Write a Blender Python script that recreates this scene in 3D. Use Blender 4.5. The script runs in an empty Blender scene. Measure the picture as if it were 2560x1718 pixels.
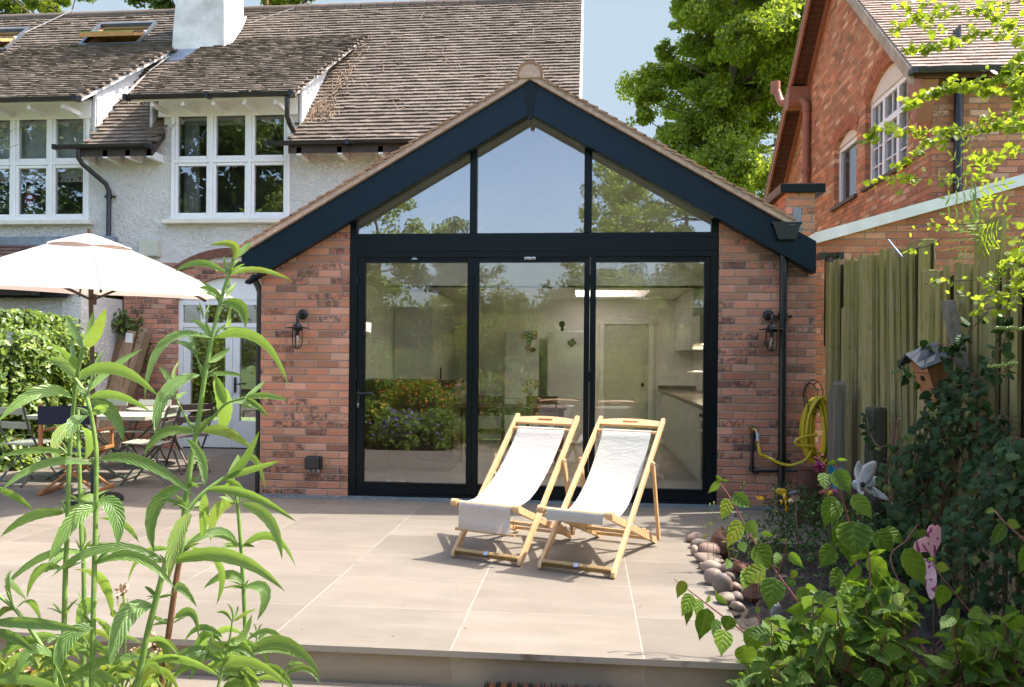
import bpy, bmesh, math, random
import numpy as np
from mathutils import Vector, Matrix, Quaternion

random.seed(7)
rng = np.random.default_rng(7)
SC = bpy.context.scene
COL = SC.collection
R = math.radians

# ------------------------------------------------------------------ camera
F, H, TH, RO, CX, CY = 1990.0, 1.36, R(5.3), .009, 1280.0, 903.3      # 28 mm lens on a 2560 px wide frame
_r0 = Vector((math.cos(TH), math.sin(TH), 0)); FW = Vector((-math.sin(TH), math.cos(TH), 0)); _u0 = Vector((0, 0, 1))
RT = _r0 * math.cos(RO) + _u0 * math.sin(RO); UP = _u0 * math.cos(RO) - _r0 * math.sin(RO)
CAM = Vector((0, 0, H))
cd = bpy.data.cameras.new('camera'); cam = bpy.data.objects.new('camera', cd); COL.objects.link(cam)
cd.sensor_width = 36; cd.lens = F / 2560 * 36; cd.shift_y = (CY - 859) / 2560; cd.clip_end = 500; cd.clip_start = .05
cam.matrix_world = Matrix(((RT.x, UP.x, -FW.x, 0), (RT.y, UP.y, -FW.y, 0), (RT.z, UP.z, -FW.z, H), (0, 0, 0, 1)))
SC.camera = cam

# ------------------------------------------------------------------ sky, sun, exposure
TOSUN = Vector((.64, .18, 1)).normalized()
W = bpy.data.worlds.new("World"); SC.world = W; W.use_nodes = True
_nt = W.node_tree; _sky = _nt.nodes.new('ShaderNodeTexSky'); _sky.sky_type = 'NISHITA'; _sky.sun_disc = False
_sky.sun_elevation = math.asin(TOSUN.z); _sky.sun_rotation = math.atan2(TOSUN.x, TOSUN.y)
_sky.air_density = .85; _sky.dust_density = 3.6; _sky.ozone_density = 1.0
_nt.links.new(_sky.outputs[0], _nt.nodes['Background'].inputs[0]); _nt.nodes['Background'].inputs[1].default_value = .15
sl = bpy.data.lights.new('sun', 'SUN'); sl.energy = 2.5; sl.angle = R(.53); sl.color = (1, .95, .87)
so = bpy.data.objects.new('sun', sl); COL.objects.link(so); so.rotation_euler = TOSUN.to_track_quat('Z', 'Y').to_euler(); so.location = (8, 3, 20)
# the clear sky behind the houses, a backdrop far beyond everything
_sk = bpy.data.meshes.new('sky'); _n = 24; _az = [R(-68 + 136 * i / _n) for i in range(_n + 1)]
_sk.from_pydata([(190 * math.sin(a), 190 * math.cos(a), z) for a in _az for z in (-8, 185)], [], [(2 * i, 2 * i + 1, 2 * i + 3, 2 * i + 2) for i in range(_n)])
_so = bpy.data.objects.new('sky', _sk); COL.objects.link(_so); _so['kind'] = 'structure'
_sm = bpy.data.materials.new('sky_air'); _sm.use_nodes = True; _sm.node_tree.nodes.clear(); _e = _sm.node_tree.nodes.new('ShaderNodeEmission'); _o = _sm.node_tree.nodes.new('ShaderNodeOutputMaterial')
_e.inputs[0].default_value = (.142, .178, .212, 1); _e.inputs[1].default_value = 1.0; _sm.node_tree.links.new(_e.outputs[0], _o.inputs[0]); _sk.materials.append(_sm)
SC.view_settings.view_transform = 'Standard'; SC.view_settings.look = 'None'; SC.view_settings.gamma = 1
SC.view_settings.exposure = 2.0
SC.cycles.max_bounces = 10; SC.cycles.diffuse_bounces = 5; SC.cycles.glossy_bounces = 4
SC.cycles.transparent_max_bounces = 24; SC.cycles.use_denoising = True
SC.cycles.caustics_reflective = False; SC.cycles.caustics_refractive = False

# ------------------------------------------------------------------ measuring: a direction of the photograph met with a plane of the place
def ray(px, py): return FW + RT * ((px - CX) / F) - UP * ((py - CY) / F)
def _pl(px, py, a, v):
    d = ray(px, py); return CAM + d * ((v - CAM[a]) / d[a])
def PX(px, py, x): return _pl(px, py, 0, x)
def PY(px, py, y): return _pl(px, py, 1, y)
def PZ(px, py, z=0.): return _pl(px, py, 2, z)
def PD(px, py, zc): return CAM + ray(px, py) * zc
def zp1(x, y): return (x / 2.622, 1120 + y / 2.622)
def zp4(x, y): return (x / 2.613, 550 + y / 2.613)
def zp3(x, y): return (1700 + x / 2.717, y / 2.717)
def zp6(x, y): return (1700 + x / 2.613, 550 + y / 2.613)
def zp8(x, y): return (1700 + x / 2.622, 1120 + y / 2.622)

# ------------------------------------------------------------------ objects
def place(o, parent=None):
    COL.objects.link(o)
    if parent is not None:
        o.parent = parent
        o.matrix_parent_inverse = wm(parent).inverted()
    return o
def wm(o):
    m = Matrix.LocRotScale(o.location, o.rotation_euler, o.scale)
    return wm(o.parent) @ o.matrix_parent_inverse @ m if o.parent else m
def tag(o, label=None, cat=None, group=None, kind=None):
    if label: o['label'] = label
    if cat: o['category'] = cat
    if group: o['group'] = group
    if kind: o['kind'] = kind
    return o
def thing(name, label, cat, loc=(0, 0, 0), rz=0, group=None, kind=None):
    o = bpy.data.objects.new(name, None); o.empty_display_size = .1
    o.location = loc; o.rotation_euler = (0, 0, rz); COL.objects.link(o)
    return tag(o, label, cat, group, kind)
def kids(o): return [c for c in bpy.data.objects if c.parent == o]
def copy_tree(o, parent=None):
    c = o.copy(); COL.objects.link(c); c.parent = parent
    for ch in kids(o): copy_tree(ch, c)
    return c

class B:
    """collects boxes, prisms, tubes and lathes into one mesh"""
    def __init__(s): s.v = []; s.f = []; s.mi = []; s.m = 0
    def add(s, vs, fs):
        n = len(s.v); s.v += [tuple(v) for v in vs]; s.f += [tuple(i + n for i in f) for f in fs]; s.mi += [s.m] * len(fs); return s
    def box(s, x0, x1, y0, y1, z0, z1):
        if x0 > x1: x0, x1 = x1, x0
        if y0 > y1: y0, y1 = y1, y0
        if z0 > z1: z0, z1 = z1, z0
        return s.add([(x0, y0, z0), (x1, y0, z0), (x1, y1, z0), (x0, y1, z0), (x0, y0, z1), (x1, y0, z1), (x1, y1, z1), (x0, y1, z1)],
                     [(0, 3, 2, 1), (4, 5, 6, 7), (0, 1, 5, 4), (1, 2, 6, 5), (2, 3, 7, 6), (3, 0, 4, 7)])
    def prism(s, poly, axis, a, b):
        """poly = 2-D outline; axis 1: (x, z) pushed along y; axis 0: (y, z) along x; axis 2: (x, y) along z"""
        n = len(poly)
        def pt(p, t): return (p[0], t, p[1]) if axis == 1 else (t, p[0], p[1]) if axis == 0 else (p[0], p[1], t)
        vs = [pt(p, a) for p in poly] + [pt(p, b) for p in poly]
        fs = [tuple(range(n)), tuple(range(2 * n - 1, n - 1, -1))] + [(i, i + n, (i + 1) % n + n, (i + 1) % n) for i in range(n)]
        return s.add(vs, fs)
    def bar(s, p, q, w, h, up=(0, 0, 1)):
        """rectangular bar from p to q, w across, h along up"""
        p, q = Vector(p), Vector(q); d = (q - p).normalized(); u = Vector(up); sd = d.cross(u).normalized(); u = sd.cross(d).normalized()
        vs = [e + sd * a * w / 2 + u * c * h / 2 for e in (p, q) for a, c in ((-1, -1), (1, -1), (1, 1), (-1, 1))]
        return s.add(vs, [(0, 1, 2, 3), (7, 6, 5, 4), (0, 4, 5, 1), (1, 5, 6, 2), (2, 6, 7, 3), (3, 7, 4, 0)])
    def tube(s, pts, rad, n=8, cap=True):
        pts = [Vector(p) for p in pts]; m = len(pts)
        rads = [rad] * m if isinstance(rad, (int, float)) else list(rad)
        t = (pts[1] - pts[0]).normalized(); a = t.orthogonal().normalized(); vs = []
        for i, p in enumerate(pts):
            t2 = (pts[min(i + 1, m - 1)] - pts[max(i - 1, 0)]).normalized()
            a = (a - t2 * a.dot(t2)).normalized(); b = t2.cross(a)
            vs += [p + (a * math.cos(k * 2 * math.pi / n) + b * math.sin(k * 2 * math.pi / n)) * rads[i] for k in range(n)]
        fs = [(i * n + k, i * n + (k + 1) % n, (i + 1) * n + (k + 1) % n, (i + 1) * n + k) for i in range(m - 1) for k in range(n)]
        if cap: fs += [tuple(range(n - 1, -1, -1)), tuple(range((m - 1) * n, m * n))]
        return s.add(vs, fs)
    def lathe(s, prof, c=(0, 0, 0), n=20, ax=None):
        """prof = [(r, h)]; turned about the z axis (or ax) through c"""
        q = Vector((0, 0, 1)).rotation_difference(Vector(ax)) if ax is not None else Quaternion()
        c = Vector(c); m = len(prof)
        vs = [c + q @ Vector((r * math.cos(2 * math.pi * k / n), r * math.sin(2 * math.pi * k / n), h)) for r, h in prof for k in range(n)]
        fs = [(i * n + k, i * n + (k + 1) % n, (i + 1) * n + (k + 1) % n, (i + 1) * n + k) for i in range(m - 1) for k in range(n)]
        fs += [tuple(range(n - 1, -1, -1)), tuple(range((m - 1) * n, m * n))]
        return s.add(vs, fs)
    def ell(s, c, r, rot=None, n=12, m=8, jit=0):
        c = Vector(c); q = rot or Quaternion(); vs = []; fs = []
        for i in range(m + 1):
            th = math.pi * i / m
            for k in range(n):
                ph = 2 * math.pi * k / n; j = 1 + (random.uniform(-jit, jit) if jit else 0)
                vs.append(c + q @ Vector((r[0] * math.sin(th) * math.cos(ph) * j, r[1] * math.sin(th) * math.sin(ph) * j, r[2] * math.cos(th) * j)))
        fs = [(i * n + k, (i + 1) * n + k, (i + 1) * n + (k + 1) % n, i * n + (k + 1) % n) for i in range(m) for k in range(n)]
        return s.add(vs, fs)
    def build(s, name, mat, parent=None, smooth=False, bevel=0, fix=True, solid=0):
        me = bpy.data.meshes.new(name); me.from_pydata(s.v, [], s.f)
        for m in (mat if isinstance(mat, (list, tuple)) else [mat]): me.materials.append(m)
        if any(s.mi): me.polygons.foreach_set('material_index', s.mi)
        if fix:
            bm = bmesh.new(); bm.from_mesh(me); bmesh.ops.remove_doubles(bm, verts=bm.verts, dist=1e-5)
            bmesh.ops.recalc_face_normals(bm, faces=bm.faces); bm.to_mesh(me); bm.free()
        if smooth:
            me.polygons.foreach_set('use_smooth', [True] * len(me.polygons))
            if smooth != 'all' and hasattr(me, 'set_sharp_from_angle'): me.set_sharp_from_angle(angle=R(40))
        me.update()
        o = bpy.data.objects.new(name, me); place(o, parent)
        if solid:
            m = o.modifiers.new('solid', 'SOLIDIFY'); m.thickness = solid; m.offset = 0
        if bevel:
            m = o.modifiers.new('bevel', 'BEVEL'); m.width = bevel; m.segments = 2; m.limit_method = 'ANGLE'; m.angle_limit = R(40)
        return o
def rot2(pts, a, c=(0, 0)):
    ca, sa = math.cos(a), math.sin(a); return [(c[0] + x * ca - y * sa, c[1] + x * sa + y * ca) for x, y in pts]
def bez(p, q, r, n=10):
    p, q, r = Vector(p), Vector(q), Vector(r); return [p * (1 - t) ** 2 + q * 2 * t * (1 - t) + r * t * t for t in [i / n for i in range(n + 1)]]
def spline(pts, n=6):
    pts = [Vector(p) for p in pts]; out = []
    for i in range(len(pts) - 1):
        a, b, c, d = pts[max(i - 1, 0)], pts[i], pts[i + 1], pts[min(i + 2, len(pts) - 1)]
        for k in range(n):
            t = k / n; out.append(.5 * (2 * b + (c - a) * t + (2 * a - 5 * b + 4 * c - d) * t * t + (3 * b - a - 3 * c + d) * t ** 3))
    return out + [pts[-1]]

# ------------------------------------------------------------------ materials
class NT:
    def __init__(s, name):
        s.m = bpy.data.materials.new(name); s.m.use_nodes = True; s.t = s.m.node_tree; s.t.nodes.clear()
        s.out = s.t.nodes.new('ShaderNodeOutputMaterial')
    def n(s, typ, ins=None, **kw):
        nd = s.t.nodes.new('ShaderNode' + typ)
        for k, v in kw.items(): setattr(nd, k, v)
        for k, v in (ins or {}).items():
            i = nd.inputs[k]
            if isinstance(v, bpy.types.NodeSocket): s.t.links.new(v, i)
            elif isinstance(v, bpy.types.Node): s.t.links.new(v.outputs[0], i)
            else:
                if i.type == 'RGBA' and len(v) == 3: v = (*v, 1)
                i.default_value = v
        return nd
    def math(s, op, a, b=0., c=0., clamp=False): return s.n('Math', {0: a, 1: b, 2: c}, operation=op, use_clamp=clamp).outputs[0]
    def mix(s, f, a, b, mode='MIX'):
        nd = s.t.nodes.new('ShaderNodeMix'); nd.data_type = 'RGBA'; nd.blend_type = mode
        for i, v in ((0, f), (6, a), (7, b)):
            if isinstance(v, (bpy.types.NodeSocket, bpy.types.Node)): s.t.links.new(v.outputs[0] if isinstance(v, bpy.types.Node) else v, nd.inputs[i])
            else: nd.inputs[i].default_value = (*v, 1) if i and len(v) == 3 else v
        return nd.outputs[2]
    def obj(s): return s.n('TexCoord').outputs['Object']
    def noise(s, vec, scale, detail=4, rough=.55, dist=0.): return s.n('TexNoise', {'Vector': vec, 'Scale': scale, 'Detail': detail, 'Roughness': rough, 'Distortion': dist})
    def scaled(s, vec, xyz): return s.n('Mapping', {0: vec, 3: xyz}).outputs[0]
    def ramp(s, fac, stops, interp='LINEAR'):
        nd = s.n('ValToRGB', {0: fac}); cr = nd.color_ramp; cr.interpolation = interp
        while len(cr.elements) < len(stops): cr.elements.new(.5)
        for e, (p, c) in zip(cr.elements, stops): e.position = p; e.color = (*c, 1) if len(c) == 3 else c
        return nd.outputs[0]
    def bump(s, h, strength=.3, dist=.01): return s.n('Bump', {'Height': h, 'Strength': strength, 'Distance': dist}).outputs[0]
    def done(s, col, rough=.6, metal=0., spec=.5, nrm=None, **kw):
        ins = {'Base Color': col, 'Roughness': rough, 'Metallic': metal, 'Specular IOR Level': spec}
        if nrm is not None: ins['Normal'] = nrm
        for k, v in kw.items(): ins[k.replace('_', ' ')] = v
        p = s.n('BsdfPrincipled', ins); s.t.links.new(p.outputs[0], s.out.inputs[0]); return s.m

def plain(name, c, rough=.6, metal=0., var=.15, scale=6., bump=0., bscale=None, spec=.5, stretch=(1, 1, 1)):
    t = NT(name); v = t.scaled(t.obj(), stretch); n = t.noise(v, scale, 5)
    lo = tuple(x * (1 - var) for x in c); hi = tuple(min(1, x * (1 + var)) for x in c)
    col = t.ramp(n.outputs[0], [(.3, lo), (.7, hi)])
    nb = t.bump(t.noise(v, bscale or scale * 8, 4).outputs[0], bump, .004) if bump else None
    return t.done(col, rough, metal, spec, nb)

def brick_mat(name, base, dark, pale, mortar, darkp=.14, palep=.2, bw=.225, bh=.075, seed=0., grime=True, mw=.011):
    t = NT(name); sx = t.n('SeparateXYZ', {0: t.obj()})
    wob = t.noise(t.obj(), 9, 2).outputs[0]
    u = t.math('ADD', t.math('ADD', sx.outputs[0], sx.outputs[1]), t.math('MULTIPLY', t.math('SUBTRACT', wob, .5), .012))
    v = t.math('ADD', sx.outputs[2], t.math('MULTIPLY', t.math('SUBTRACT', t.noise(t.obj(), 7, 2).outputs[0], .5), .010))
    r = t.math('DIVIDE', v, bh); row = t.math('FLOOR', r); fr = t.math('SUBTRACT', r, row)
    half = t.math('MULTIPLY', t.math('FLOORED_MODULO', row, 2.), .5)
    jit = t.n('TexWhiteNoise', {1: t.math('ADD', row, seed)}, noise_dimensions='1D').outputs[0]
    c = t.math('ADD', t.math('ADD', t.math('DIVIDE', u, bw), half), t.math('MULTIPLY', jit, .16)); colm = t.math('FLOOR', c); fc = t.math('SUBTRACT', c, colm)
    ex = t.math('MULTIPLY', t.math('MINIMUM', fc, t.math('SUBTRACT', 1., fc)), bw)
    ez = t.math('MULTIPLY', t.math('MINIMUM', fr, t.math('SUBTRACT', 1., fr)), bh)
    edge = t.math('ADD', t.math('MINIMUM', ex, ez), t.math('MULTIPLY', t.math('SUBTRACT', t.noise(t.obj(), 60, 3).outputs[0], .5), .006))
    isb = t.n('MapRange', {0: edge, 1: mw * .35, 2: mw * .62}).outputs[0]
    cid = t.n('CombineXYZ', {0: colm, 1: row, 2: seed}).outputs[0]
    wn = t.n('TexWhiteNoise', {0: cid}, noise_dimensions='3D'); rnd = wn.outputs[0]
    wn2 = t.n('TexWhiteNoise', {0: t.n('CombineXYZ', {0: row, 1: colm, 2: seed + 3.3}).outputs[0]}, noise_dimensions='3D').outputs[0]
    mid2 = tuple(x * .72 for x in base)
    bc = t.ramp(rnd, [(0, tuple(.7 * a + .3 * b for a, b in zip(dark, base))), (darkp, tuple(.3 * a + .7 * b for a, b in zip(dark, base))), (darkp + .02, mid2), (.6, base), (1 - palep, base), (1, pale)])
    sm = t.noise(t.obj(), 22, 5, .7).outputs[0]
    smoke = t.math('MULTIPLY', t.n('MapRange', {0: sm, 1: .42, 2: .58}).outputs[0], t.n('MapRange', {0: wn2, 1: .68, 2: .76}).outputs[0])
    bc = t.mix(t.math('MULTIPLY', smoke, .85), bc, dark)
    hue = t.n('MapRange', {0: wn.outputs[1], 3: .86, 4: 1.14}).outputs[0]
    bc = t.n('VectorMath', {0: bc, 1: t.n('CombineXYZ', {0: hue, 1: 1., 2: 1.}).outputs[0]}, operation='MULTIPLY').outputs[0]
    crs = t.noise(t.scaled(t.obj(), (1, 1, 3.2)), 26, 5, .75, 1.5).outputs[0]; bc = t.mix(t.n('MapRange', {0: crs, 1: .56, 2: .68, 3: 0., 4: .42}).outputs[0], bc, tuple(x * .45 for x in base))
    smr = t.n('MapRange', {0: t.noise(t.obj(), 11, 5, .7, .8).outputs[0], 1: .58, 2: .70, 3: 0., 4: .38}).outputs[0]; bc = t.mix(smr, bc, mortar)
    fine = t.noise(t.obj(), 130, 4, .7).outputs[0]
    bc = t.mix(.35, bc, t.ramp(fine, [(.3, (.25, .25, .25)), (.7, (.8, .8, .8))]), 'OVERLAY')
    col = t.mix(isb, t.mix(.3, mortar, t.ramp(fine, [(.3, (.3, .3, .3)), (.7, (.75, .75, .75))]), 'OVERLAY'), bc)
    if grime:
        g = t.n('MapRange', {0: t.noise(t.obj(), 1.3, 5, .6).outputs[0], 1: .35, 2: .7, 3: .78, 4: 1.12}).outputs[0]
        col = t.n('VectorMath', {0: col, 1: t.n('CombineXYZ', {0: g, 1: g, 2: g}).outputs[0]}, operation='MULTIPLY').outputs[0]
    h = t.math('ADD', t.math('ADD', t.math('MULTIPLY', t.n('MapRange', {0: edge, 1: .002, 2: .009}).outputs[0], 1.), t.math('MULTIPLY', fine, .3)), t.math('MULTIPLY', crs, -.8))
    return t.done(col, .88, 0, .25, t.bump(h, 1., .012))

def leaf_mat(name, top, under=None, var=.35, trans=.45, rough=.42, gloss=.35, scale=7., veins=0):
    """leaf: front and back colours, light coming through, a little gloss"""
    t = NT(name); geo = t.n('NewGeometry'); under = under or tuple(min(1, x * 1.25) for x in top)
    n = t.noise(t.obj(), scale, 3).outputs[0]; rnd = t.n('Attribute', attribute_name='rnd').outputs['Fac']
    k = t.math('ADD', t.math('MULTIPLY', t.math('SUBTRACT', n, .5), var), t.math('MULTIPLY', t.math('SUBTRACT', rnd, .5), var * 2))
    c = t.mix(geo.outputs['Backfacing'], top, under)
    k1 = t.math('ADD', 1., k)
    yel = t.mix(t.math('MULTIPLY', t.math('MAXIMUM', k, 0.), 1.2, clamp=True), c, tuple(x * y for x, y in zip(top, (1.9, 1.25, .7))))
    c = t.n('VectorMath', {0: yel, 1: t.n('CombineXYZ', {0: k1, 1: k1, 2: k1}).outputs[0]}, operation='MULTIPLY').outputs[0]
    hb = t.noise(t.obj(), scale * 12, 3).outputs[0]
    if veins:
        lc = t.n('SeparateXYZ', {0: t.n('Attribute', attribute_name='lc').outputs['Vector']}); e = t.math('ABSOLUTE', lc.outputs[1])
        q = t.math('FRACT', t.math('SUBTRACT', t.math('MULTIPLY', lc.outputs[0], veins), t.math('MULTIPLY', t.math('POWER', e, .8), veins * .22 + .3)))
        ln_ = t.math('ABSOLUTE', t.math('SUBTRACT', q, .5)); vn = t.math('MAXIMUM', t.n('MapRange', {0: ln_, 1: .40, 2: .49}).outputs[0], t.n('MapRange', {0: e, 1: .10, 2: .03}).outputs[0])
        c = t.mix(t.math('MULTIPLY', vn, .30), c, tuple(min(1, x * 1.7 + .03) for x in top))
        c = t.mix(t.n('MapRange', {0: e, 1: .84, 2: 1., 3: 0., 4: .45}).outputs[0], c, tuple(min(1, x * 1.9 + .04) for x in top))
        old_ = t.math('MULTIPLY', t.n('MapRange', {0: rnd, 1: .90, 2: .97}).outputs[0], t.n('MapRange', {0: t.noise(t.obj(), 26, 4, .7).outputs[0], 1: .42, 2: .6}).outputs[0]); c = t.mix(t.math('MULTIPLY', old_, .7), c, (.30, .23, .05))
        hb = t.math('SUBTRACT', t.math('ADD', t.math('MULTIPLY', hb, .4), t.math('MULTIPLY', t.math('SINE', t.math('MULTIPLY', q, 3.1416)), 1.2)), t.math('MULTIPLY', vn, .6))
    p = t.n('BsdfPrincipled', {'Base Color': c, 'Roughness': rough, 'Specular IOR Level': gloss, 'Normal': t.bump(hb, .5 if veins else .25, .003)})
    tc = t.mix(.5, c, (top[0] * 2.2, top[1] * 1.9, top[2] * .5))
    tr = t.n('BsdfTranslucent', {0: tc})
    ms = t.n('MixShader', {0: trans, 1: p, 2: tr}); t.t.links.new(ms.outputs[0], t.out.inputs[0]); return t.m

def glass_mat(name, refl=.2, tint=(1, 1, 1), rough=0.0, wav=.0):
    t = NT(name); tr = t.n('BsdfTransparent', {0: tint})
    nb = t.bump(t.noise(t.obj(), 2.2, 2).outputs[0], wav, .02) if wav else None
    gl = t.n('BsdfGlossy', {0: (1, 1, 1), 'Roughness': rough, **({'Normal': nb} if nb is not None else {})})
    fr = t.n('Fresnel', {'IOR': 1.5}).outputs[0]
    f = t.math('ADD', t.math('MULTIPLY', fr, .8), refl - .03, clamp=True)
    ms = t.n('MixShader', {0: f, 1: tr, 2: gl}); t.t.links.new(ms.outputs[0], t.out.inputs[0]); return t.m
def emit_mat(name, c, s):
    t = NT(name); e = t.n('Emission', {0: c, 1: s}); t.t.links.new(e.outputs[0], t.out.inputs[0]); return t.m

M = {}
M['brick_new'] = brick_mat('brick_new', (.66, .295, .178), (.115, .075, .06), (.68, .37, .25), (.47, .36, .29), .12, .25)
M['brick_old'] = brick_mat('brick_old', (.66, .27, .13), (.29, .125, .07), (.74, .47, .29), (.38, .26, .19), .12, .28, bw=.228, bh=.076, seed=9., mw=.008)
M['brick_low'] = brick_mat('brick_low', (.52, .20, .11), (.36, .14, .08), (.62, .34, .22), (.36, .26, .20), .08, .25, bw=.23, bh=.077, seed=4.)

def tile_mat(name, a, b, moss=.5, light=(.42, .36, .30)):
    t = NT(name); rnd = t.n('Attribute', attribute_name='rnd').outputs['Fac']
    c = t.mix(rnd, a, b)
    n = t.noise(t.obj(), 1.1, 5, .65).outputs[0]; c = t.mix(t.n('MapRange', {0: n, 1: .42, 2: .75, 3: 0., 4: .55}).outputs[0], c, tuple(x * .5 for x in a))
    f = t.noise(t.obj(), 34, 5, .7).outputs[0]
    c = t.mix(t.n('MapRange', {0: f, 1: .60, 2: .72, 3: 0., 4: .55}).outputs[0], c, light)
    m = t.noise(t.obj(), 13, 5, .75).outputs[0]
    c = t.mix(t.n('MapRange', {0: m, 1: .62, 2: .7, 3: 0., 4: moss}).outputs[0], c, (.030, .028, .016))
    return t.done(c, .92, 0, .2, t.bump(t.noise(t.obj(), 70, 4).outputs[0], .4, .006))
M['tile_old'] = tile_mat('tile_old', (.130, .101, .081), (.208, .168, .136), .8)
M['tile_bay'] = tile_mat('tile_bay', (.10, .06, .05), (.15, .09, .075), .3)
M['tile_right'] = tile_mat('tile_right', (.30, .21, .17), (.40, .30, .25), .25, (.5, .42, .36))
M['tile_new'] = tile_mat('tile_new', (.36, .20, .125), (.45, .28, .18), .15, (.5, .36, .26))
M['mortar'] = plain('verge_mortar', (.50, .34, .25), .9, 0, .2, 18, .6, 60)
def render_mat():
    t = NT('white_render'); o = t.obj(); big = t.noise(o, 1.7, 5, .6).outputs[0]
    c = t.ramp(big, [(.25, (.83, .80, .72)), (.6, (.92, .895, .84))])
    n1 = t.n('TexVoronoi', {'Vector': t.noise(o, 8, 2).outputs[1], 'Scale': 9.}).outputs[0]
    h = t.math('ADD', t.noise(o, 17, 5, .6, .8).outputs[0], t.math('MULTIPLY', t.noise(o, 60, 3).outputs[0], .35))
    return t.done(c, .9, 0, .2, t.bump(h, 1.0, .10))
M['render'] = render_mat()
M['chimney'] = plain('chimney_render', (.62, .61, .57), .92, 0, .30, 2.6, .8, 34)
M['white'] = plain('white_paint', (.80, .80, .78), .38, 0, .03, 5)
M['black_pipe'] = plain('black_pipe', (.012, .012, .013), .32, 0, .2, 9)
M['lead'] = plain('lead', (.22, .25, .29), .5, .3, .25, 6, .2)
M['leadwhite'] = plain('pale_flashing', (.62, .64, .68), .6, 0, .15, 6, .2)
M['alu'] = plain('dark_frame', (.0035, .0065, .009), .34, 0, .08, 3, 0, spec=.22)
M['barge'] = plain('dark_board', (.0035, .013, .024), .3, 0, .12, 4, .1, 40, spec=.22, stretch=(1, 1, 8))
M['dark'] = plain('dark_void', (.01, .01, .01), .9)
M['int_white'] = plain('interior_white', (.87, .85, .78), .6, 0, .03, 3)
M['cupboard'] = plain('cupboard_gloss', (.76, .75, .70), .18, 0, .02, 3)
M['floor_int'] = plain('interior_floor', (.52, .47, .38), .30, 0, .12, 3)
M['glass'] = glass_mat('door_glass', .085, (.99, 1., .985), 0, .0)
M['glass_top'] = glass_mat('gable_glass', .15, (.95, .98, 1.), 0, .0)
M['glass_old'] = glass_mat('house_glass', .12, (.93, .95, .95), 0, .05)
M['steel'] = plain('steel', (.55, .55, .55), .28, 1., .05, 8)
M['terra_paint'] = plain('terracotta_paint', (.29, .115, .06), .5, 0, .12, 5, .15)
def stone_mat(name, a, b, sl=True, x0=.0, y0=.0):
    t = NT(name); o = t.obj(); sx = t.n('SeparateXYZ', {0: o})
    def cell(s, off, w):
        q = t.math('DIVIDE', t.math('SUBTRACT', s, off), w); i = t.math('FLOOR', q); f = t.math('SUBTRACT', q, i)
        return i, t.math('MULTIPLY', t.math('MINIMUM', f, t.math('SUBTRACT', 1., f)), w)
    ix, ex = cell(sx.outputs[0], x0, .90); iy, ey = cell(sx.outputs[1], y0, .60)
    rnd = t.n('TexWhiteNoise', {0: t.n('CombineXYZ', {0: ix, 1: iy, 2: 5.}).outputs[0]}, noise_dimensions='3D')
    sh = t.n('VectorMath', {0: o, 1: t.n('VectorMath', {0: rnd.outputs[1], 1: (9., 9., 9.)}, operation='MULTIPLY').outputs[0]}, operation='ADD').outputs[0]
    band = t.noise(t.scaled(sh, (1.1, 5.5, 5.5)), 1.2, 5, .55, 1.2).outputs[0]
    c = t.ramp(band, [(.28, a), (.5, tuple(.5 * x + .5 * y for x, y in zip(a, b))), (.72, b)])
    g = t.n('MapRange', {0: rnd.outputs[0], 3: .86, 4: 1.1}).outputs[0]
    g = t.math('MULTIPLY', g, t.n('MapRange', {0: t.noise(o, 110, 4, .7).outputs[0], 1: .3, 2: .7, 3: .94, 4: 1.05}).outputs[0])
    g = t.math('MULTIPLY', g, t.n('MapRange', {0: t.noise(o, 2.4, 6, .7).outputs[0], 1: .3, 2: .7, 3: .90, 4: 1.06}).outputs[0])
    c = t.n('VectorMath', {0: c, 1: t.n('CombineXYZ', {0: g, 1: g, 2: g}).outputs[0]}, operation='MULTIPLY').outputs[0]
    spots = t.n('MapRange', {0: t.noise(o, 16, 2).outputs[0], 1: .74, 2: .78, 3: 0., 4: .35}).outputs[0]
    c = t.mix(spots, c, (.16, .11, .08))
    e = t.math('MINIMUM', ex, t.math('ADD', ey, .0012)) if sl else ex
    e = t.math('ADD', e, t.math('MULTIPLY', t.math('SUBTRACT', t.noise(o, 40, 3).outputs[0], .5), .003))
    j = t.n('MapRange', {0: e, 1: .0018, 2: .0036}).outputs[0]
    jc = t.mix(t.n('MapRange', {0: t.noise(o, 5, 3).outputs[0], 1: .55, 2: .68}).outputs[0], (.335, .29, .24), (.17, .13, .10))
    c = t.mix(j, jc, c)
    return t.done(c, .62, 0, .4, t.bump(t.math('ADD', t.math('MULTIPLY', j, .5), t.math('MULTIPLY', t.noise(o, 60, 4).outputs[0], .25)), .3, .004))
_j2 = PZ(1125.4, 1627.2).x
M['patio'] = stone_mat('sandstone', (.175, .147, .115), (.210, .181, .146), True, _j2, 3.69)
M['riser'] = stone_mat('sandstone_riser', (.28, .22, .16), (.37, .30, .225), False, _j2, 3.69)
M['soil'] = plain('soil', (.030, .022, .016), .95, 0, .5, 25, 1., 70)
M['lawn'] = plain('lawn_earth', (.11, .17, .045), .95, 0, .4, 4, 1., 40)
def wood_mat(name, a, b, sc=1., rough=.55, axis=2, bump=.15):
    t = NT(name); st = [14., 14., 14.]; st[axis] = .9
    v = t.scaled(t.obj(), tuple(x * sc for x in st)); n = t.noise(v, 2.2, 6, .65, .8).outputs[0]
    c = t.ramp(n, [(.3, a), (.7, b)])
    return t.done(c, rough, 0, .35, t.bump(n, bump, .003))

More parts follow.
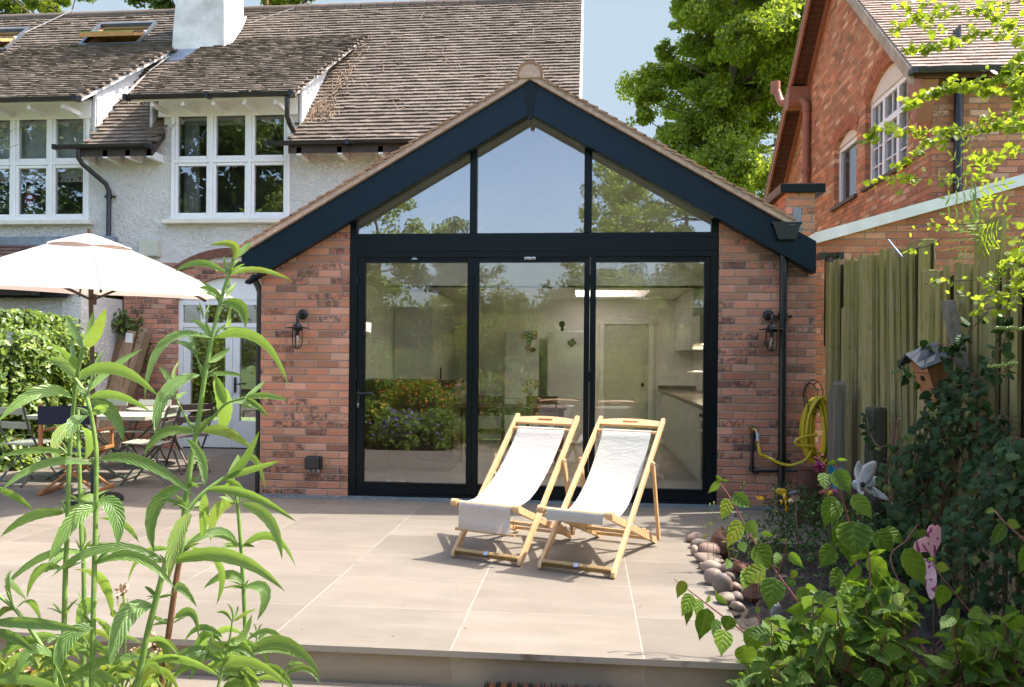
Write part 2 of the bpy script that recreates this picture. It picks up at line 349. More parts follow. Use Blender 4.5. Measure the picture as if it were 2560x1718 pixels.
# ================================================================== THE PLACE
D = 7.70          # facade of the extension
YM = 11.5         # old garden wall of the white house
def grid_plane(name, x0, x1, y0, y1, z, nx, ny, mat, amp=0, kind='structure', keep=None):
    b = B(); 
    for j in range(ny + 1):
        for i in range(nx + 1):
            b.v.append((x0 + (x1 - x0) * i / nx, y0 + (y1 - y0) * j / ny, z + (random.uniform(-amp, amp) if amp else 0)))
    for j in range(ny):
        for i in range(nx): b.f.append((j * (nx + 1) + i, j * (nx + 1) + i + 1, (j + 1) * (nx + 1) + i + 1, (j + 1) * (nx + 1) + i)); b.mi.append(0)
    o = b.build(name, mat, None, fix=False); return tag(o, None, None, None, kind)
grid_plane('ground', -150, 150, -150, 150, -.30, 1, 1, M['lawn'])
# upper terrace: slabs 30 mm thick, falling to a lower terrace by one step
b = B(); b.box(-14, .80, 3.69, D + .2, -.03, 0); b.box(.80, 2.2, 6.18, D + .2, -.03, 0); b.box(-14, -3.2, D + .2, YM + .2, -.03, 0)
tag(b.build('patio', M['patio'], None), 'pale sandstone slab patio in front of the brick extension', 'patio', kind='structure')
b = B(); b.box(-14, .80, 3.72, 3.95, -.30, -.031)
tag(b.build('patio_step', M['riser'], None, bevel=.003), 'brown sandstone riser of the patio step', 'step', kind='structure')
b = B(); b.box(-14, 3.2, -1.5, 3.71, -.30, -.178)
tag(b.build('lower_patio', M['patio'], None), 'lower sandstone terrace below the step', 'patio', kind='structure')
tag(grid_plane('flower_bed', .78, 2.3, 2.9, 6.2, -.03, 40, 80, M['soil'], .022), 'dark soil of the flower bed along the fence', 'flower bed', kind='structure')
b = B(); b.box(.74, 2.3, 2.85, 6.19, -.28, -.06); tag(b.build('bed_base', M['soil']), 'soil under the bed', 'flower bed', kind='structure')

# ------------------------------------------------------------------ helpers for buildings
def wall_rects(b, x0, x1, z0, z1, y0, y1, holes):
    xs = sorted({x0, x1, *[h[0] for h in holes], *[h[1] for h in holes]}); zs = sorted({z0, z1, *[h[2] for h in holes], *[h[3] for h in holes]})
    xs = [x for x in xs if x0 <= x <= x1]; zs = [z for z in zs if z0 <= z <= z1]
    for i in range(len(xs) - 1):
        run = None
        for k in range(len(zs) - 1):
            cx, cz = (xs[i] + xs[i + 1]) / 2, (zs[k] + zs[k + 1]) / 2
            free = not any(h[0] < cx < h[1] and h[2] < cz < h[3] for h in holes)
            if free: run = [zs[k], zs[k + 1]] if run is None else [run[0], zs[k + 1]]
            if (not free or k == len(zs) - 2) and run: b.box(xs[i], xs[i + 1], y0, y1, *run); run = None
def tiles(name, mat, parent, O, U, V, width, length, tw=.165, gauge=.1, keep=None, th=.014, sag=0, jit=1.0):
    """plain clay tiles laid course by course on the plane O + u U + v V; each tile its own slab"""
    O, U, V = Vector(O), Vector(U).normalized(), Vector(V).normalized(); N = U.cross(V)
    if N.z < 0: N = -N
    vs, fs, rn = [], [], []
    nr = int(length / gauge); ncol = int(width / tw) + 1
    for r_ in range(nr):
        rj = random.uniform(-.004, .004) * jit
        for c in range(ncol + 1):
            u0 = c * tw - (tw / 2 if r_ % 2 else 0); u1 = u0 + tw - .004
            u0, u1 = max(0, u0), min(width, u1)
            if u1 - u0 < .03: continue
            v0 = r_ * gauge + rj + random.uniform(-.005, .005) * jit; v1 = v0 + gauge + .03
            if keep and not keep(O + U * (u0 + u1) / 2 + V * (v0 + gauge / 2)): continue
            h0 = th * 2.1 + random.uniform(-.004, .006) * jit; h1 = th * .7; tl = random.uniform(-.004, .004) * jit
            if random.random() < .02 * jit: h0 += .012
            n = len(vs)
            for u, v, h in ((u0, v0, h0 + tl), (u1, v0, h0 - tl), (u1, v1, h1), (u0, v1, h1), (u0, v0, h0 + tl - th * 1.6), (u1, v0, h0 - tl - th * 1.6), (u1, v1, -.01), (u0, v1, -.01)):
                vs.append(O + U * u + V * v + N * h)
            fs += [(n, n + 1, n + 2, n + 3), (n + 4, n + 5, n + 1, n), (n + 5, n + 6, n + 2, n + 1), (n + 7, n + 4, n, n + 3)]
            rn += [random.random()] * 8
    me = bpy.data.meshes.new(name); me.from_pydata([tuple(v) for v in vs], [], fs); me.materials.append(mat)
    a = me.attributes.new('rnd', 'FLOAT', 'POINT'); a.data.foreach_set('value', rn); me.update()
    o = bpy.data.objects.new(name, me); return place(o, parent)
def gutter(b, p, q, r=.058, lip=True):
    p, q = Vector(p), Vector(q); d = (q - p).normalized(); sd = Vector((0, 0, 1)).cross(d)
    prof = [(-r, 0), (-r * .92, -r * .5), (-r * .55, -r * .88), (0, -r), (r * .55, -r * .88), (r * .92, -r * .5), (r, 0), (r * .86, 0), (r * .5, -r * .75), (0, -r * .86), (-r * .5, -r * .75), (-r * .86, 0)]
    vs = [e + sd * a + Vector((0, 0, h)) for e in (p, q) for a, h in prof]; n = len(prof)
    b.add(vs, [tuple(range(n)), tuple(range(2 * n - 1, n - 1, -1))] + [(i, i + n, (i + 1) % n + n, (i + 1) % n) for i in range(n)])
    L = (q - p).length; k = max(1, int(L / 1.2))
    for i in range(k + 1):
        c = p + d * (.03 + (L - .06) * i / k); b.bar(c - d * .03 + Vector((0, 0, -.03)), c + d * .03 + Vector((0, 0, -.03)), 2.25 * r, .07)
def casement(par, name, x0, x1, z0, z1, y, cols, rows, fw=.055, sash=.05, mul=.055, rec=0., pane_mat='glass_old', sill=True, label=None):
    """painted timber window facing -y: outer frame, mullions, sashes; panes one mesh, sill one mesh"""
    b = B(); yf = y - .02 + rec; yb = yf + .09
    b.box(x0, x0 + fw, yf, yb, z0, z1); b.box(x1 - fw, x1, yf, yb, z0, z1)
    b.box(x0 + fw, x1 - fw, yf, yb, z0, z0 + fw); b.box(x0 + fw, x1 - fw, yf, yb, z1 - fw, z1)
    xs = [x0 + fw + (x1 - x0 - 2 * fw + mul) * i / cols for i in range(cols + 1)]
    zs = [z0 + fw] + [z0 + fw + (z1 - z0 - 2 * fw + mul) * r_ for r_ in rows] + [z1 - fw + mul]
    g = B()
    for i in range(cols):
        if i: b.box(xs[i] - mul, xs[i], yf + .002, yb, z0 + fw, z1 - fw)
        for k in range(len(zs) - 1):
            a0, a1, c0, c1 = xs[i], xs[i + 1] - mul, zs[k], zs[k + 1] - mul
            if k and True: b.box(a0, a1, yf + .004, yb, c0 - mul, c0)
            ys = yf + .016
            for q in ((a0, a0 + sash, c0, c1), (a1 - sash, a1, c0, c1), (a0 + sash, a1 - sash, c0, c0 + sash), (a0 + sash, a1 - sash, c1 - sash, c1)):
                b.box(q[0] + .003, q[1] - .003, ys, yb - .01, q[2] + .003, q[3] - .003)
            g.box(a0 + sash - .01, a1 - sash + .01, ys + .03, ys + .036, c0 + sash - .01, c1 - sash + .01)
    w = b.build(name, M['white'], par, bevel=.004); tag(w, label)
    g.build('pane', M[pane_mat], w)
    if sill:
        s_ = B(); s_.box(x0 - .09, x1 + .09, y - .11, y + .03, z0 - .07, z0 - .004); s_.build('sill', plain('sill_paint', (.72, .70, .62), .5, 0, .08, 5) if 'sill' not in M else M['sill'], w, bevel=.008)
    return w

# ------------------------------------------------------------------ the white terraced house
HX1 = -.13                                   # its right gable end
house = thing('terraced_house', 'white rendered terraced house with a brown tiled roof, standing behind the brick extension', 'house', (-6, YM, 0))
TP = 1.036; EY, EZ = 11.15, 4.47; RY = 14.5; RZ = EZ + TP * (RY - EY)
W1 = (-6.26, -4.41, 3.45, 5.12); W2 = (-9.42, -7.57, 3.45, 5.12)
DOOR = (-6.16, -4.46)
b = B()
wall_rects(b, -14, HX1 - .1, 2.8, 4.75, YM, YM + .3, [W1, W2])
for (a0, a1, z0, z1) in (W1, W2):              # the two gabled wall dormers rise above the eaves
    b.box(a0 - .12, a0, YM, YM + .3, 4.75, 5.3); b.box(a1, a1 + .12, YM, YM + .3, 4.75, 5.3); b.box(a0, a1, YM, YM + .3, 5.12, 5.3)
b.build('wall', M['render'], house)
b = B(); wall_rects(b, -7.0, -3.3, 0, 2.8, YM - .004, YM + .3, [(DOOR[0], DOOR[1], 0, 2.25), (DOOR[0], DOOR[1], 2.25, 2.8)])
cx_, hw = (DOOR[0] + DOOR[1]) / 2, (DOOR[1] - DOOR[0]) / 2; rise = .34; Ra = (hw * hw + rise * rise) / (2 * rise)
def arc(x, off=0.): return 2.25 + rise - Ra + math.sqrt(max(0, (Ra + off) ** 2 - (x - cx_) ** 2))
n_ = 14
for i in range(n_):
    xa, xb = DOOR[0] + 2 * hw * i / n_, DOOR[0] + 2 * hw * (i + 1) / n_
    b.prism([(xa, arc(xa)), (xb, arc(xb)), (xb, 2.8), (xa, 2.8)], 1, YM - .004, YM + .3)
b.build('brick_wall', M['brick_new'], house)
b = B()
for i in range(27):
    t0, t1 = [math.atan2(hw * (2 * (i + e) / 27 - 1), Ra - rise) for e in (.05, .95)]
    pts = [(cx_ + (Ra + o_) * math.sin(t), 2.25 + rise - Ra + (Ra + o_) * math.cos(t)) for t, o_ in ((t0, .002), (t1, .002), (t1, .215), (t0, .215))]
    b.prism(pts, 1, YM - .012, YM + .05)
b.build('brick_arch', M['brick_new'], house)
b = B()
hp = [(-7.0, 2.66), (-6.5, 2.66)] + [(cx_ + (Ra + .30) * math.sin(t), 2.25 + rise - Ra + (Ra + .30) * math.cos(t)) for t in np.linspace(-.62, .62, 14)]
for (p0, p1) in zip(hp, hp[1:]): b.prism([p0, p1, (p1[0], p1[1] + .13), (p0[0], p0[1] + .13)], 1, YM - .035, YM + .05)
b.build('brick_hood_mould', plain('dark_brick', (.17, .07, .045), .85, 0, .35, 14, .6, 50), house)
# rear wall, gable end and rear slope close the house
b = B(); b.prism([(YM + .3, 2.75), (YM + .3, 4.8), (RY, RZ - .12), (18.0, 4.6), (18.0, 2.75)], 0, HX1 - .35, HX1 - .1); b.build('gable_wall', M['brick_old'], house)
b = B(); b.box(-14, HX1 - .1, 17.9, 18.1, 0, 4.7); b.box(-14.2, -14, YM, 18, 0, 4.7); b.box(-14, -3.1, YM + .31, 17.9, 2.55, 2.75); b.prism([(RY, RZ - .03), (RY, RZ - .15), (18.3, 4.4), (18.3, 4.5)], 0, -14, HX1)
b.build('rear_wall', M['brick_old'], house)
# roof: main slope, then two catslide slopes over the wall dormers
DP = .86; DEY, DEZ = 11.10, 5.13
ymeet = (DEZ - EZ + TP * EY - DP * DEY) / (TP - DP)
sl_ = math.sqrt(1 + TP * TP)
SKY = [(-9.06, -7.98, 13.50, 14.10), (-11.5, -10.45, 13.44, 14.04)]
def dz(y): return DEZ + DP * (y - DEY)
DR = [(-6.66, -4.20), (-10.2, -7.44)]
ym2 = 12.95
def keep_main(p):
    for (a, c_) in ((W1[0] - .1, W1[1] + .1), (W2[0] - .1, W2[1] + .1)):
        if a < p.x < c_ and p.y < YM + 1.2: return False
    for (a, c_, y0, y1) in SKY:
        if a < p.x < c_ and y0 < p.y < y1: return False
    return True
roof = tiles('roof', M['tile_old'], house, (-13.5, EY, EZ), (1, 0, 0), (0, 1, TP), 13.5 + HX1, (RY - EY) * sl_, .165, .104, keep_main, .020)
b = B()
def slab(x0, x1, y0, y1): b.prism([(y0, EZ - .14 + TP * (y0 - EY)), (y0, EZ - .022 + TP * (y0 - EY)), (y1, EZ - .022 + TP * (y1 - EY)), (y1, EZ - .14 + TP * (y1 - EY))], 0, x0, x1)
xs = sorted([-13.5, HX1 - .02] + [v for a in SKY for v in a[:2]])
for x0, x1 in zip(xs, xs[1:]):
    s_ = [q for q in SKY if q[0] <= (x0 + x1) / 2 <= q[1]]
    if s_: slab(x0, x1, YM + 1.2, s_[0][2]); slab(x0, x1, s_[0][3], RY)
    else: slab(x0, x1, YM + 1.2, RY)
for x0, x1 in ((-13.5, W2[0] - .1), (W2[1] + .1, W1[0] - .1), (W1[1] + .1, HX1 - .02)): slab(x0, x1, EY, YM + 1.2)
b.build('roof_deck', plain('roof_felt', (.05, .04, .035), .9), house)
tiles('roof', M['tile_old'], house, (HX1, 18.3, 4.47), (-1, 0, 0), (0, -(18.3 - RY), RZ - 4.47), 13.4, math.hypot(18.3 - RY, RZ - 4.47) - .05, .33, .21)
b = B()                                        # ridge tiles
x = -13.5
while x < HX1 - .1:
    b.tube([(x, RY, RZ - .045), (x + .30, RY, RZ - .045 + random.uniform(-.006, .006))], [.115, .11], 12); x += .31
b.build('ridge', M['tile_old'], house, smooth=True)
DT = .80                                       # dormer slopes are flatter: they flow into the main slope higher up
for k, (x0, x1) in enumerate(DR):
    pit = .725; e0y, e0z = 11.05, 5.16
    yj = (e0z - EZ + TP * EY - pit * e0y) / (TP - pit)
    ln = (yj - e0y) * math.sqrt(1 + pit * pit)
    w_ = x1 - x0
    def kp(p, x0=x0, x1=x1, yj=yj, e0y=e0y):
        t = (p.y - e0y) / (yj - e0y); return x0 - .0 + .0 * t <= p.x <= x1 + .36 * t
    dr = tiles('dormer_roof', M['tile_old'], house, (x0, e0y, e0z), (1, 0, 0), (0, 1, pit), w_ + .4, ln, .165, .104, kp, .020)
    b = B()
    top = [(x0, yj - .02, e0z + pit * (yj - .02 - e0y)), (x1 + .3, yj - .02, e0z + pit * (yj - .02 - e0y))]
    q = [Vector((x0 + .02, e0y, e0z)), Vector((x1 - .02, e0y, e0z)), Vector((x1 + .3, yj, e0z + pit * (yj - e0y))), Vector((x0 + .02, yj, e0z + pit * (yj - e0y)))]
    dn = Vector((0, 0, -.065)); up_ = Vector((0, 0, -.02))
    b.add([v + up_ for v in q] + [v + dn for v in q], [(0, 1, 2, 3), (7, 6, 5, 4), (0, 4, 5, 1), (1, 5, 6, 2), (2, 6, 7, 3), (3, 7, 4, 0)])
    b.build('deck', M['white'], dr)
    # cheek boards between the dormer slope and the main slope, pale and slightly blue
    for xe, sgn in ((x1 - .05, 1), (x0 + .08, -1)):
        b = B()
        tri = [(YM - .25, 4.8), (YM - .25, e0z - .08 + pit * (YM - .25 - e0y)), (yj - .05, e0z - .08 + pit * (yj - .05 - e0y))]
        tri = [(YM - .02, EZ + TP * (YM - .02 - EY) - .05), (YM - .02, e0z - .09 + pit * (YM - .02 - e0y)), (yj, e0z - .04 + pit * (yj - e0y))]
        b.prism(tri, 0, xe - .02, xe + .02); b.build('cheek', M['leadwhite'], dr)
    b = B(); gutter(b, (x0 - .05, e0y - .05, e0z + .01), (x1 + .02, e0y - .05, e0z + .01)); b.build('gutter', M['black_pipe'], dr)
    b = B(); b.box(x0 + .2, x1 - .1, YM - .03, YM - .006, e0z - .16, e0z + .10)
    for i in range(5): 
        xx = x0 + .32 + (w_ - .6) * i / 4; b.box(xx - .025, xx + .025, e0y + .03, YM - .02, e0z - .125, e0z - .06)
    b.build('rafter_feet', M['white'], dr)
for x0, x1, zz in ((-7.86, -6.36, EZ), (-4.62, -2.2, EZ)): b = B(); gutter(b, (x0, EY - .05, zz + .02), (x1, EY - .05, zz + .02)); b.build('gutter', M['black_pipe'], house)
for xx in (-7.5, -7.1, -6.75, -6.42, -4.15, -3.55, -2.95): B().box(xx - .035, xx + .035, EY, YM - .005, EZ - .16, EZ - .05).build('rafter_foot', M['white'], house)
b = B(); b.box(HX1 - .03, HX1 + .02, EY, EY + .01, EZ, EZ + .1)
b.prism([(EY, EZ - .13), (EY, EZ - .0), (RY, RZ - .0), (RY, RZ - .13)], 0, HX1 - .0, HX1 + .035); b.build('verge_board', M['leadwhite'], house)
# windows with blind and curtain behind the panes
M['sill'] = plain('sill_paint', (.70, .66, .55), .5, 0, .1, 5)
w1 = casement(house, 'window', *W1, YM, 3, [.53], label='six light window in the middle dormer')
w2 = casement(house, 'window', *W2, YM, 3, [.53], label='six light window with a patterned blind')
b = B(); b.box(W2[0] + .1, W2[1] - .1, YM + .16, YM + .165, 4.08, 5.05); bl = b.build('blind', plain('blind_cloth', (.62, .63, .60), .8), w2)
b = B()
for i in range(26):
    xx = W2[0] + .14 + i * .066; s_ = random.uniform(.010, .022)
    if i % 5 == 2: b.prism([(xx - .04, 4.155), (xx + .04, 4.155), (xx + .012, 4.125), (xx + .012, 4.10), (xx - .012, 4.10), (xx - .012, 4.125)], 1, YM + .154, YM + .159)
    else: b.prism(rot2([(s_ * math.cos(a), s_ * math.sin(a)) for a in np.linspace(0, 5.2, 6)], random.random() * 6, (xx, 4.115)), 1, YM + .154, YM + .159)
b.build('blind_pattern', plain('blind_red', (.55, .10, .14), .8, 0, .6, 30), w2)
b = B(); b.box(W1[0] + .1, W1[1] - .1, YM + .2, YM + .22, 4.93, 5.1); 
for i in range(7): b.tube([(W1[0] + .1 + .035 * i, YM + .25 + .02 * (i % 2), 3.5), (W1[0] + .1 + .03 * i, YM + .25 + .02 * (i % 2), 5.0)], .026, 6)
b.build('curtain', plain('curtain_cloth', (.35, .35, .33), .9), w1)
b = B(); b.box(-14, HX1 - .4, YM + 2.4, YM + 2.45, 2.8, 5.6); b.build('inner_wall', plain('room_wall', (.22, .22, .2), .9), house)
# chimney: rendered stack with battered sides, standing on the roof slope
cpt = dict(fl=-7.22, fr=-6.22); b = B()
yb0, yb1 = 13.12, 13.95
def ring(z, x0, x1, y0, y1): return [(x0, y0, z), (x1, y0, z), (x1, y1, z), (x0, y1, z)]
rings = [ring(6.3, -7.20, -6.22, 13.15, 14.0), ring(7.2, -7.17, -6.24, 13.18, 14.0), ring(8.3, -7.08, -6.29, 13.24, 13.98), ring(9.6, -7.05, -6.31, 13.26, 13.96)]
vs = [v for r_ in rings for v in r_]; fs = [(i * 4 + k, i * 4 + (k + 1) % 4, (i + 1) * 4 + (k + 1) % 4, (i + 1) * 4 + k) for i in range(3) for k in range(4)] + [(12, 13, 14, 15)]
b.add(vs, fs); ch = b.build('chimney', M['chimney'], house, bevel=.02)
b = B(); b.prism([(13.0, 6.40), (13.0, 6.43), (13.16, 6.70), (13.16, 6.62)], 0, -7.26, -6.2)
b.build('flashing', M['lead'], ch)
b = B(); b.tube([(-6.19, 13.1, 6.62), (-6.21, 13.4, 6.9), (-6.23, 13.8, 7.3), (-6.24, 14.02, 7.6)], .02, 6); b.build('mortar_fillet', M['leadwhite'], ch)
b = B(); b.tube([(-5.95, 14.3, 7.95), (-5.95, 14.3, 9.6)], .018, 8); b.build('vent_pipe', M['terra_paint'], ch)
# roof windows, open, pivoting
M['pine'] = wood_mat('pine', (.50, .25, .09), (.68, .38, .16), 1.)
for (x0, x1, y0, y1) in SKY:
    P = lambda x, y, h=0: Vector((x, y, EZ + TP * (y - EY))) + Vector((0, -TP, 1)).normalized() * h
    b = B()
    for q0, q1 in (((x0, y0), (x1, y0)), ((x0, y1), (x1, y1)), ((x0, y0), (x0, y1)), ((x1, y0), (x1, y1))):
        b.bar(P(*q0, .03), P(*q1, .03), .06, .10, (0, -TP, 1))
    sk = b.build('roof_window', plain('grey_flashing', (.16, .17, .18), .4, .5), house)
    ym_ = (y0 + y1) / 2; c = P((x0 + x1) / 2, ym_, .05); tl = R(24); vv = Vector((0, 1, TP)).normalized()
    nn = Vector((0, -TP, 1)).normalized(); v2 = vv * math.cos(tl) - nn * math.sin(tl); n2 = nn * math.cos(tl) + vv * math.sin(tl); hl = (y1 - y0) * sl_ / 2 - .03; hwx = (x1 - x0) / 2 - .07
    b = B(); X_ = Vector((1, 0, 0))
    for s_ in (-1, 1): b.bar(c + X_ * s_ * hwx - v2 * hl, c + X_ * s_ * hwx + v2 * hl, .07, .07, n2); b.bar(c - X_ * hwx + v2 * s_ * hl, c + X_ * hwx + v2 * s_ * hl, .07, .07, n2)
    sa = b.build('sash', M['pine'], sk)
    b = B(); b.bar(c - v2 * hl + n2 * .045, c + v2 * hl + n2 * .045, 2 * hwx + .1, .015, n2); b.build('pane', glass_mat('roof_glass', .35, (.5, .55, .6)) if 'rg' not in M else M['rg'], sa)
    b = B()
    for s_ in (-1, 1): b.bar(P((x0 + x1) / 2 + s_ * ((x1 - x0) / 2 - .05), y0 + .03, -.16), P((x0 + x1) / 2 + s_ * ((x1 - x0) / 2 - .05), y1 - .03, -.16), .05, .34, (0, -TP, 1))
    b.bar(P(x0 + .05, y1 - .03, -.16), P(x1 - .05, y1 - .03, -.16), .05, .34, (0, -TP, 1))
    b.build('lining', M['pine'], sk)
# aerial cable, lashed cables on the valley
b = B(); P = lambda x, y, h=.05: (x, y, EZ + TP * (y - EY) + h)
b.tube([P(-9.9, 14.5, .12), P(-10.9, 13.3, .06), P(-11.9, 12.2, .05)], .008, 5)
for k in range(3): b.tube([P(-7.2 + .02 * k, 13.05, .10), P(-7.33, 12.7, .08), P(-7.42 + .02 * k, 12.3 - .03 * k, .06), P(-7.5, 11.9, .05)], .008, 5)
b.tube([P(-6.15, 14.0, .06), P(-5.6, 14.35, .06), P(-5.2, 14.5, .12)], .006, 5)
b.build('cable', plain('cable', (.4, .38, .36), .6), house)
# pine needles gathered in the valley
b = B()
def needles(cx, cy, sx, sy, n):
    for _ in range(n):
        x, y = random.gauss(cx, sx), random.gauss(cy, sy); a = random.uniform(0, 6.3); l = random.uniform(.03, .09)
        z = EZ + TP * (y - EY) + random.uniform(.03, .07); dx, dy = math.cos(a) * l, math.sin(a) * l
        b.bar((x - dx, y - dy, z - dy * TP), (x + dx, y + dy, z + dy * TP + random.uniform(0, .04)), .006, .006)
needles(-4.02, 11.75, .10, .12, 170); needles(-3.95, 12.1, .06, .25, 80); needles(-3.8, 12.7, .06, .3, 60); needles(-6.5, 11.6, .12, .15, 150); needles(-9.0, 11.9, .9, .25, 330); needles(-7.0, 12.3, .15, .2, 90); needles(-2.6, 12.8, 1.2, .8, 90); needles(-5.2, 12.8, .8, .4, 120)
tag(b.build('needle_litter', plain('dry_needles', (.25, .175, .115), .9, 0, .3, 9), house), kind='stuff')
# rain pipes
def pipe(pts, r, parent, name='downpipe', mat='black_pipe', brackets=()):
    b = B(); b.tube(pts, r, 12)
    for p in brackets: b.tube([Vector(p) - Vector((0, 0, .035)), Vector(p) + Vector((0, 0, .035))], r * 1.28, 12); b.box(p[0] - r * 2.2, p[0] + r * 2.2, p[1], p[1] + .05, p[2] - .012, p[2] + .012)
    return b.build(name, M[mat], parent, smooth=True)
pipe([(-7.5, EY - .02, EZ - .03), (-7.5, EY - .02, EZ - .16), (-7.47, EY + .03, EZ - .24), (-7.24, YM - .1, 3.98), (-7.21, YM - .07, 3.88), (-7.21, YM - .07, 3.22), (-7.21, YM - .1, 3.17)], .036, house, brackets=[(-7.21, YM - .07, 3.80)])
pipe([(-4.28, 11.02, 5.1), (-4.28, 11.02, 4.83), (-4.27, 11.1, 4.74), (-4.27, 11.25, 4.68)], .036, house)
# small box and weep holes on the render
b = B(); b.box(-6.72, -6.42, YM - .09, YM - .002, 2.89, 3.13); b.box(-6.715, -6.425, YM - .096, YM - .09, 2.90, 3.12); b.build('junction_box', plain('beige_box', (.50, .50, .40), .55, 0, .05, 5), house, bevel=.012)
# French doors under the arch
b = B(); y_ = YM + .06
b.box(DOOR[0], DOOR[0] + .07, y_, y_ + .1, 0, 2.25); b.box(DOOR[1] - .07, DOOR[1], y_, y_ + .1, 0, 2.25)
b.box(DOOR[0] + .07, DOOR[1] - .07, y_, y_ + .1, 1.83, 1.90); b.box(DOOR[0] + .07, DOOR[1] - .07, y_, y_ + .1, 2.17, 2.25)
for i in range(n_):
    xa, xb = DOOR[0] + 2 * hw * i / n_, DOOR[0] + 2 * hw * (i + 1) / n_
    b.prism([(xa, 2.25), (xb, 2.25), (xb, arc(xb) - .004), (xa, arc(xa) - .004)], 1, y_ - .01, y_ + .1)
b.box(DOOR[0] + .35, DOOR[0] + .42, y_, y_ + .1, 1.9, 2.17)
fd = b.build('french_door_frame', M['white'], house, bevel=.004)
for s_ in (0, 1):
    x0 = DOOR[0] + .075 + s_ * (hw - .075); x1 = x0 + hw - .08
    b = B(); b.box(x0, x0 + .11, y_ + .015, y_ + .085, .02, 1.825); b.box(x1 - .11, x1, y_ + .015, y_ + .085, .02, 1.825); b.box(x0 + .11, x1 - .11, y_ + .015, y_ + .085, .02, .42); b.box(x0 + .11, x1 - .11, y_ + .015, y_ + .085, 1.72, 1.825)
    dr = b.build('french_door', M['white'], house, bevel=.004)
    b = B(); b.box(x0 + .1, x1 - .1, y_ + .045, y_ + .051, .41, 1.73); b.build('pane', M['glass_old'], dr)
    if s_: b = B(); b.box(x0 + .035, x0 + .065, y_ - .01, y_ + .015, .85, 1.08); b.tube([(x0 + .05, y_ - .0, .98), (x0 + .05, y_ - .04, .98), (x0 + .16, y_ - .04, .98)], .011, 8); b.build('handle', M['black_pipe'], dr)
b = B(); b.box(DOOR[0], DOOR[1], y_ + .03, y_ + .036, 1.9, 2.17); b.build('pane', M['glass_old'], fd)
# lean-to at the left: lead flashing, dark tiles, roughcast wall
tiles('bay_roof', M['tile_bay'], house, (-13, 10.35, 2.28), (1, 0, 0), (0, 1.15, .86), 5.86, 1.4, .165, .1, None, .014)
b = B(); b.prism([(10.4, 2.18), (10.4, 2.27), (YM, 3.09), (YM, 3.0)], 0, -13, -7.16); b.build('bay_roof_deck', M['dark'], house)
b = B(); b.box(-13, -7.1, YM - .14, YM - .0, 3.04, 3.19); b.bar((-7.14, YM - .12, 3.1), (-7.14, 10.4, 2.33), .16, .06); b.build('flashing', M['lead'], house, bevel=.01)
b = B(); gutter(b, (-13, 10.30, 2.27), (-7.5, 10.30, 2.27)); b.build('gutter', M['black_pipe'], house)
b = B(); b.box(-13, -7.02, 10.55, YM, 0, 2.24); b.box(-7.3, -7.02, 10.5, 10.55, 0, 2.2); b.build('bay_wall', M['render'], house)
b = B(); b.box(-12.8, -9.3, 10.40, 10.54, 1.2, 2.2); b.build('bay_opening_shade', M['dark'], house)  # solid near-black block, its colour standing in for shade inside an opening

# ------------------------------------------------------------------ the brick kitchen extension
ext = thing('kitchen_extension', 'new red brick kitchen extension with a glazed black gable and folding doors', 'extension', (-.55, D, 0))
AX, SLP = -.55, .58
XL, XR = -3.24, 2.15
GX0, GX1 = -2.34, 1.25
def barz(x, top=4.03): return top - SLP * abs(x - AX)
def pier(x0, x1): return B().prism([(x0, 0), (x1, 0), (x1, barz(x1, 3.90)), (x0, barz(x0, 3.90))], 1, D, D + .3)
b = pier(XL, GX0)
wall_rects_x = [(D + .3, 8.15, 0, 2.35), (9.75, YM, 0, 2.35), (8.15, 9.75, 0, .25), (8.15, 9.75, 2.15, 2.35)]
for ya, yb, za, zb in wall_rects_x: b.box(XL, XL + .3, ya, yb, za, zb)   # unseen left side window, added to let daylight into the kitchen
b.build('brick_wall', M['brick_new'], ext)
b = pier(GX1, XR); RW = (8.25, 11.0, 1.0, 2.3)
for ya, yb, za, zb in ((D + .3, RW[0], 0, 2.6), (RW[1], 14.1, 0, 2.6), (RW[0], RW[1], 0, RW[2]), (RW[0], RW[1], RW[3], 2.6)): b.box(XR - .3, XR, ya, yb, za, zb)   # unseen window over the worktop, added to brighten the room
b.build('brick_wall', M['brick_new'], ext)
b = B(); b.box(1.88, XR - .004, D + .07, 11.4, 2.6, 2.98); pw = b.build('parapet', M['brick_new'], ext)
b = B(); b.box(1.82, 2.235, D + .03, 11.5, 2.98, 3.065); b.build('coping', M['alu'], pw, bevel=.006)
b = B(); b.prism([(1.86, 2.62), (2.02, 2.62), (2.02, 2.84), (1.95, 2.84), (1.93, 2.72), (1.86, 2.70)], 1, D + .058, D + .07); b.box(1.72, 2.0, D - .08, D + .07, 2.60, 2.625); b.build('flashing', M['lead'], ext)
# roof: two tiled slopes, white vaulted ceiling beneath
cs, sn = math.cos(math.atan(SLP)), math.sin(math.atan(SLP)); YV = 7.50
TT = 4.03 + .062
ROX, ROY = (-2.35, -1.9), (10.1, 11.1)     # unseen opening added low in each slope for more light indoors
RPX = (.8, 1.25)
tiles('roof', M['tile_new'], ext, (-3.42, YV, barz(-3.42, TT)), (0, 1, 0), (cs, 0, sn), 11.45 - YV, (3.42 + AX) / cs - .02, .165, .105, lambda p: not (ROX[0] < p.x < ROX[1] and ROY[0] < p.y < ROY[1]), .013, jit=.8)
tiles('roof', M['tile_new'], ext, (1.90, YV, barz(1.90, TT)), (0, 1, 0), (-cs, 0, sn), 11.45 - YV, (1.90 - AX) / cs - .02, .165, .105, lambda p: not (RPX[0] < p.x < RPX[1] and ROY[0] < p.y < ROY[1]), .013, jit=.8)
b = B()
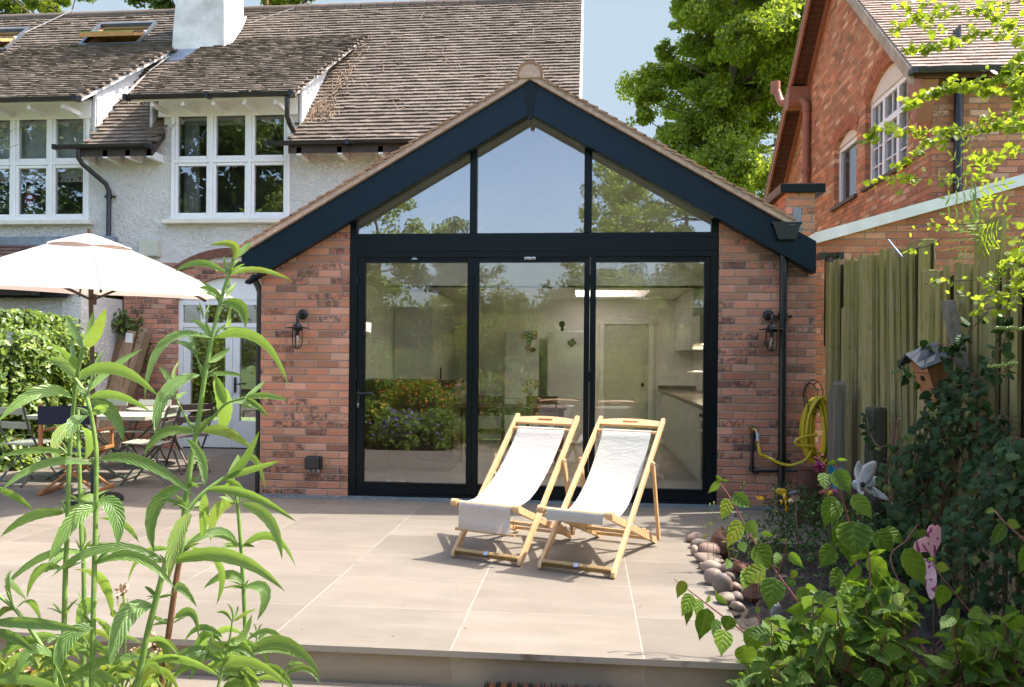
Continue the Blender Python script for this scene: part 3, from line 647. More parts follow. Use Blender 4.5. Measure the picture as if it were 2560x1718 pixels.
b.prism([(-3.42, barz(-3.42, 4.035)), (AX, 4.035), (AX, TT), (-3.42, barz(-3.42, TT))], 1, YV + .012, YV + .10); b.prism([(1.90, barz(1.90, 4.035)), (AX, 4.035), (AX, TT), (1.90, barz(1.90, TT))], 1, YV + .012, YV + .10)
b.build('mortar_verge', M['mortar'], ext)
b = B()
for y in np.arange(YV - .01, 11.4, .33):
    pr = [(AX + r_ * math.cos(a), TT - .02 + r_ * math.sin(a)) for r_, rng_ in ((.128, np.linspace(-.25, math.pi + .25, 15)), (.106, np.linspace(math.pi + .25, -.25, 15))) for a in rng_]
    b.prism(pr, 1, y, y + .325)
rt = b.build('ridge_tile', M['tile_new'], ext)
b = B(); b.prism([(AX + .107 * math.cos(a), TT - .02 + .107 * math.sin(a)) for a in np.linspace(-.3, math.pi + .3, 15)], 1, YV - .002, YV + .2); b.build('mortar', M['mortar'], rt)
b = B()
for xa, xb, ya, yb in ((-3.3, ROX[0], D + .09, 11.5), (ROX[1], AX, D + .09, 11.5), (ROX[0], ROX[1], D + .09, ROY[0]), (ROX[0], ROX[1], ROY[1], 11.5)): b.prism([(xa, barz(xa, 3.98)), (xb, barz(xb, 3.98)), (xb, barz(xb, 3.80)), (xa, barz(xa, 3.80))], 1, ya, yb)
for xa, xb, ya, yb in ((AX, RPX[0], D + .09, 11.5), (RPX[1], 2.1, D + .09, 11.5), (RPX[0], RPX[1], D + .09, ROY[0]), (RPX[0], RPX[1], ROY[1], 11.5)): b.prism([(xa, barz(xa, 3.98)), (xb, barz(xb, 3.98)), (xb, barz(xb, 3.80)), (xa, barz(xa, 3.80))], 1, ya, yb)
b.build('vaulted_ceiling', M['int_white'], ext)
# boards following the gable
YB = 7.555
def board(s):
    sg = -1 if s == 'l' else 1
    b = B()
    if s == 'l': b.prism([(-3.385, 2.27), (-3.385, barz(-3.385)), (AX - .002, 4.03), (AX - .002, 3.715), (-3.17, barz(-3.17, 3.715))], 1, YB, YB + .03)
    else: b.prism([(2.105, barz(2.105) - .25), (2.105, barz(2.105)), (AX + .002, 4.03), (AX + .002, 3.715), (2.105, barz(2.105, 3.735))], 1, YB, YB + .03)
    return b
for s in 'lr':
    bb = board(s).build('bargeboard', M['barge'], ext, bevel=.004)
b = B()
for x0, x1 in ((-3.36, AX), (AX, 2.10)): b.prism([(x0, barz(x0, 3.76)), (x1, barz(x1, 3.76)), (x1, barz(x1, 3.735)), (x0, barz(x0, 3.735))], 1, YB + .03, D + .012)
b.build('soffit', M['barge'], ext)
b = B(); b.prism([(AX - .062, 4.0), (AX, 4.028), (AX + .062, 4.0), (AX + .026, 3.70), (AX + .014, 3.665), (AX - .014, 3.665), (AX - .026, 3.70)], 1, YB - .008, YB + .03); b.build('apex_cover', M['alu'], ext)
b = B()
for ya, yb in ((8.15, 8.22), (8.915, 8.985), (9.68, 9.75)): b.box(XL + .1, XL + .16, ya, yb, .25, 2.15)
for za, zb in ((.25, .32), (2.08, 2.15)): b.box(XL + .102, XL + .158, 8.22, 9.68, za, zb)
sw = b.build('side_window', M['alu'], ext); B().box(XL + .125, XL + .131, 8.2, 9.7, .3, 2.1).build('pane', M['glass'], sw)  # glazing of the added left window, out of view
b = B()
for ya, yb in ((RW[0], RW[0] + .07), (9.59, 9.66), (RW[1] - .07, RW[1])): b.box(XR - .2, XR - .14, ya, yb, RW[2], RW[3])
for za, zb in ((RW[2], RW[2] + .07), (RW[3] - .07, RW[3])): b.box(XR - .198, XR - .142, RW[0] + .07, RW[1] - .07, za, zb)
sw = b.build('side_window', M['alu'], ext); B().box(XR - .17, XR - .164, RW[0] + .05, RW[1] - .05, RW[2] + .05, RW[3] - .05).build('pane', M['glass'], sw)  # glazing of the added worktop window, out of view
# glazed gable
YF = D + .015
gl_top = 3.755     # inner edge of the sloping rail at the apex
fr_top = 3.85
b = B()
b.box(GX0, GX1, YF, YF + .07, 2.43, 2.565)
b.box(GX0 + .002, GX1 - .002, YF + .006, YF + .065, 2.565, 2.61)
for x0, x1 in ((GX0, GX0 + .07), (GX1 - .07, GX1)): b.prism([(x0, 2.61), (x1, 2.61), (x1, barz(x1, fr_top)), (x0, barz(x0, fr_top))], 1, YF + .003, YF + .07)
for x0, x1 in ((-1.145, -1.075), (-.03, .045)):
    b.prism([(x0, 2.61), (x1, 2.61), (x1, barz(x1, gl_top)), (x0, barz(x0, gl_top))], 1, YF + .003, YF + .07); b.box(x0 + .022, x1 - .022, YF - .004, YF + .003, 2.61, barz((x0 + x1) / 2, gl_top) - .02)
for xa, xb in ((GX0 + .07, AX), (AX, GX1 - .07)):
    b.prism([(xa, barz(xa, gl_top)), (xb, barz(xb, gl_top)), (xb, barz(xb, fr_top)), (xa, barz(xa, fr_top))], 1, YF + .008, YF + .07)
for x in (-1.5, -1.2, -.9, -.15, .15, .75): b.box(x, x + .035, YF - .012, YF, 2.56, 2.575)
gf = b.build('gable_frame', M['alu'], ext, bevel=.003)
for poly in ([(-2.27, 2.61), (-1.145, 2.61), (-1.145, barz(-1.145, gl_top)), (-2.27, barz(-2.27, gl_top))], [(-1.075, 2.61), (-.03, 2.61), (-.03, barz(-.03, gl_top)), (AX, gl_top), (-1.075, barz(-1.075, gl_top))], [(.045, 2.61), (1.18, 2.61), (1.18, barz(1.18, gl_top)), (.045, barz(.045, gl_top))]):
    B().prism(poly, 1, YF + .035, YF + .041).build('pane', M['glass_top'], gf)
# folding doors
b = B(); b.box(GX0, GX0 + .075, YF, YF + .08, 0, 2.43); b.box(GX1 - .075, GX1, YF, YF + .08, 0, 2.43); b.box(GX0 + .075, GX1 - .075, YF, YF + .08, 2.375, 2.428); b.box(GX0 + .075, GX1 - .075, YF - .01, YF + .09, 0, .035)
df = b.build('door_frame', M['alu'], ext, bevel=.003)
b = B()
for x in (-2.2, -1.85, .25, 1.0): b.box(x, x + .05, YF - .008, YF, 2.385, 2.398)
b.build('vent_cover', M['alu'], df)
xs = [GX0 + .078, -1.108, .033, GX1 - .078]
for i in range(3):
    x0, x1 = xs[i] + .002, xs[i + 1] - .002; gx0, gx1 = (-2.19, -1.05, .09)[i], (-1.16, -.02, 1.12)[i]
    b = B(); y0, y1 = YF + .008, YF + .072
    b.box(x0, gx0, y0, y1, .04, 2.37); b.box(gx1, x1, y0, y1, .04, 2.37); b.box(gx0, gx1, y0, y1, .04, .15); b.box(gx0, gx1, y0, y1, 2.325, 2.37)
    b.box(gx0 - .018, gx0, y0 - .005, y0, .13, 2.345); b.box(gx1, gx1 + .018, y0 - .005, y0, .13, 2.345); b.box(gx0, gx1, y0 - .005, y0, .13, .15); b.box(gx0, gx1, y0 - .005, y0, 2.325, 2.345)
    dr = b.build('folding_door', M['alu'], ext, bevel=.003)
    B().box(gx0 - .01, gx1 + .01, y0 + .02, y0 + .026, .14, 2.335).build('pane', M['glass'], dr)
    if i == 0:
        b = B(); b.box(-2.255, -2.225, y0 - .016, y0, .90, 1.06); b.tube([(-2.24, y0 - .01, 1.03), (-2.24, y0 - .055, 1.03), (-2.08, y0 - .055, 1.03)], .012, 8); b.build('handle', M['black_pipe'], dr, bevel=.003)
        b = B(); b.lathe([(.012, 0), (.012, .008)], (-2.24, y0 - .016, .92), 10, (0, -1, 0)); b.box(-2.246, -2.234, y0 - .025, y0 - .016, .89, .92); b.build('lock', M['steel'], dr)
        b = B(); b.box(-1.715, -1.66, y0 - .018, y0, 2.352, 2.362); b.box(-1.70, -1.69, y0 - .018, y0, 2.36, 2.375); b.box(-1.68, -1.67, y0 - .018, y0, 2.36, 2.37); b.build('catch', M['steel'], dr)
    if i == 1:
        b = B()
        for s_ in (-1, 1): b.ell((AX + .0 + s_ * .028, y0 - .012, 2.365), (.024, .014, .012))
        b.box(AX - .055, AX + .055, y0 - .006, y0, 2.35, 2.38); b.build('magnet_catch', M['steel'], dr, bevel=.004)
    for z in (.25, 1.22, 2.15): B().tube([(x0 - .002, y0 - .006, z - .05), (x0 - .002, y0 - .006, z + .05)], .010, 8).build('hinge', M['alu'], dr)
# perforated drain along the threshold
b = B(); x = -3.26
b.box(-3.26, 2.15, D - .115, D - .013, .003, .006)
while x < 2.14:
    b.box(x, x + .022, D - .112, D - .016, .006, .014); x += .045
b.box(-3.26, 2.15, D - .125, D - .115, .002, .016); b.box(-3.26, 2.15, D - .016, D - .006, .002, .016)
b.build('drain_channel', plain('galvanised', (.34, .40, .44), .4, .8, .2, 20), ext)
# rain pipe with hopper on the right, thin pipe round the left corner
pipe([(1.83, D - .07, 2.58), (1.83, D - .07, .02)], .036, ext, brackets=[(1.83, D - .07, 1.80), (1.83, D - .07, .45)])
hp_ = B(); y0, y1 = D - .19, D - .02
for (za, zb, wa, wb) in ((2.50, 2.64, .075, .125), (2.64, 2.665, .135, .135)):
    vs = [(1.83 + s_ * w_, yy, zz) for zz, w_ in ((za, wa), (zb, wb)) for s_, yy in ((-1, y0), (1, y0), (1, y1), (-1, y1))]
    hp_.add(vs, [(0, 3, 2, 1), (4, 5, 6, 7)] + [(k, (k + 1) % 4, (k + 1) % 4 + 4, k + 4) for k in range(4)])
hp_.build('hopper', M['black_pipe'], ext, bevel=.004)
pipe([(-3.35, D + .02, 2.2), (-3.30, D + .05, 2.1), (-3.275, D + .05, 2.03), (-3.275, D + .05, .0)], .032, ext)
b = B(); gutter(b, (-3.44, 11.3, 2.32), (-3.44, YB + .05, 2.32)); b.build('gutter', M['black_pipe'], ext)
# ---- the rooms behind the glass
YK = 13.8
b = B(); b.box(XL + .3, XR - .3, D + .09, YK, -.06, -.005); b.build('floor', M['floor_int'], ext)
b = B(); b.box(XL + .3, XL + .32, 9.75, YK, 0, 2.5); b.box(XL + .3, XL + .32, D + .3, 8.15, 0, 2.5); b.box(XL + .3, XL + .32, 8.15, 9.75, 2.15, 2.5); b.box(XL + .3, XL + .32, 8.15, 9.75, 0, .25); 
for ya, yb, za, zb in ((D + .3, RW[0], 0, 2.6), (RW[1], YK, 0, 2.6), (RW[0], RW[1], 0, RW[2]), (RW[0], RW[1], RW[3], 2.6)): b.box(XR - .32, XR - .3, ya, yb, za, zb)
b.box(XL + .3, XR - .3, YK, YK + .1, 0, 2.5); b.prism([(XL + .32, 2.44), (XL + .32, barz(XL + .32, 3.8)), (AX, 3.8), (XR - .32, barz(XR - .32, 3.8)), (XR - .32, 2.44)], 1, 11.35, 11.45)
b.build('inner_wall', M['int_white'], ext)
RLX = (-.17, .95, 12.05, 13.35)
b = B(); b.box(XL + .3, RLX[0], 11.45, YK, 2.44, 2.54); b.box(RLX[1], XR - .02, 11.45, YK + .1, 2.44, 2.54); b.box(RLX[0], RLX[1], 11.45, RLX[2], 2.44, 2.54); b.box(RLX[0], RLX[1], RLX[3], YK + .1, 2.44, 2.54)
b.box(RLX[0] - .02, RLX[0], RLX[2], RLX[3], 2.54, 2.85); b.box(RLX[1], RLX[1] + .02, RLX[2], RLX[3], 2.54, 2.85); b.box(RLX[0], RLX[1], RLX[2] - .02, RLX[2], 2.54, 2.85); b.box(RLX[0], RLX[1], RLX[3], RLX[3] + .02, 2.54, 2.85)
fc_ = b.build('flat_ceiling', M['int_white'], ext)
t_ = NT('rooflight_diffuser'); _tr = t_.n('BsdfTranslucent', {0: (.92, .92, .9, 1)}); t_.t.links.new(_tr.outputs[0], t_.out.inputs[0])
B().box(RLX[0], RLX[1], RLX[2], RLX[3], 2.446, 2.45).build('added_diffuser', t_.m, fc_)  # diffuser added so the rooflight looks bright and lights the kitchen
def panel_door(x0, x1, y, z1, par, knob, name='inner_door'):
    b = B(); b.box(x0, x1, y - .03, y, .01, z1); m_ = (x0 + x1) / 2
    d = b.build(name, plain('door_paint', (.60, .60, .50), .45, 0, .02, 3) if 'dp' not in M else M['dp'], par)
    b = B()
    for a0, a1 in ((x0 + .1, m_ - .045), (m_ + .045, x1 - .1)):
        for c0, c1 in ((.2, .72), (.9, z1 - .12)):
            for q in ((a0 - .018, a0, c0, c1), (a1, a1 + .018, c0, c1), (a0 - .018, a1 + .018, c0 - .018, c0), (a0 - .018, a1 + .018, c1, c1 + .018)): b.box(q[0], q[1], y - .040, y - .03, q[2], q[3])
    b.build('moulding', M['dp'], d)
    b = B()
    for q in ((x0 - .1, x0 - .01, 0, z1 + .1), (x1 + .01, x1 + .1, 0, z1 + .1), (x0 - .01, x1 + .01, z1 + .01, z1 + .1)): b.box(q[0], q[1], y - .05, y, q[2], q[3])
    b.build('architrave', M['int_white'], d, bevel=.004)
    b = B(); b.tube([(knob, y - .03, .98), (knob, y - .075, .98)], .012, 8); b.ell((knob, y - .085, .98), (.034, .028, .034)); b.build('knob', M['black_pipe'], d, smooth=True)
M['dp'] = plain('door_paint', (.56, .57, .46), .45, 0, .02, 3)
pa = PY(1350 + 397 / 2.451, 900, YK); pb = PY(1350 + 660 / 2.451, 900, YK)
panel_door(pa.x, pb.x, YK, 2.0, ext, pb.x - .09)
pc = PY(1078, 900, YK); panel_door(pc.x, pc.x + .78, YK, 2.0, ext, pc.x + .7)
b = B(); b.box(XL + .33, XL + .93, 11.9, YK - .01, .1, 2.40); tc = b.build('tall_cupboard', M['cupboard'], ext, bevel=.003)
b = B(); b.box(XL + .93, XL + .95, 12.5, 12.54, 1.0, 1.25); b.build('handle', M['alu'], tc)
# kitchen run on the right
kit = thing('kitchen_units', 'glossy white kitchen units with a dark worktop along the right wall, behind the third door', 'kitchen units', (1.5, 11, 0))
b = B(); 
for ya, yb in ((8.75, 9.6), (9.604, 10.5), (10.504, 11.4), (11.404, 12.3), (12.304, 13.35)): b.box(1.24, XR - .33, ya, yb - .004, .12, .86)
b.build('cupboard', M['cupboard'], kit, bevel=.002)
b = B(); b.box(1.30, XR - .33, 8.1, 13.4, 0, .12); b.build('plinth', M['cupboard'], kit)
b = B(); b.box(1.20, XR - .33, 8.08, 13.42, .88, .92); b.box(1.20, XR - .33, 13.42, 13.44, .88, .98); b.build('worktop', plain('worktop', (.10, .085, .065), .22, 0, .2, 30), kit, bevel=.003)
b = B(); b.box(1.24, XR - .33, 8.12, 8.74, .12, .86); ov = b.build('oven', plain('oven_black', (.015, .015, .016), .12, 0, .05, 3), kit, bevel=.003)
b = B(); b.tube([(1.205, 8.18, .66), (1.205, 8.68, .66)], .012, 8); b.box(1.234, 1.24, 8.14, 8.72, .74, .85); b.build('oven_trim', M['steel'], ov)
b = B()
for i in range(4): b.lathe([(.02, 0), (.018, .025)], (1.234, 8.22 + .14 * i, .80), 10, (-1, 0, 0))
b.build('control', M['alu'], ov)
b = B(); b.box(1.5, XR - .33, 11.5, YK - .01, 1.55, 2.43); b.build('wall_cupboard', M['cupboard'], kit, bevel=.02)
b = B(); b.box(1.48, XR - .33, 10.6, 11.45, 1.62, 2.0); hd = b.build('cooker_hood', M['steel'], kit, bevel=.004)
b = B(); b.tube([(1.62, 11.2, .92), (1.62, 11.2, 1.22), (1.60, 11.2, 1.235), (1.42, 11.2, 1.235), (1.405, 11.2, 1.22)], .014, 8); b.tube([(1.62, 11.2, .92), (1.62, 11.2, 1.0)], .024, 8); b.build('tap', M['steel'], kit, smooth=True)
b = B()
for x in (1.60, 1.72, 1.84): b.lathe([(.02, 0), (.02, .006)], (x, 11.0, 1.612), 10)
b.build('lamp', emit_mat('hood_lamp', (1, .75, .45), 12.), hd)
al = bpy.data.lights.new('hood_light', 'AREA'); al.shape = 'RECTANGLE'; al.size = .32; al.size_y = .7; al.energy = 6.0; al.color = (1, .80, .55)
ao = bpy.data.objects.new('hood_light', al); ao.location = (1.66, 11.0, 1.60); place(ao, hd)
b = B()
for x in (1.28, 1.43): b.box(x, x + .13, YK - .012, YK - .001, 1.06, 1.15)
b.build('socket', M['white'], kit, bevel=.004)
# two white fridges with magnets
M['fridge'] = plain('fridge_white', (.72, .72, .70), .3, 0, .02, 3)
def fridge(px0, px1, label):
    a, c = PY(px0, 950, 13.0).x, PY(px1, 950, 13.0).x
    f = thing('fridge', label, 'fridge', ((a + c) / 2, 13.3, 0), group='white fridges')
    b = B(); b.box(a, c, 13.06, 13.7, .02, 1.86); b.build('cabinet', M['fridge'], f, bevel=.015)
    b = B(); b.box(a, c, 13.0, 13.055, .75, 1.855); b.build('door', M['fridge'], f, bevel=.012)
    b = B(); b.box(a, c, 13.0, 13.055, .04, .74); b.build('freezer_door', M['fridge'], f, bevel=.012)
    return f, a, c
f1, fa, fb = fridge(1262, 1346, 'white fridge with a tree of coloured magnet tiles, left of the dark gap')
cols = {'g': (.05, .35, .08), 'r': (.5, .06, .04), 'b': (.05, .2, .45), 'y': (.6, .42, .05)}
mt = {k: plain('magnet_' + k, v, .4) for k, v in cols.items()}
tr = thing('magnet_tree', 'small tree shape of red, green and yellow magnet tiles on the fridge door', 'fridge magnets', (fb - .2, 12.99, 1.6))
for k, (px, py) in zip('rgggbybyr', [(1320, 870), (1322, 859), (1323, 848), (1324, 838), (1326, 832), (1309, 841), (1315, 834), (1338, 833), (1336, 843)]):
    p = PY(px, py, 12.99); b = B(); s_ = .034
    for q in ((-s_, -s_ + .012, -s_, s_), (s_ - .012, s_, -s_, s_), (-s_, s_, -s_, -s_ + .012), (-s_, s_, s_ - .012, s_)): b.box(p.x + q[0], p.x + q[1], 12.986, 12.998, p.z + q[2], p.z + q[3])
    b.build('magnet_tile', mt[k], tr)
p = PY(1333, 875, 12.99); b = B(); b.lathe([(.042, 0), (.042, .01), (.032, .01), (.032, .002)], (p.x, 12.998, p.z), 16, (0, -1, 0)); b.box(p.x - .003, p.x + .003, 12.99, 12.997, p.z - .005, p.z + .028)
tag(b.build('dial_magnet', M['alu']), 'small round black dial stuck below the magnet tree on the fridge', 'fridge magnet')
f2, fa2, fb2 = fridge(1368, 1470, 'white fridge with a dark photo magnet, right of the dark gap')
p = PY(1430, 857, 12.99); b = B(); b.prism(rot2([(-.06, -.05), (.06, -.05), (.06, .05), (-.06, .05)], .6, (p.x, p.z)), 1, 12.99, 12.998); tag(b.build('photo_magnet', plain('photo', (.08, .10, .07), .4, 0, .8, 30)), 'dark square photo magnet turned on its corner on the right fridge', 'fridge magnet')
p = PY(1404, 819, YK - 1); b = B(); b.lathe([(.05, 0), (.05, .02)], (p.x, 12.99, 1.97), 16, (0, -1, 0)); b.box(p.x - .02, p.x + .02, 13.0, 13.3, 1.86, 1.98); tag(b.build('timer_dial', M['alu']), 'round black kitchen timer standing on top of the right fridge', 'timer')
# dining table and two chairs indoors
M['walnut'] = wood_mat('walnut', (.045, .022, .012), (.11, .055, .03), 1., .4, 0)
tb = thing('dining_table', 'dark wooden dining table indoors behind the middle door', 'table', (-1.0, 11.0, 0))
b = B(); b.box(-1.75, -.25, 10.5, 11.3, .72, .75); b.build('tabletop', M['walnut'], tb, bevel=.005)
b = B(); b.box(-1.68, -.32, 10.56, 10.58, .64, .72); b.box(-1.68, -.32, 11.22, 11.24, .64, .72); b.build('apron', M['walnut'], tb)
for x in (-1.70, -.36):
    for y in (10.55, 11.19): B().box(x, x + .06, y, y + .06, 0, .72).build('leg', M['walnut'], tb)
def dining_chair(loc, rz, label):
    t = thing('dining_chair', label, 'chair', loc, rz, 'dining chairs')
    def pl(bb, n): 
        o = bb.build(n, M['walnut'], None, bevel=.004); o.parent = t
    b = B(); b.box(-.21, .21, -.21, .21, .43, .46); pl(b, 'seat')
    for x in (-.18, .18):
        for y in (-.18, .19): b = B(); b.bar((x, y, 0), (x, y + (.03 if y > 0 else 0), .92 if y > 0 else .43), .035, .035, (0, 1, 0)); pl(b, 'leg')
    b = B(); b.box(-.2, .2, .20, .22, .82, .92); b.box(-.2, .2, .20, .22, .66, .70); pl(b, 'backrest')
dining_chair((-.55, 10.35, 0), math.pi, 'dark wooden dining chair at the right end of the indoor table')
dining_chair((-1.25, 10.3, 0), math.pi + .1, 'dark wooden dining chair in the middle of the indoor table')
# flowers in a jug on the table, a small paper cone
jg = thing('flower_jug', 'small jug of yellow flowers on the indoor dining table', 'vase', (-.75, 10.8, .75))
b = B(); b.lathe([(.035, 0), (.05, .05), (.045, .1), (.03, .14), (.034, .15)], (-.75, 10.8, .75), 14); b.build('jug', plain('jug_glaze', (.35, .25, .06), .3), jg, smooth=True)
b = B()
for i in range(14):
    a = random.uniform(0, 6.3); r_ = random.uniform(.02, .13); p = Vector((-.75 + r_ * math.cos(a), 10.8 + r_ * math.sin(a), .95 + random.uniform(0, .16)))
    b.m = 0; b.tube([(-.75, 10.8, .88), p], .003, 4); b.m = 1; b.ell(p, (.022, .022, .016), n=7, m=4)
b.build('flowers', [plain('stalk', (.06, .14, .03), .6), plain('petal_yellow', (.6, .42, .05), .6)], jg)
p = PY(850 + 1160 / 2.613, 550 + 1172 / 2.613, 10.9); b = B(); b.lathe([(.03, 0), (.001, .1)], (p.x, 10.9, .78), 10, (1, 0, 0)); tag(b.build('paper_cone', plain('orange_paper', (.6, .25, .12), .7)), 'little orange cone lying on the indoor dining table', 'cone')
cabd = thing('wooden_cabinet', 'low dark brown wooden cabinet indoors behind the first folding door', 'cabinet', (-2.2, 9.9, 0))
b = B(); b.box(-2.78, -1.6, 9.62, 10.15, .06, 1.08); b.box(-2.74, -1.64, 9.66, 10.12, 0, .06); b.build('body', M['walnut'], cabd, bevel=.004)
b = B(); b.box(-2.82, -1.56, 9.58, 10.17, 1.08, 1.12); b.build('top', M['walnut'], cabd, bevel=.006)
for k in range(3): b = B(); b.box(-2.76 + .385 * k, -2.40 + .385 * k, 9.60, 9.618, .1, 1.05); d_ = b.build('door', M['walnut'], cabd, bevel=.003); B().ell((-2.42 + .385 * k, 9.585, .6), (.014, .014, .014), None, 8, 5).build('knob', M['steel'], d_)
# white shoes on the floor behind the first door
sh = thing('shoes', 'pair of white shoes on the floor behind the first folding door', 'shoes', (-2.0, D + .3, 0))
for i, x in enumerate((-2.03, -1.88)):
    b = B(); b.ell((x, D + .33, .045), (.045, .13, .045), n=12, m=8); b.ell((x, D + .40, .08), (.038, .06, .05), n=12, m=8); b.build('shoe', plain('shoe_white', (.7, .68, .64), .6) if 'shoe' not in M else M['shoe'], sh, smooth=True)

# ------------------------------------------------------------------ red brick neighbour on the right
nb = thing('brick_house', 'old red brick house on the right with a gable, arched windows and terracotta boards', 'house', (4.1, 9.9, 0))
NX, NY0, NY1 = 4.10, 9.95, 17.0
NRY, NRZ, NEZ, NEY = 13.6, 8.20, 4.83, 9.72
NS = (NRZ - NEZ) / (NRY - NEY)
def nz(y): return NRZ - NS * abs(y - NRY)
BW, SW = (10.69, 12.25, 3.98, 5.2), (12.63, 13.72, 3.97, 4.93)
b = B()
ys = sorted({NY0, NY1, NRY, *[v for w in (BW, SW) for v in w[:2]], *np.linspace(BW[0], BW[1], 9), *np.linspace(SW[0], SW[1], 9)})
def arch_top(w, y, rise): 
    t = (y - (w[0] + w[1]) / 2) / ((w[1] - w[0]) / 2); return w[3] + rise * (1 - t * t)
for ya, yb in zip(ys, ys[1:]):
    ym_ = (ya + yb) / 2; w = BW if BW[0] < ym_ < BW[1] else SW if SW[0] < ym_ < SW[1] else None
    if w is None: b.prism([(ya, 0), (yb, 0), (yb, nz(yb) - .06), (ya, nz(ya) - .06)], 0, NX, NX + .3)
    else:
        rs = .30 if w is BW else .16
        b.box(NX, NX + .3, ya, yb, 0, w[2]); b.prism([(ya, arch_top(w, ya, rs)), (yb, arch_top(w, yb, rs)), (yb, nz(yb) - .06), (ya, nz(ya) - .06)], 0, NX, NX + .3)
b.box(NX + .3, 12, NY0, NY0 + .3, 0, 4.75); b.box(NX + .3, 12, NY1 - .3, NY1, 0, 4.75); b.prism([(NY0 + .3, 0), (NY0 + .3, 4.7), (NRY, NRZ - .2), (NY1 - .3, 4.7), (NY1 - .3, 0)], 0, 11.7, 12)
b.build('wall', M['brick_old'], nb)
M['brick_arch'] = plain('arch_brick', (.36, .115, .05), .85, 0, .4, 16, .6, 60)
for w, rs, nn_ in ((BW, .30, 19), (SW, .16, 14)):
    b = B(); hw_ = (w[1] - w[0]) / 2; c_ = (w[0] + w[1]) / 2; R_ = (hw_ * hw_ + rs * rs) / (2 * rs)
    for row in (0, 1):
        for i in range(nn_):
            t0, t1 = [math.asin(max(-1, min(1, hw_ / R_ * (2 * (i + e + .5 * row * 0) / nn_ - 1)))) for e in (.06, .94)]
            r0_, r1_ = R_ + .005 + .115 * row, R_ + .11 + .115 * row
            b.prism([(c_ + r_ * math.sin(t), w[3] + rs - R_ + r_ * math.cos(t)) for t, r_ in ((t0, r0_), (t1, r0_), (t1, r1_), (t0, r1_))], 0, NX - .008, NX + .05)
    b.build('brick_arch', M['brick_arch'], nb)
def side_window(w, rs, cols, rows, bars, name='window'):
    x = NX + .08; b = B(); fw = .07
    b.box(x, x + .07, w[0], w[0] + fw, w[2], w[3]); b.box(x, x + .07, w[1] - fw, w[1], w[2], w[3]); b.box(x, x + .07, w[0] + fw, w[1] - fw, w[2], w[2] + fw); b.box(x, x + .07, w[0] + fw, w[1] - fw, w[3] - fw, w[3])
    for i in range(1, cols):
        yy = w[0] + (w[1] - w[0]) * i / cols; b.box(x - .004, x + .07, yy - .04, yy + .04, w[2] + fw, w[3] - fw)
    for r_ in rows: b.box(x - .002, x + .07, w[0] + fw, w[1] - fw, w[2] + (w[3] - w[2]) * r_ - .045, w[2] + (w[3] - w[2]) * r_ + .045)
    for i in range(cols if bars else 0):
        ya = w[0] + (w[1] - w[0]) * (i + .5) / cols; b.box(x + .02, x + .05, ya - .011, ya + .011, w[2] + fw, w[3] - fw)
    for r_ in bars: b.box(x + .02, x + .05, w[0] + fw, w[1] - fw, w[2] + (w[3] - w[2]) * r_ - .011, w[2] + (w[3] - w[2]) * r_ + .011)
    o = b.build(name, M['white'], nb, bevel=.004)
    B().box(x + .045, x + .051, w[0] + .05, w[1] - .05, w[2] + .05, w[3] - .05).build('pane', M['glass_old'] if bars else M['glass_side'], o)
    b = B(); ar = [(y, arch_top(w, y, rs) - .002) for y in np.linspace(w[0] + .001, w[1] - .001, 12)]
    b.prism([(w[0] + .001, w[3])] + ar + [(w[1] - .001, w[3])], 0, NX + .06, NX + .2); b.build('arch_panel', plain('cream_panel', (.66, .58, .48), .7, 0, .06, 4) if 'cp' not in M else M['cp'], o)
    b = B(); b.box(NX - .05, NX + .14, w[0] - .06, w[1] + .06, w[2] - .06, w[2] - .002); b.build('sill', plain('dark_sill', (.08, .045, .035), .6) if 'ds' not in M else M['ds'], o, bevel=.008)
    b = B(); b.box(NX + .5, NX + .52, w[0] - .3, w[1] + .3, w[2] - .2, w[3] + .4); b.build('curtain', plain('room_dark', (.10, .11, .11), .9), o)  # plain dark sheet behind the panes, standing in for the unlit room
    return o
M['glass_side'] = glass_mat('obscure_glass', .2, (.35, .48, .48), .08, .05); M['cp'] = plain('cream_panel', (.66, .58, .48), .7, 0, .06, 4); M['ds'] = plain('dark_sill', (.08, .045, .035), .6)
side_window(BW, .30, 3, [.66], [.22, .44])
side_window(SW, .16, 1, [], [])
tiles('roof', M['tile_right'], nb, (3.78, NEY, NEZ), (1, 0, 0), (0, 1, NS), 8.0, math.hypot(NRY - NEY, NRZ - NEZ), .17, .098, None, .014, jit=.6)
b = B(); b.prism([(NEY, NEZ - .12), (NEY, NEZ - .02), (NRY, NRZ - .02), (NRY, NRZ - .12)], 0, 3.80, 12); b.prism([(2 * NRY - NEY, NEZ - .12), (2 * NRY - NEY, NEZ - .0), (NRY, NRZ), (NRY, NRZ - .12)], 0, 3.80, 12); b.build('roof_deck', plain('tile_underside', (.12, .05, .03), .9, 0, .4, 20), nb)
b = B()   # underside battens and tile tails along the overhang
for i in range(46):
    t = i / 46; y = NRY + (NRY - NEY) * t; b.box(3.82, NX - .02, y, y + .05, nz(y) - .150, nz(y) - .118)
b.build('soffit_tiles', plain('soffit_tile', (.10, .04, .025), .9, 0, .4, 30), nb)
def rake(bb, x0, x1, ya, yb, h0, h1): bb.prism([(ya, nz(ya) + h0), (ya, nz(ya) + h1), (yb, nz(yb) + h1), (yb, nz(yb) + h0)], 0, x0, x1)
b = B(); rake(b, 3.755, 3.80, NRY, 17.55, -.22, -.0); rake(b, 3.745, 3.76, NRY, 17.55, -.09, .0); b.build('bargeboard', M['terra_paint'], nb, bevel=.006)
b = B(); rake(b, NX - .05, NX - .002, NRY, 17.0, -.33, -.13); b.build('wall_plate', M['terra_paint'], nb)
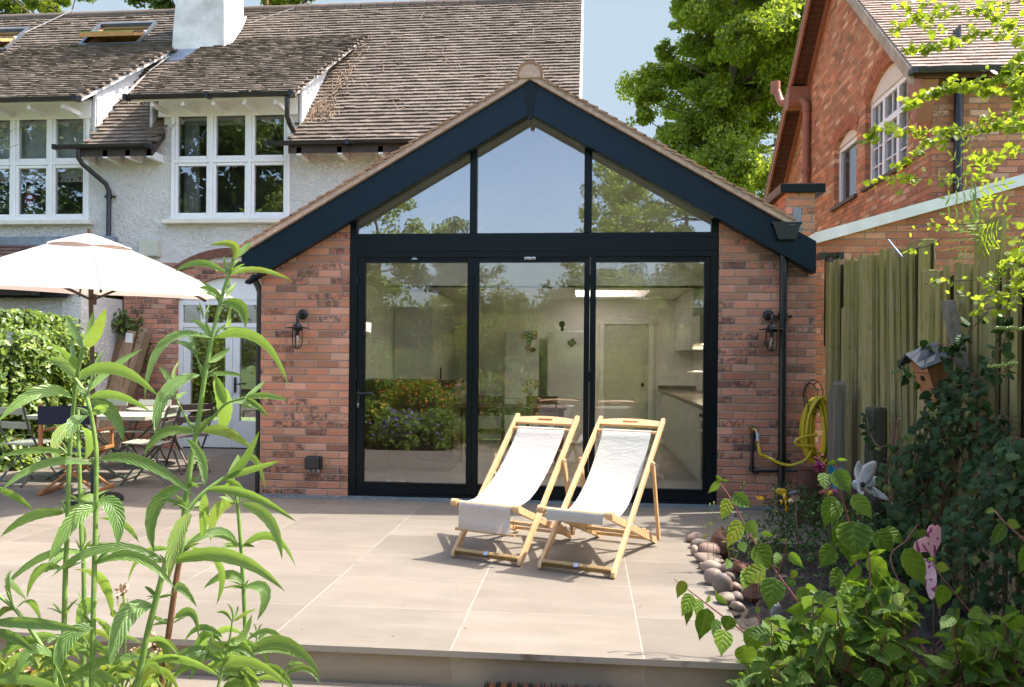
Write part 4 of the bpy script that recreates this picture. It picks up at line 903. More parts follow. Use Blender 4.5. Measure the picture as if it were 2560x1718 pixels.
b = B(); rake(b, 3.755, 3.80, NEY, NRY, -.18, .0); b.build('bargeboard', plain('lichen_board', (.34, .28, .20), .7, 0, .25, 5, .3, 30), nb, bevel=.006)
b = B(); b.prism([(NEY + .02, NEZ - .12), (NEY + .55, NEZ - .12 + NS * .53), (NY0 + .06, 4.30), (NY0 + .0, 4.28)], 0, 3.9, 4.09); b.build('bracket', M['terra_paint'], nb)
cy = 15.35; cz = nz(cy) - .16
b = B(); b.prism([(cy - .16, cz), (cy + .16, cz - .10), (cy + .16, cz - .34), (cy + .05, cz - .40), (cy - .10, cz - .40), (cy - .16, cz - .3)], 0, 3.70, NX); b.build('corbel', M['terra_paint'], nb, bevel=.02)
b = B(); py_ = 15.15
b.tube(spline([(3.62, 15.75, 6.62), (3.66, 15.7, 6.45), (3.70, 15.6, 6.33), (3.85, 15.35, 6.30), (3.98, 15.2, 6.22), (4.02, py_, 6.08), (4.02, py_, 5.9), (4.02, py_, 3.0)], 4), .07, 10)
for z in (6.05, 4.95): b.tube([(4.02, py_, z - .04), (4.02, py_, z + .04)], .09, 10)
b.tube([(3.60, 15.78, 6.58), (3.60, 15.78, 6.80)], .095, 10); b.build('soil_pipe', M['terra_paint'], nb, smooth=True)
b = B(); gutter(b, (3.74, NEY - .05, NEZ - .02), (11, NEY - .05, NEZ - .02), .065); b.build('gutter', M['black_pipe'], nb)
q = PY(2350 + 46, 330, NY0 - .07); pipe([(q.x, NY0 - .07, 4.75), (q.x, NY0 - .07, 2.0)], .05, nb, brackets=[(q.x, NY0 - .07, 4.05)])
# low side wall with a sloping white coping
a, c = PY(*zp3(1150, 1562), 9.3), PY(*zp3(2337, 1230), 9.3); k_ = (c.z - a.z) / (c.x - a.x)
x0, x1 = 2.35, 6.5; zz = lambda x: a.z + k_ * (x - a.x)
lw = thing('lean_to_wall', 'low orange brick wall with a sloping pale coping in front of the brick house', 'wall', (4, 9.3, 0))
b = B(); b.prism([(x0, 0), (x1, 0), (x1, zz(x1) - .05), (x0, zz(x0) - .05)], 1, 9.3, 9.52); b.build('brick_wall', M['brick_low'], lw)
b = B(); b.prism([(x0, zz(x0) - .05), (x1, zz(x1) - .05), (x1, zz(x1) + .075), (x0, zz(x0) + .075)], 1, 9.25, 9.56); b.build('coping', plain('pale_coping', (.66, .67, .66), .5, 0, .1, 5), lw)
b = B(); q = PY(1700 + 900 / 2.613, 550 + 222 / 2.613, 8.9); q2 = PY(1700 + 1060 / 2.613, 550 + 218 / 2.613, 8.9); gutter(b, (q.x, 8.9, q.z), (q2.x, 8.9, q2.z), .06); b.tube([(q.x + .12, 8.9, q.z - .04), (q.x + .12, 8.9, q.z - 1.)], .05, 10); tag(b.build('rain_pipe', M['black_pipe'], None), 'short black rain pipe between the extension and the fence', 'pipe')

# ================================================================== THINGS
M['fence'] = None
def fence_mat():
    t = NT('fence_wood'); o = t.obj(); rnd = t.n('Attribute', attribute_name='rnd').outputs['Fac']
    g = t.noise(t.scaled(o, (34, 34, 1.0)), 2.2, 7, .72, .9).outputs[0]
    c = t.ramp(g, [(.30, (.07, .055, .022)), (.46, (.26, .21, .10)), (.62, (.34, .28, .14)), (.85, (.50, .43, .25))])
    k = t.n('MapRange', {0: rnd, 3: .85, 4: 1.45}).outputs[0]
    c = t.n('VectorMath', {0: c, 1: t.n('CombineXYZ', {0: k, 1: k, 2: k}).outputs[0]}, operation='MULTIPLY').outputs[0]
    z = t.n('SeparateXYZ', {0: o}).outputs[2]
    al = t.math('MULTIPLY', t.n('MapRange', {0: z, 1: .5, 2: 2.0}).outputs[0], t.n('MapRange', {0: t.noise(o, 4, 5, .7).outputs[0], 1: .33, 2: .58}).outputs[0])
    c = t.mix(t.math('MULTIPLY', al, .52), c, (.25, .235, .02))
    d = t.n('MapRange', {0: t.noise(o, 6.5, 6, .75).outputs[0], 1: .58, 2: .72, 3: 0., 4: .6}).outputs[0]
    c = t.mix(d, c, (.05, .05, .02))
    return t.done(c, .9, 0, .2, t.bump(g, 1., .008))
M['fence'] = fence_mat(); M['fence_gap_shade'] = wood_mat('fence_gap_shade', (.022, .022, .009), (.06, .055, .025), 1., .95)  # gap boards near-black: shade between the boards put into their colour
def rnd_attr(o, fn=None):
    """one random value per loose piece of the mesh, for colour differences between boards, leaves ..."""
    me = o.data; n = len(me.vertices); par = list(range(n))
    def find(a):
        while par[a] != a: par[a] = par[par[a]]; a = par[a]
        return a
    for e in me.edges:
        a, b_ = find(e.vertices[0]), find(e.vertices[1])
        if a != b_: par[a] = b_
    val = {}
    at = me.attributes.new('rnd', 'FLOAT', 'POINT'); at.data.foreach_set('value', [val.setdefault(find(i), random.random()) for i in range(n)]); return o
# ------------------------------------------------------------------ fence
FX = 2.22
fen = thing('board_fence', 'weathered greenish vertical board fence along the right side of the garden', 'fence', (FX, 5, 0))
def boards(y0, y1, ztop, w=.085, step=.112, x=FX, lean=.032):
    b = B(); g = B(); y = y0; i = 0
    while y > y1:
        ww = w * random.uniform(.85, 1.1); z = ztop(y) + random.uniform(-.035, .025); dx = random.uniform(-.006, .006) - (0 if i % 2 else 0); dl = random.uniform(-lean, lean); tw = random.uniform(-.010, .010)
        v = [(x + dx + tw, y, -.1), (x + dx - tw, y - ww, -.1), (x + dx - tw + .022, y - ww, -.1), (x + dx + tw + .022, y, -.1)]
        vt = [(a + dl * .3, c + dl + .13 * math.exp(-((y - 5.9) / .55) ** 2), z + (random.uniform(-.004, .004))) for a, c, _ in v]
        b.add(v + vt, [(0, 3, 2, 1), (4, 5, 6, 7), (0, 1, 5, 4), (1, 2, 6, 5), (2, 3, 7, 6), (3, 0, 4, 7)])
        # the board behind covers the gap, coloured near-black as shade
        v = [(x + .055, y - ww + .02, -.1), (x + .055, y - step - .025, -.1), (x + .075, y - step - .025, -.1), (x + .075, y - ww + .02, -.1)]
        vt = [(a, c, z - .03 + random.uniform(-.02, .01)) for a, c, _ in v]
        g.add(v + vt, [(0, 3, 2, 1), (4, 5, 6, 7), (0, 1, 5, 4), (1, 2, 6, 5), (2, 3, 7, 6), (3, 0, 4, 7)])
        y -= step * random.uniform(.92, 1.06); i += 1
    return rnd_attr(b.build('boards', M['fence'], fen, bevel=.0012)), rnd_attr(g.build('gap_boards', M['fence_gap_shade'], fen))
boards(D - .06, 7.28, lambda y: 2.29 + .02 * (y - 7.3), .052, .092)
boards(7.05, 5.62, lambda y: 2.20 + .03 * (y - 5.5) - .0, .062, .108)
boards(5.28, -3.0, lambda y: 1.98, .068, .112)
for (y, z, w_, x) in ((7.2, 2.27, .09, FX + .03), (7.12, 1.85, .1, FX - .01), (5.55, 2.2, .05, FX - .005), (5.45, 1.98, .11, FX - .01), (3.4, 1.9, .1, FX + .07), (1.5, 1.9, .1, FX + .07)):
    b = B(); b.box(x, x + .09, y - w_ / 2, y + w_ / 2, -.1, z); rnd_attr(b.build('post', M['fence'], fen, bevel=.006))
b = B(); b.box(FX + .3, FX + .33, 5.12, 5.32, 0, 2.28); b.box(FX + .33, FX + .36, 5.36, 5.52, 0, 2.22); rnd_attr(b.build('rear_board', M['fence'], fen))
b = B()
for z in (.4, 1.1, 1.75): b.box(FX + .07, FX + .11, -3, D - .1, z, z + .08)
b.build('rail', M['fence'], fen)
# timber bits standing against the fence
M['greywood'] = wood_mat('grey_timber', (.10, .085, .06), (.24, .21, .155), 1., .85)
M['greenwood'] = wood_mat('mossy_timber', (.028, .03, .016), (.09, .085, .05), 1., .9)
p = PX(*zp6(1035, 1090), 2.06); q = PX(*zp6(1060, 1568), 2.06)
b = B(); b.prism([(p.y - .09, -.05), (p.y + .09, -.05), (p.y + .09, p.z - .06), (p.y + .06, p.z - .03), (p.y - .06, p.z + .05), (p.y - .09, p.z + .02)], 0, 2.0, 2.09)
tag(b.build('timber_post', M['greywood'], None, bevel=.006), 'short grey timber post with a slanted top beside the yellow hose', 'post')
p = PX(*zp6(1300, 1225), 2.1); b = B(); b.lathe([(.075, -.05), (.078, .5), (.074, p.z - .02), (.066, p.z)], (2.08, p.y, 0), 12)
tag(b.build('log_post', M['greenwood'], None), 'stubby dark round log post standing against the fence', 'post')
a, c = PX(*zp6(1735, 532), 2.13), PX(*zp6(1830, 860), 2.13); b = B(); b.bar((2.14, a.y, a.z), (2.17, c.y, c.z - .2), .045, .07, (1, 0, 0)); tag(b.build('leaning_batten', M['greywood'], None, bevel=.006), 'leaning batten with a pale sawn top above the bird box', 'batten')
b = B(); a = PX(*zp6(1380, 130), 2.18); c = PX(*zp6(1485, 245), 2.18); b.tube([(2.16, a.y, a.z), (2.15, (a.y + c.y) / 2, (a.z + c.z) / 2 + .005), (2.15, c.y, c.z)], .006, 6); tag(b.build('tie_strap', M['lead'], None), 'pale strip of plastic tied over the fence top', 'strap')

# ------------------------------------------------------------------ deck chairs
M['beech'] = wood_mat('beech', (.50, .30, .135), (.66, .44, .24), 1., .42, 2, .08)
M['beech_w'] = wood_mat('beech_worn', (.30, .19, .08), (.50, .32, .14), 1., .5, 0, .1)
def cloth_mat(name, c, und):
    t = NT(name); geo = t.n('NewGeometry'); w = t.noise(t.obj(), 380, 2).outputs[0]; n = t.noise(t.obj(), 5, 4).outputs[0]
    k = t.n('MapRange', {0: n, 1: .3, 2: .7, 3: .95, 4: 1.03}).outputs[0]
    col = t.n('VectorMath', {0: t.mix(geo.outputs['Backfacing'], c, und), 1: t.n('CombineXYZ', {0: k, 1: k, 2: k}).outputs[0]}, operation='MULTIPLY').outputs[0]
    h = t.math('ADD', t.math('MULTIPLY', w, .15), t.math('MULTIPLY', t.noise(t.scaled(t.obj(), (3, 9, 9)), 2.4, 4, .6, 1.2).outputs[0], 1.0))
    p = t.n('BsdfPrincipled', {'Base Color': col, 'Roughness': .9, 'Specular IOR Level': .15, 'Normal': t.bump(h, .48, .016)}); tr = t.n('BsdfTranslucent', {0: col})
    ms = t.n('MixShader', {0: .22, 1: p, 2: tr}); t.t.links.new(ms.outputs[0], t.out.inputs[0]); return t.m
def deckchair(FL, FR, top, piv, front, rear, strb, flap, cloth, label, ctrl, dowel):
    a, c = PZ(*FL), PZ(*FR); ex = (c - a); w = ex.length; rz = math.atan2(ex.y, ex.x); mid = (a + c) / 2
    t = thing('deckchair', label, 'deckchair', (mid.x, mid.y, 0), rz, 'wooden deckchairs on the patio')
    mw = wm(t)
    def put(bb, name, mat, par=t, **kw):
        bb.v = [tuple(mw @ Vector(v)) for v in bb.v]; return bb.build(name, mat, par, **kw)
    hw = w / 2; T = Vector((0, *top)); foot = Vector((0, 0, .02)); d = (T - foot).normalized()
    def rail(x, p, q, wd=.026, dp=.045, ext=0):
        bb = B(); p, q = Vector((x, *p)), Vector((x, *q)); u = (q - p).normalized(); nrm = Vector((1, 0, 0)).cross(u)
        # rounded ends: an octagonal outline pushed across
        L = (q - p).length; h = dp / 2; out = [(-h * .55, -h * .75), (L + h * .4, -h * .9), (L + h * .85, -h * .4), (L + h * .85, h * .4), (L + h * .4, h * .9), (-h * .55, h * .75), (-h * .8, 0)]
        out = [(0, -h), (L, -h), (L + h * .7, -h * .55), (L + h, 0), (L + h * .7, h * .55), (L, h), (0, h), (-h * .7, h * .55), (-h, 0), (-h * .7, -h * .55)]
        vs = [p + u * s_ + nrm * v + Vector((e, 0, 0)) for e in (-wd / 2, wd / 2) for s_, v in out]; n = len(out)
        bb.add(vs, [tuple(range(n)), tuple(range(2 * n - 1, n - 1, -1))] + [(i, i + n, (i + 1) % n + n, (i + 1) % n) for i in range(n)]); return bb
    for s_ in (-1, 1): put(rail(s_ * (hw - .013), (0, .022), top), 'back_frame_rail', M['beech'], bevel=.003)
    # top rail with hand slot, curved upper edge
    u = Vector((0, *(Vector(top) - Vector((0, .02))).normalized())); nn = Vector((1, 0, 0)).cross(u); base = T - u * .075
    bb = B(); xi = hw - .026
    def pl(x0, x1, v0f, v1f, n=8):
        for i in range(n):
            xa, xb = x0 + (x1 - x0) * i / n, x0 + (x1 - x0) * (i + 1) / n
            vs = [base + Vector((x, 0, 0)) + u * v + nn * e for e in (-.011, .011) for x, v in ((xa, v0f(xa)), (xb, v0f(xb)), (xb, v1f(xb)), (xa, v1f(xa)))]
            bb.add(vs, [(0, 1, 2, 3), (7, 6, 5, 4), (0, 4, 5, 1), (1, 5, 6, 2), (2, 6, 7, 3), (3, 7, 4, 0)])
    up_ = lambda x: .052 + .022 * (1 - (x / xi) ** 2); lo = lambda x: 0.
    pl(-xi, -.06, lo, up_); pl(.06, xi, lo, up_); pl(-.06, .06, lo, lambda x: .027 + 0 * x); pl(-.06, .06, lambda x: .047, up_)
    put(bb, 'top_rail', M['beech_x'])
    bb = B(); dv = Vector((0, *dowel)); bb.tube([dv + Vector((-xi, 0, 0)), dv + Vector((xi, 0, 0))], .013, 10); put(bb, 'cloth_dowel', M['beech_x'], smooth=True)
    bb = B(); bb.bar((-xi, .012, .045), (xi, .012, .045), .024, .058, (0, -.75, .66)); fb = put(bb, 'foot_board', M['beech_w'], bevel=.004)
    bb = B(); bb.bar((-.012, -.001, .052), (.018, -.001, .052), .028, .03, (0, -.75, .66)); put(bb, 'metal_plate', M['steel'], fb)
    xs_ = hw - .026 - .016
    for s_ in (-1, 1): put(rail(s_ * xs_, front, rear, .024, .048), 'seat_rail', M['beech'], bevel=.003)
    bb = B(); fv = Vector((0, *front)); bb.tube([fv + Vector((-xs_ - .03, 0, 0)), fv + Vector((xs_ + .03, 0, 0))], .016, 10)
    for s_ in (-1, 1): bb.tube([fv + Vector((s_ * (xs_ - .012), 0, 0)), fv + Vector((s_ * (xs_ + .035), 0, 0))], .026, 12)
    put(bb, 'front_dowel', M['beech_x'], smooth=True)
    F_, R_ = Vector(front), Vector(rear); sd = (R_ - F_).normalized()
    for k in (.70, .93):
        bb = B(); p = F_ + (R_ - F_) * k; bb.bar((-xs_, p.x, p.y), (xs_, p.x, p.y), .03, .022, (0, -sd.y, sd.x)); put(bb, 'cross_bar', M['beech_x'], bevel=.003)
    bb = B()
    for s_ in (-1, 1):
        for k in (.72, .79, .86): p = F_ + (R_ - F_) * k; bb.bar((s_ * xs_ - .012, p.x, p.y + .03), (s_ * xs_ + .012, p.x, p.y + .03), .03, .022, (0, 0, 1))
    put(bb, 'notch_block', M['beech_x'])
    for s_ in (-1, 1):
        put(rail(s_ * (hw + .013), strb, piv, .022, .040), 'strut', M['beech'], bevel=.003)
    bb = B(); bb.tube([(-xs_, strb[0], strb[1] + .03), (xs_, strb[0], strb[1] + .03)], .011, 8); put(bb, 'strut_bar', M['beech_x'], smooth=True)
    bb = B()
    for s_ in (-1, 1):
        for (y, z) in (piv, (F_ + (R_ - F_) * .34)): bb.lathe([(.008, 0), (.006, .006)], (s_ * (hw + (.024 if (y, z) == tuple(piv) else .0)), y, z), 8, (s_, 0, 0))
    put(bb, 'bolt', M['steel'])
    # the sling: wrapped over the dowel, hung to the front bar, loose end hanging
    cw = xi - .045; P0, P2 = Vector(dowel), Vector(front) + Vector((0, .018)); C_ = Vector(ctrl)
    line = [P0 + Vector((.02, -.012)), P0 + Vector((.014, .012)), P0 + Vector((-.004, .017))] 
    cur = [P0 * (1 - q) ** 2 + C_ * 2 * q * (1 - q) + P2 * q * q for q in [i / 30 for i in range(1, 31)]]
    line += cur + [P2 + Vector((-.016, -.012)), P2 + Vector((-.02, -.04))]
    k = int(flap / .02); line += [P2 + Vector((-.02 + .004 * math.sin(i), -.04 - .02 * (i + 1))) for i in range(k)]
    bb = B(); nx = 16; n = len(line)
    for j, pt in enumerate(line):
        for i in range(nx + 1):
            x = -cw + 2 * cw * i / nx; g = math.sin(math.pi * min(1, max(0, (j - 3) / 30)))
            sag = -.012 * g * (1 - (x / cw) ** 2) + .004 * g * math.sin(7 * x / cw + j * .5) * (j % 3 == 0)
            bb.v.append((x, pt.x, pt.y + sag))
    for j in range(n - 1):
        for i in range(nx): bb.f.append((j * (nx + 1) + i, j * (nx + 1) + i + 1, (j + 1) * (nx + 1) + i + 1, (j + 1) * (nx + 1) + i)); bb.mi.append(0)
    sl = put(bb, 'sling', cloth, smooth='all', fix=False)
    if flap > .1:
        bb = B(); e = line[-1]; bb.tube([(-cw - .03, e.x + .008, e.y + .004), (cw + .03, e.x + .008, e.y + .004)], .010, 8); put(bb, 'hem_dowel', M['beech_w'], sl, smooth=True)
    return t
M['beech_x'] = wood_mat('beech_cross', (.50, .30, .135), (.66, .44, .24), 1., .42, 0, .08)
deckchair((1130, 1393), (1304, 1417.5), (.97, .925), (.66, .63), (-.015, .385), (.93, .03), (.84, .07), .165, cloth_mat('canvas_cream', (.66, .615, .585), (.56, .50, .46)), 'wooden deckchair with cream canvas and a long flap hanging from its front bar', (.34, .285), (.87, .835))
deckchair((1345.8, 1423), (1538, 1448), (1.20, .915), (.82, .63), (-.025, .40), (1.10, .02), (1.0, .06), .055, cloth_mat('canvas_grey', (.50, .505, .475), (.46, .455, .42)), 'wooden deckchair with greyer canvas and a short front flap, beside the third door', (.46, .13), (1.08, .83))

# ------------------------------------------------------------------ wall lanterns, socket, tap, hose
M['iron'] = plain('black_iron', (.018, .018, .020), .42, .3, .15, 20)
def lantern(px, py, label):
    p = PY(px, py, D); t = thing('wall_lantern', label, 'wall lamp', (p.x, D, p.z), 0, 'outdoor wall lanterns'); x, z = p.x, p.z; y = D - .155
    b = B(); b.lathe([(.050, 0), (.050, .012), (.040, .022), (.02, .028)], (x, D, z), 20, (0, -1, 0)); b.build('wall_plate', M['iron'], t, smooth=True)
    b = B(); b.tube([(x, D - .02, z)] + bez((x, D - .09, z), (x, y, z), (x, y, z - .06), 8) + [(x, y, z - .12)], .014, 10); b.build('arm', M['iron'], t, smooth=True)
    b = B(); b.lathe([(.03, .035), (.042, .02), (.045, .008), (.118, -.006), (.118, -.010), (.045, -.004), (.0401, -.03), (.03, -.035)], (x, y, z - .135), 28); b.build('shade', M['iron'], t, smooth=True)
    b = B()
    for a in (0, math.pi / 2):
        for_pts = [Vector((math.cos(a) * r_, math.sin(a) * r_, h)) for r_, h in [(.048, -.15), (.050, -.22), (.049, -.28), (.042, -.315), (.026, -.335), (0, -.342), (-.026, -.335), (-.042, -.315), (-.049, -.28), (-.050, -.22), (-.048, -.15)]]
        b.tube([Vector((x, y, z)) + v for v in for_pts], .0055, 6)
    b.build('cage', M['iron'], t)
    b = B(); b.lathe([(.016, -.17), (.018, -.21), (.016, -.215)], (x, y, z), 12); b.build('bulb_holder', M['iron'], t)
    b = B(); b.lathe([(.012, -.212), (.020, -.24), (.026, -.27), (.022, -.30), (.008, -.318)], (x, y, z), 14); bu = b.build('bulb', glass_mat('bulb_glass', .12, (.95, .9, .8)) if 'bulb' not in M else M['bulb'], t, smooth=True)
    b = B(); b.tube([(x - .006, y, z - .22), (x - .010, y, z - .28), (x, y, z - .285), (x + .010, y, z - .28), (x + .006, y, z - .22)], .0025, 5); b.build('filament', plain('filament', (.6, .42, .2), .4), bu)
    return t
M['bulb'] = glass_mat('bulb_glass', .12, (.95, .9, .8))
lantern(1980 / 2.613, 550 + 617 / 2.613, 'black wall lantern on the wide brick pier left of the folding doors')
lantern(1700 + 575 / 2.613, 550 + 622 / 2.613, 'black wall lantern on the right brick pier next to the rain pipe')
p = PY(*zp1(2070, 100), D); so_ = thing('outdoor_socket', 'black weatherproof socket box low on the left brick pier', 'socket', (p.x, D, p.z))
b = B(); b.box(p.x - .085, p.x + .075, D - .055, D - .004, p.z - .055, p.z + .075); b.build('housing', M['black_pipe'], so_, bevel=.012)
b = B(); b.box(p.x - .09, p.x + .06, D - .085, D - .055, p.z - .05, p.z + .07); b.build('cover', plain('socket_lid', (.02, .02, .022), .2), so_, bevel=.015)
b = B(); [b.tube([(p.x + dx, D - .05, p.z - .05), (p.x + dx, D - .05, p.z - .085)], .016, 8) for dx in (-.05, 0., .04)]; b.build('gland', plain('grey_gland', (.2, .2, .2), .4), so_)
# tap on a black stand pipe
p = PY(*zp6(482, 1365), D - .08); tp = thing('garden_tap', 'outdoor brass tap with a green lever on a black standpipe', 'tap', (p.x, D - .06, 0))
e = PY(*zp8(478, 150), D - .05)
b = B(); b.tube([(p.x, D - .05, p.z - .03), (p.x - .01, D - .05, e.z)], .017, 10); b.tube([(p.x - .01, D - .05, e.z), (p.x + .5, D - .05, e.z + .01), (p.x + .62, D - .05, e.z + .03), (p.x + .66, D - .05, e.z + .02)], .017, 10)
for q in ((p.x, p.z - .07), (p.x - .01, e.z + .02)): b.tube([(q[0], D - .05, q[1] - .025), (q[0], D - .05, q[1] + .025)], .027, 10)
b.tube([(p.x + .0, D - .05, e.z), (p.x + .05, D - .05, e.z)], .027, 10); b.tube([(p.x + .55, D - .05, e.z + .02), (p.x + .60, D - .05, e.z + .028)], .03, 10); b.build('stand_pipe', M['black_pipe'], tp, smooth=True)
b = B(); b.tube([(p.x - .01, D, p.z), (p.x - .01, D - .08, p.z)], .017, 10); b.tube([(p.x - .01, D - .07, p.z), (p.x + .02, D - .12, p.z - .01), (p.x + .025, D - .125, p.z - .05)], .014, 10); b.build('spout', plain('brass', (.55, .38, .13), .3, 1.), tp, smooth=True)
b = B(); b.bar((p.x - .075, D - .08, p.z + .035), (p.x + .0, D - .08, p.z + .03), .012, .008); b.tube([(p.x - .01, D - .075, p.z), (p.x - .01, D - .075, p.z + .035)], .007, 6); b.build('lever', plain('green_lever', (.02, .16, .08), .4), tp)
b = B(); b.tube([(p.x + .025, D - .125, p.z - .03), (p.x + .03, D - .128, p.z - .11)], .018, 10); b.build('hose_connector', plain('connector', (.45, .5, .55), .3, .3), tp, smooth=True)
# hose: wound over a wire hanger, one end at the tap
M['hose'] = plain('hose_yellow', (.58, .44, .022), .38, 0, .08, 8)
h0 = PY(*zp6(870, 1160), D - .12)
hg = thing('hose_hanger', 'black wire hose hanger on the corner of the brick pier', 'hose hanger', (h0.x, D, h0.z))
b = B()
for dy in (0, .12):
    yy = D - .01 - dy; s_ = 1. if dy else .8
    b.tube(spline([(h0.x - .08 * s_, yy, h0.z + .03), (h0.x - .05 * s_, yy, h0.z + .13 * s_), (h0.x, yy, h0.z + .165 * s_), (h0.x + .06 * s_, yy, h0.z + .12 * s_), (h0.x + .085 * s_, yy, h0.z + .03), (h0.x + .045, yy, h0.z - .05), (h0.x + .04, yy, h0.z - .14), (h0.x - .04, yy, h0.z - .14), (h0.x - .05, yy, h0.z - .05), (h0.x - .08 * s_, yy, h0.z + .03)], 4), .0045, 6)
for dx, dz_ in ((-.07, .06), (-.03, .13), (.03, .14), (.07, .07), (.04, -.13), (-.04, -.13), (-.045, -.05), (.045, -.05)): b.tube([(h0.x + dx * .85, D - .01, h0.z + dz_ * .85), (h0.x + dx, D - .13, h0.z + dz_)], .004, 6)
for dz_ in (-.04, -.08): b.tube([(h0.x - .045, D - .13, h0.z + dz_), (h0.x + .045, D - .13, h0.z + dz_)], .004, 6)
b.build('wire_frame', M['iron'], hg)
cxh = h0.x + .045; pts = []; tap_p = Vector((p.x + .03, D - .128, p.z - .11))
lo = PY(*zp6(700, 1605), D - .15); st = PY(*zp6(860, 1500), D - .16)
lead = spline([tap_p, tap_p + Vector((.02, -.01, -.12)), PY(*zp6(560, 1545), D - .13), lo, PY(*zp6(820, 1568), D - .16), st], 8)
pts = list(lead); n_l = 12; random.seed(21)
for k in range(n_l):
    rx = random.uniform(.085, .165); top_ = h0.z - .0 + random.uniform(-.02, .03); bot = h0.z - random.uniform(.50, .66); cx2 = cxh + random.uniform(-.03, .035); yk = D - .045 - .011 * (k % 8) - random.uniform(0, .012)
    tl = random.uniform(-.03, .05)
    for a in np.linspace(-1.2 if k == 0 else -math.pi / 2, -math.pi / 2 + 2 * math.pi, 26)[:-1]:
        zc_ = (top_ + bot) / 2 + (top_ - bot) / 2 * math.sin(a); wx = rx * (.72 + .28 * (1 - (zc_ - bot) / (top_ - bot))) * (1.0 if math.sin(a) < .3 else 1.)
        pts.append(Vector((cx2 + wx * math.cos(a) + tl * (zc_ - bot), yk + .012 * math.sin(a * 2 + k), zc_)))
# a loose loop pulled out to the left at the bottom
e0 = pts[-1]; pts += spline([e0, PY(*zp6(880, 1480), D - .17), PY(*zp6(770, 1475), D - .19), PY(*zp6(755, 1440), D - .19), PY(*zp6(830, 1412), D - .18), PY(*zp6(905, 1402), D - .17)], 6)[1:]
sm = []
for i in range(len(pts)):
    a_ = pts[max(0, i - 2):i + 3]; sm.append(sum(a_, Vector()) / len(a_))
b = B(); b.tube(sm, .0135, 8); ho = b.build('garden_hose', M['hose'], None, smooth=True); tag(ho, 'coiled yellow garden hose hanging on the wire hanger by the fence', 'hose')
random.seed(11)
# brush mat on the lower terrace
mt_ = thing('brush_mat', 'brown and black bristle doormat at the foot of the step', 'doormat', (-.15, 3.5, -.178))
b = B(); b.box(-.46, .16, 3.38, 3.70, -.177, -.168); b.build('frame', M['iron'], mt_)
b = B(); x = -.45; i = 0
while x < .15:
    y = 3.385
    while y < 3.69:
        b.m = (i // 3) % 2; hgt = random.uniform(.038, .054); dx, dy = random.uniform(-.004, .004), random.uniform(-.004, .004)
        b.add([(x - .0035, y - .005, -.168), (x + .0035, y - .005, -.168), (x + .0035, y + .005, -.168), (x - .0035, y + .005, -.168), (x + dx, y + dy, -.168 + hgt)], [(0, 1, 4), (1, 2, 4), (2, 3, 4), (3, 0, 4)]); y += .012
    x += .0085; i += 1
b.build('bristles', [plain('bristle_black', (.012, .011, .01), .7), plain('bristle_brown', (.22, .075, .03), .7)], mt_, fix=False)

# ------------------------------------------------------------------ parasol and garden furniture at the left
M['canopy'] = None
def canopy_mat():
    t = NT('canopy_cloth'); geo = t.n('NewGeometry'); n = t.noise(t.obj(), 3, 4).outputs[0]
    c = t.mix(geo.outputs['Backfacing'], t.ramp(n, [(.3, (.56, .53, .505)), (.7, (.60, .575, .555))]), (.66, .52, .45))
    p = t.n('BsdfPrincipled', {'Base Color': c, 'Roughness': .9, 'Specular IOR Level': .1, 'Normal': t.bump(t.noise(t.obj(), 4, 3).outputs[0], .15, .03)}); tr = t.n('BsdfTranslucent', {0: (.74, .55, .47, 1)})
    ms = t.n('MixShader', {0: .30, 1: p, 2: tr}); t.t.links.new(ms.outputs[0], t.out.inputs[0]); return t.m
M['canopy'] = canopy_mat()
UX, UY = -4.68, 7.12
um = thing('parasol', 'cream hexagonal garden parasol with a brown pole', 'parasol', (UX, UY, 0))
TILT = Quaternion((1, 0, 0), R(2.2)) @ Quaternion((0, 1, 0), R(2.0)); TOPZ, RIMD, UR = 2.52, .545, 1.38
def up(r_, a, dz_=0): return Vector((UX, UY, TOPZ)) + TILT @ Vector((r_ * math.cos(a), r_ * math.sin(a), -RIMD * ((r_ / UR) ** 1.12) + dz_))
a0 = R(7); b = B(); NRr, NA = 10, 8
for k in range(6):
    base = len(b.v); aa, ab = a0 + k * math.pi / 3, a0 + (k + 1) * math.pi / 3
    for i in range(NRr + 1):
        r_ = UR * i / NRr
        pa_, pb_ = up(r_, aa), up(r_, ab)
        for j in range(NA + 1):
            t_ = j / NA; s_ = 4 * t_ * (1 - t_); q = pa_.lerp(pb_, t_); c_ = Vector((UX, UY, q.z))
            q = q + (c_ - q) * (.045 * s_ * (r_ / UR)) + Vector((0, 0, -.035 * s_ * (r_ / UR) * (1 - .3 * r_ / UR) + .03 * s_ * (r_ / UR) ** 3)); b.v.append(tuple(q))
    for i in range(NRr):
        for j in range(NA): b.f.append((base + i * (NA + 1) + j, base + (i + 1) * (NA + 1) + j, base + (i + 1) * (NA + 1) + j + 1, base + i * (NA + 1) + j + 1)); b.mi.append(0)
ca = b.build('canopy', M['canopy'], um, smooth=True)
b = B()
for k in range(6):
    aa, ab = a0 + k * math.pi / 3, a0 + (k + 1) * math.pi / 3; base = len(b.v)
    for i in range(5):
        r_ = .40 * i / 4
        for j in range(9):
            t_ = j / 8; s_ = 4 * t_ * (1 - t_); q = up(r_, aa).lerp(up(r_, ab), t_); b.v.append(tuple(q + Vector((0, 0, .014 + .022 * s_ * (r_ / .4)))))
    for i in range(4):
        for j in range(8): b.f.append((base + i * 9 + j, base + (i + 1) * 9 + j, base + (i + 1) * 9 + j + 1, base + i * 9 + j + 1)); b.mi.append(0)
b.build('vent', M['canopy'], ca, smooth=True)
b = B()
for k in range(6): b.tube([up(UR * i / 8, a0 + k * math.pi / 3, .004) for i in range(1, 9)], .0035, 5)
b.build('seam', plain('canopy_seam', (.46, .42, .395), .9), ca)
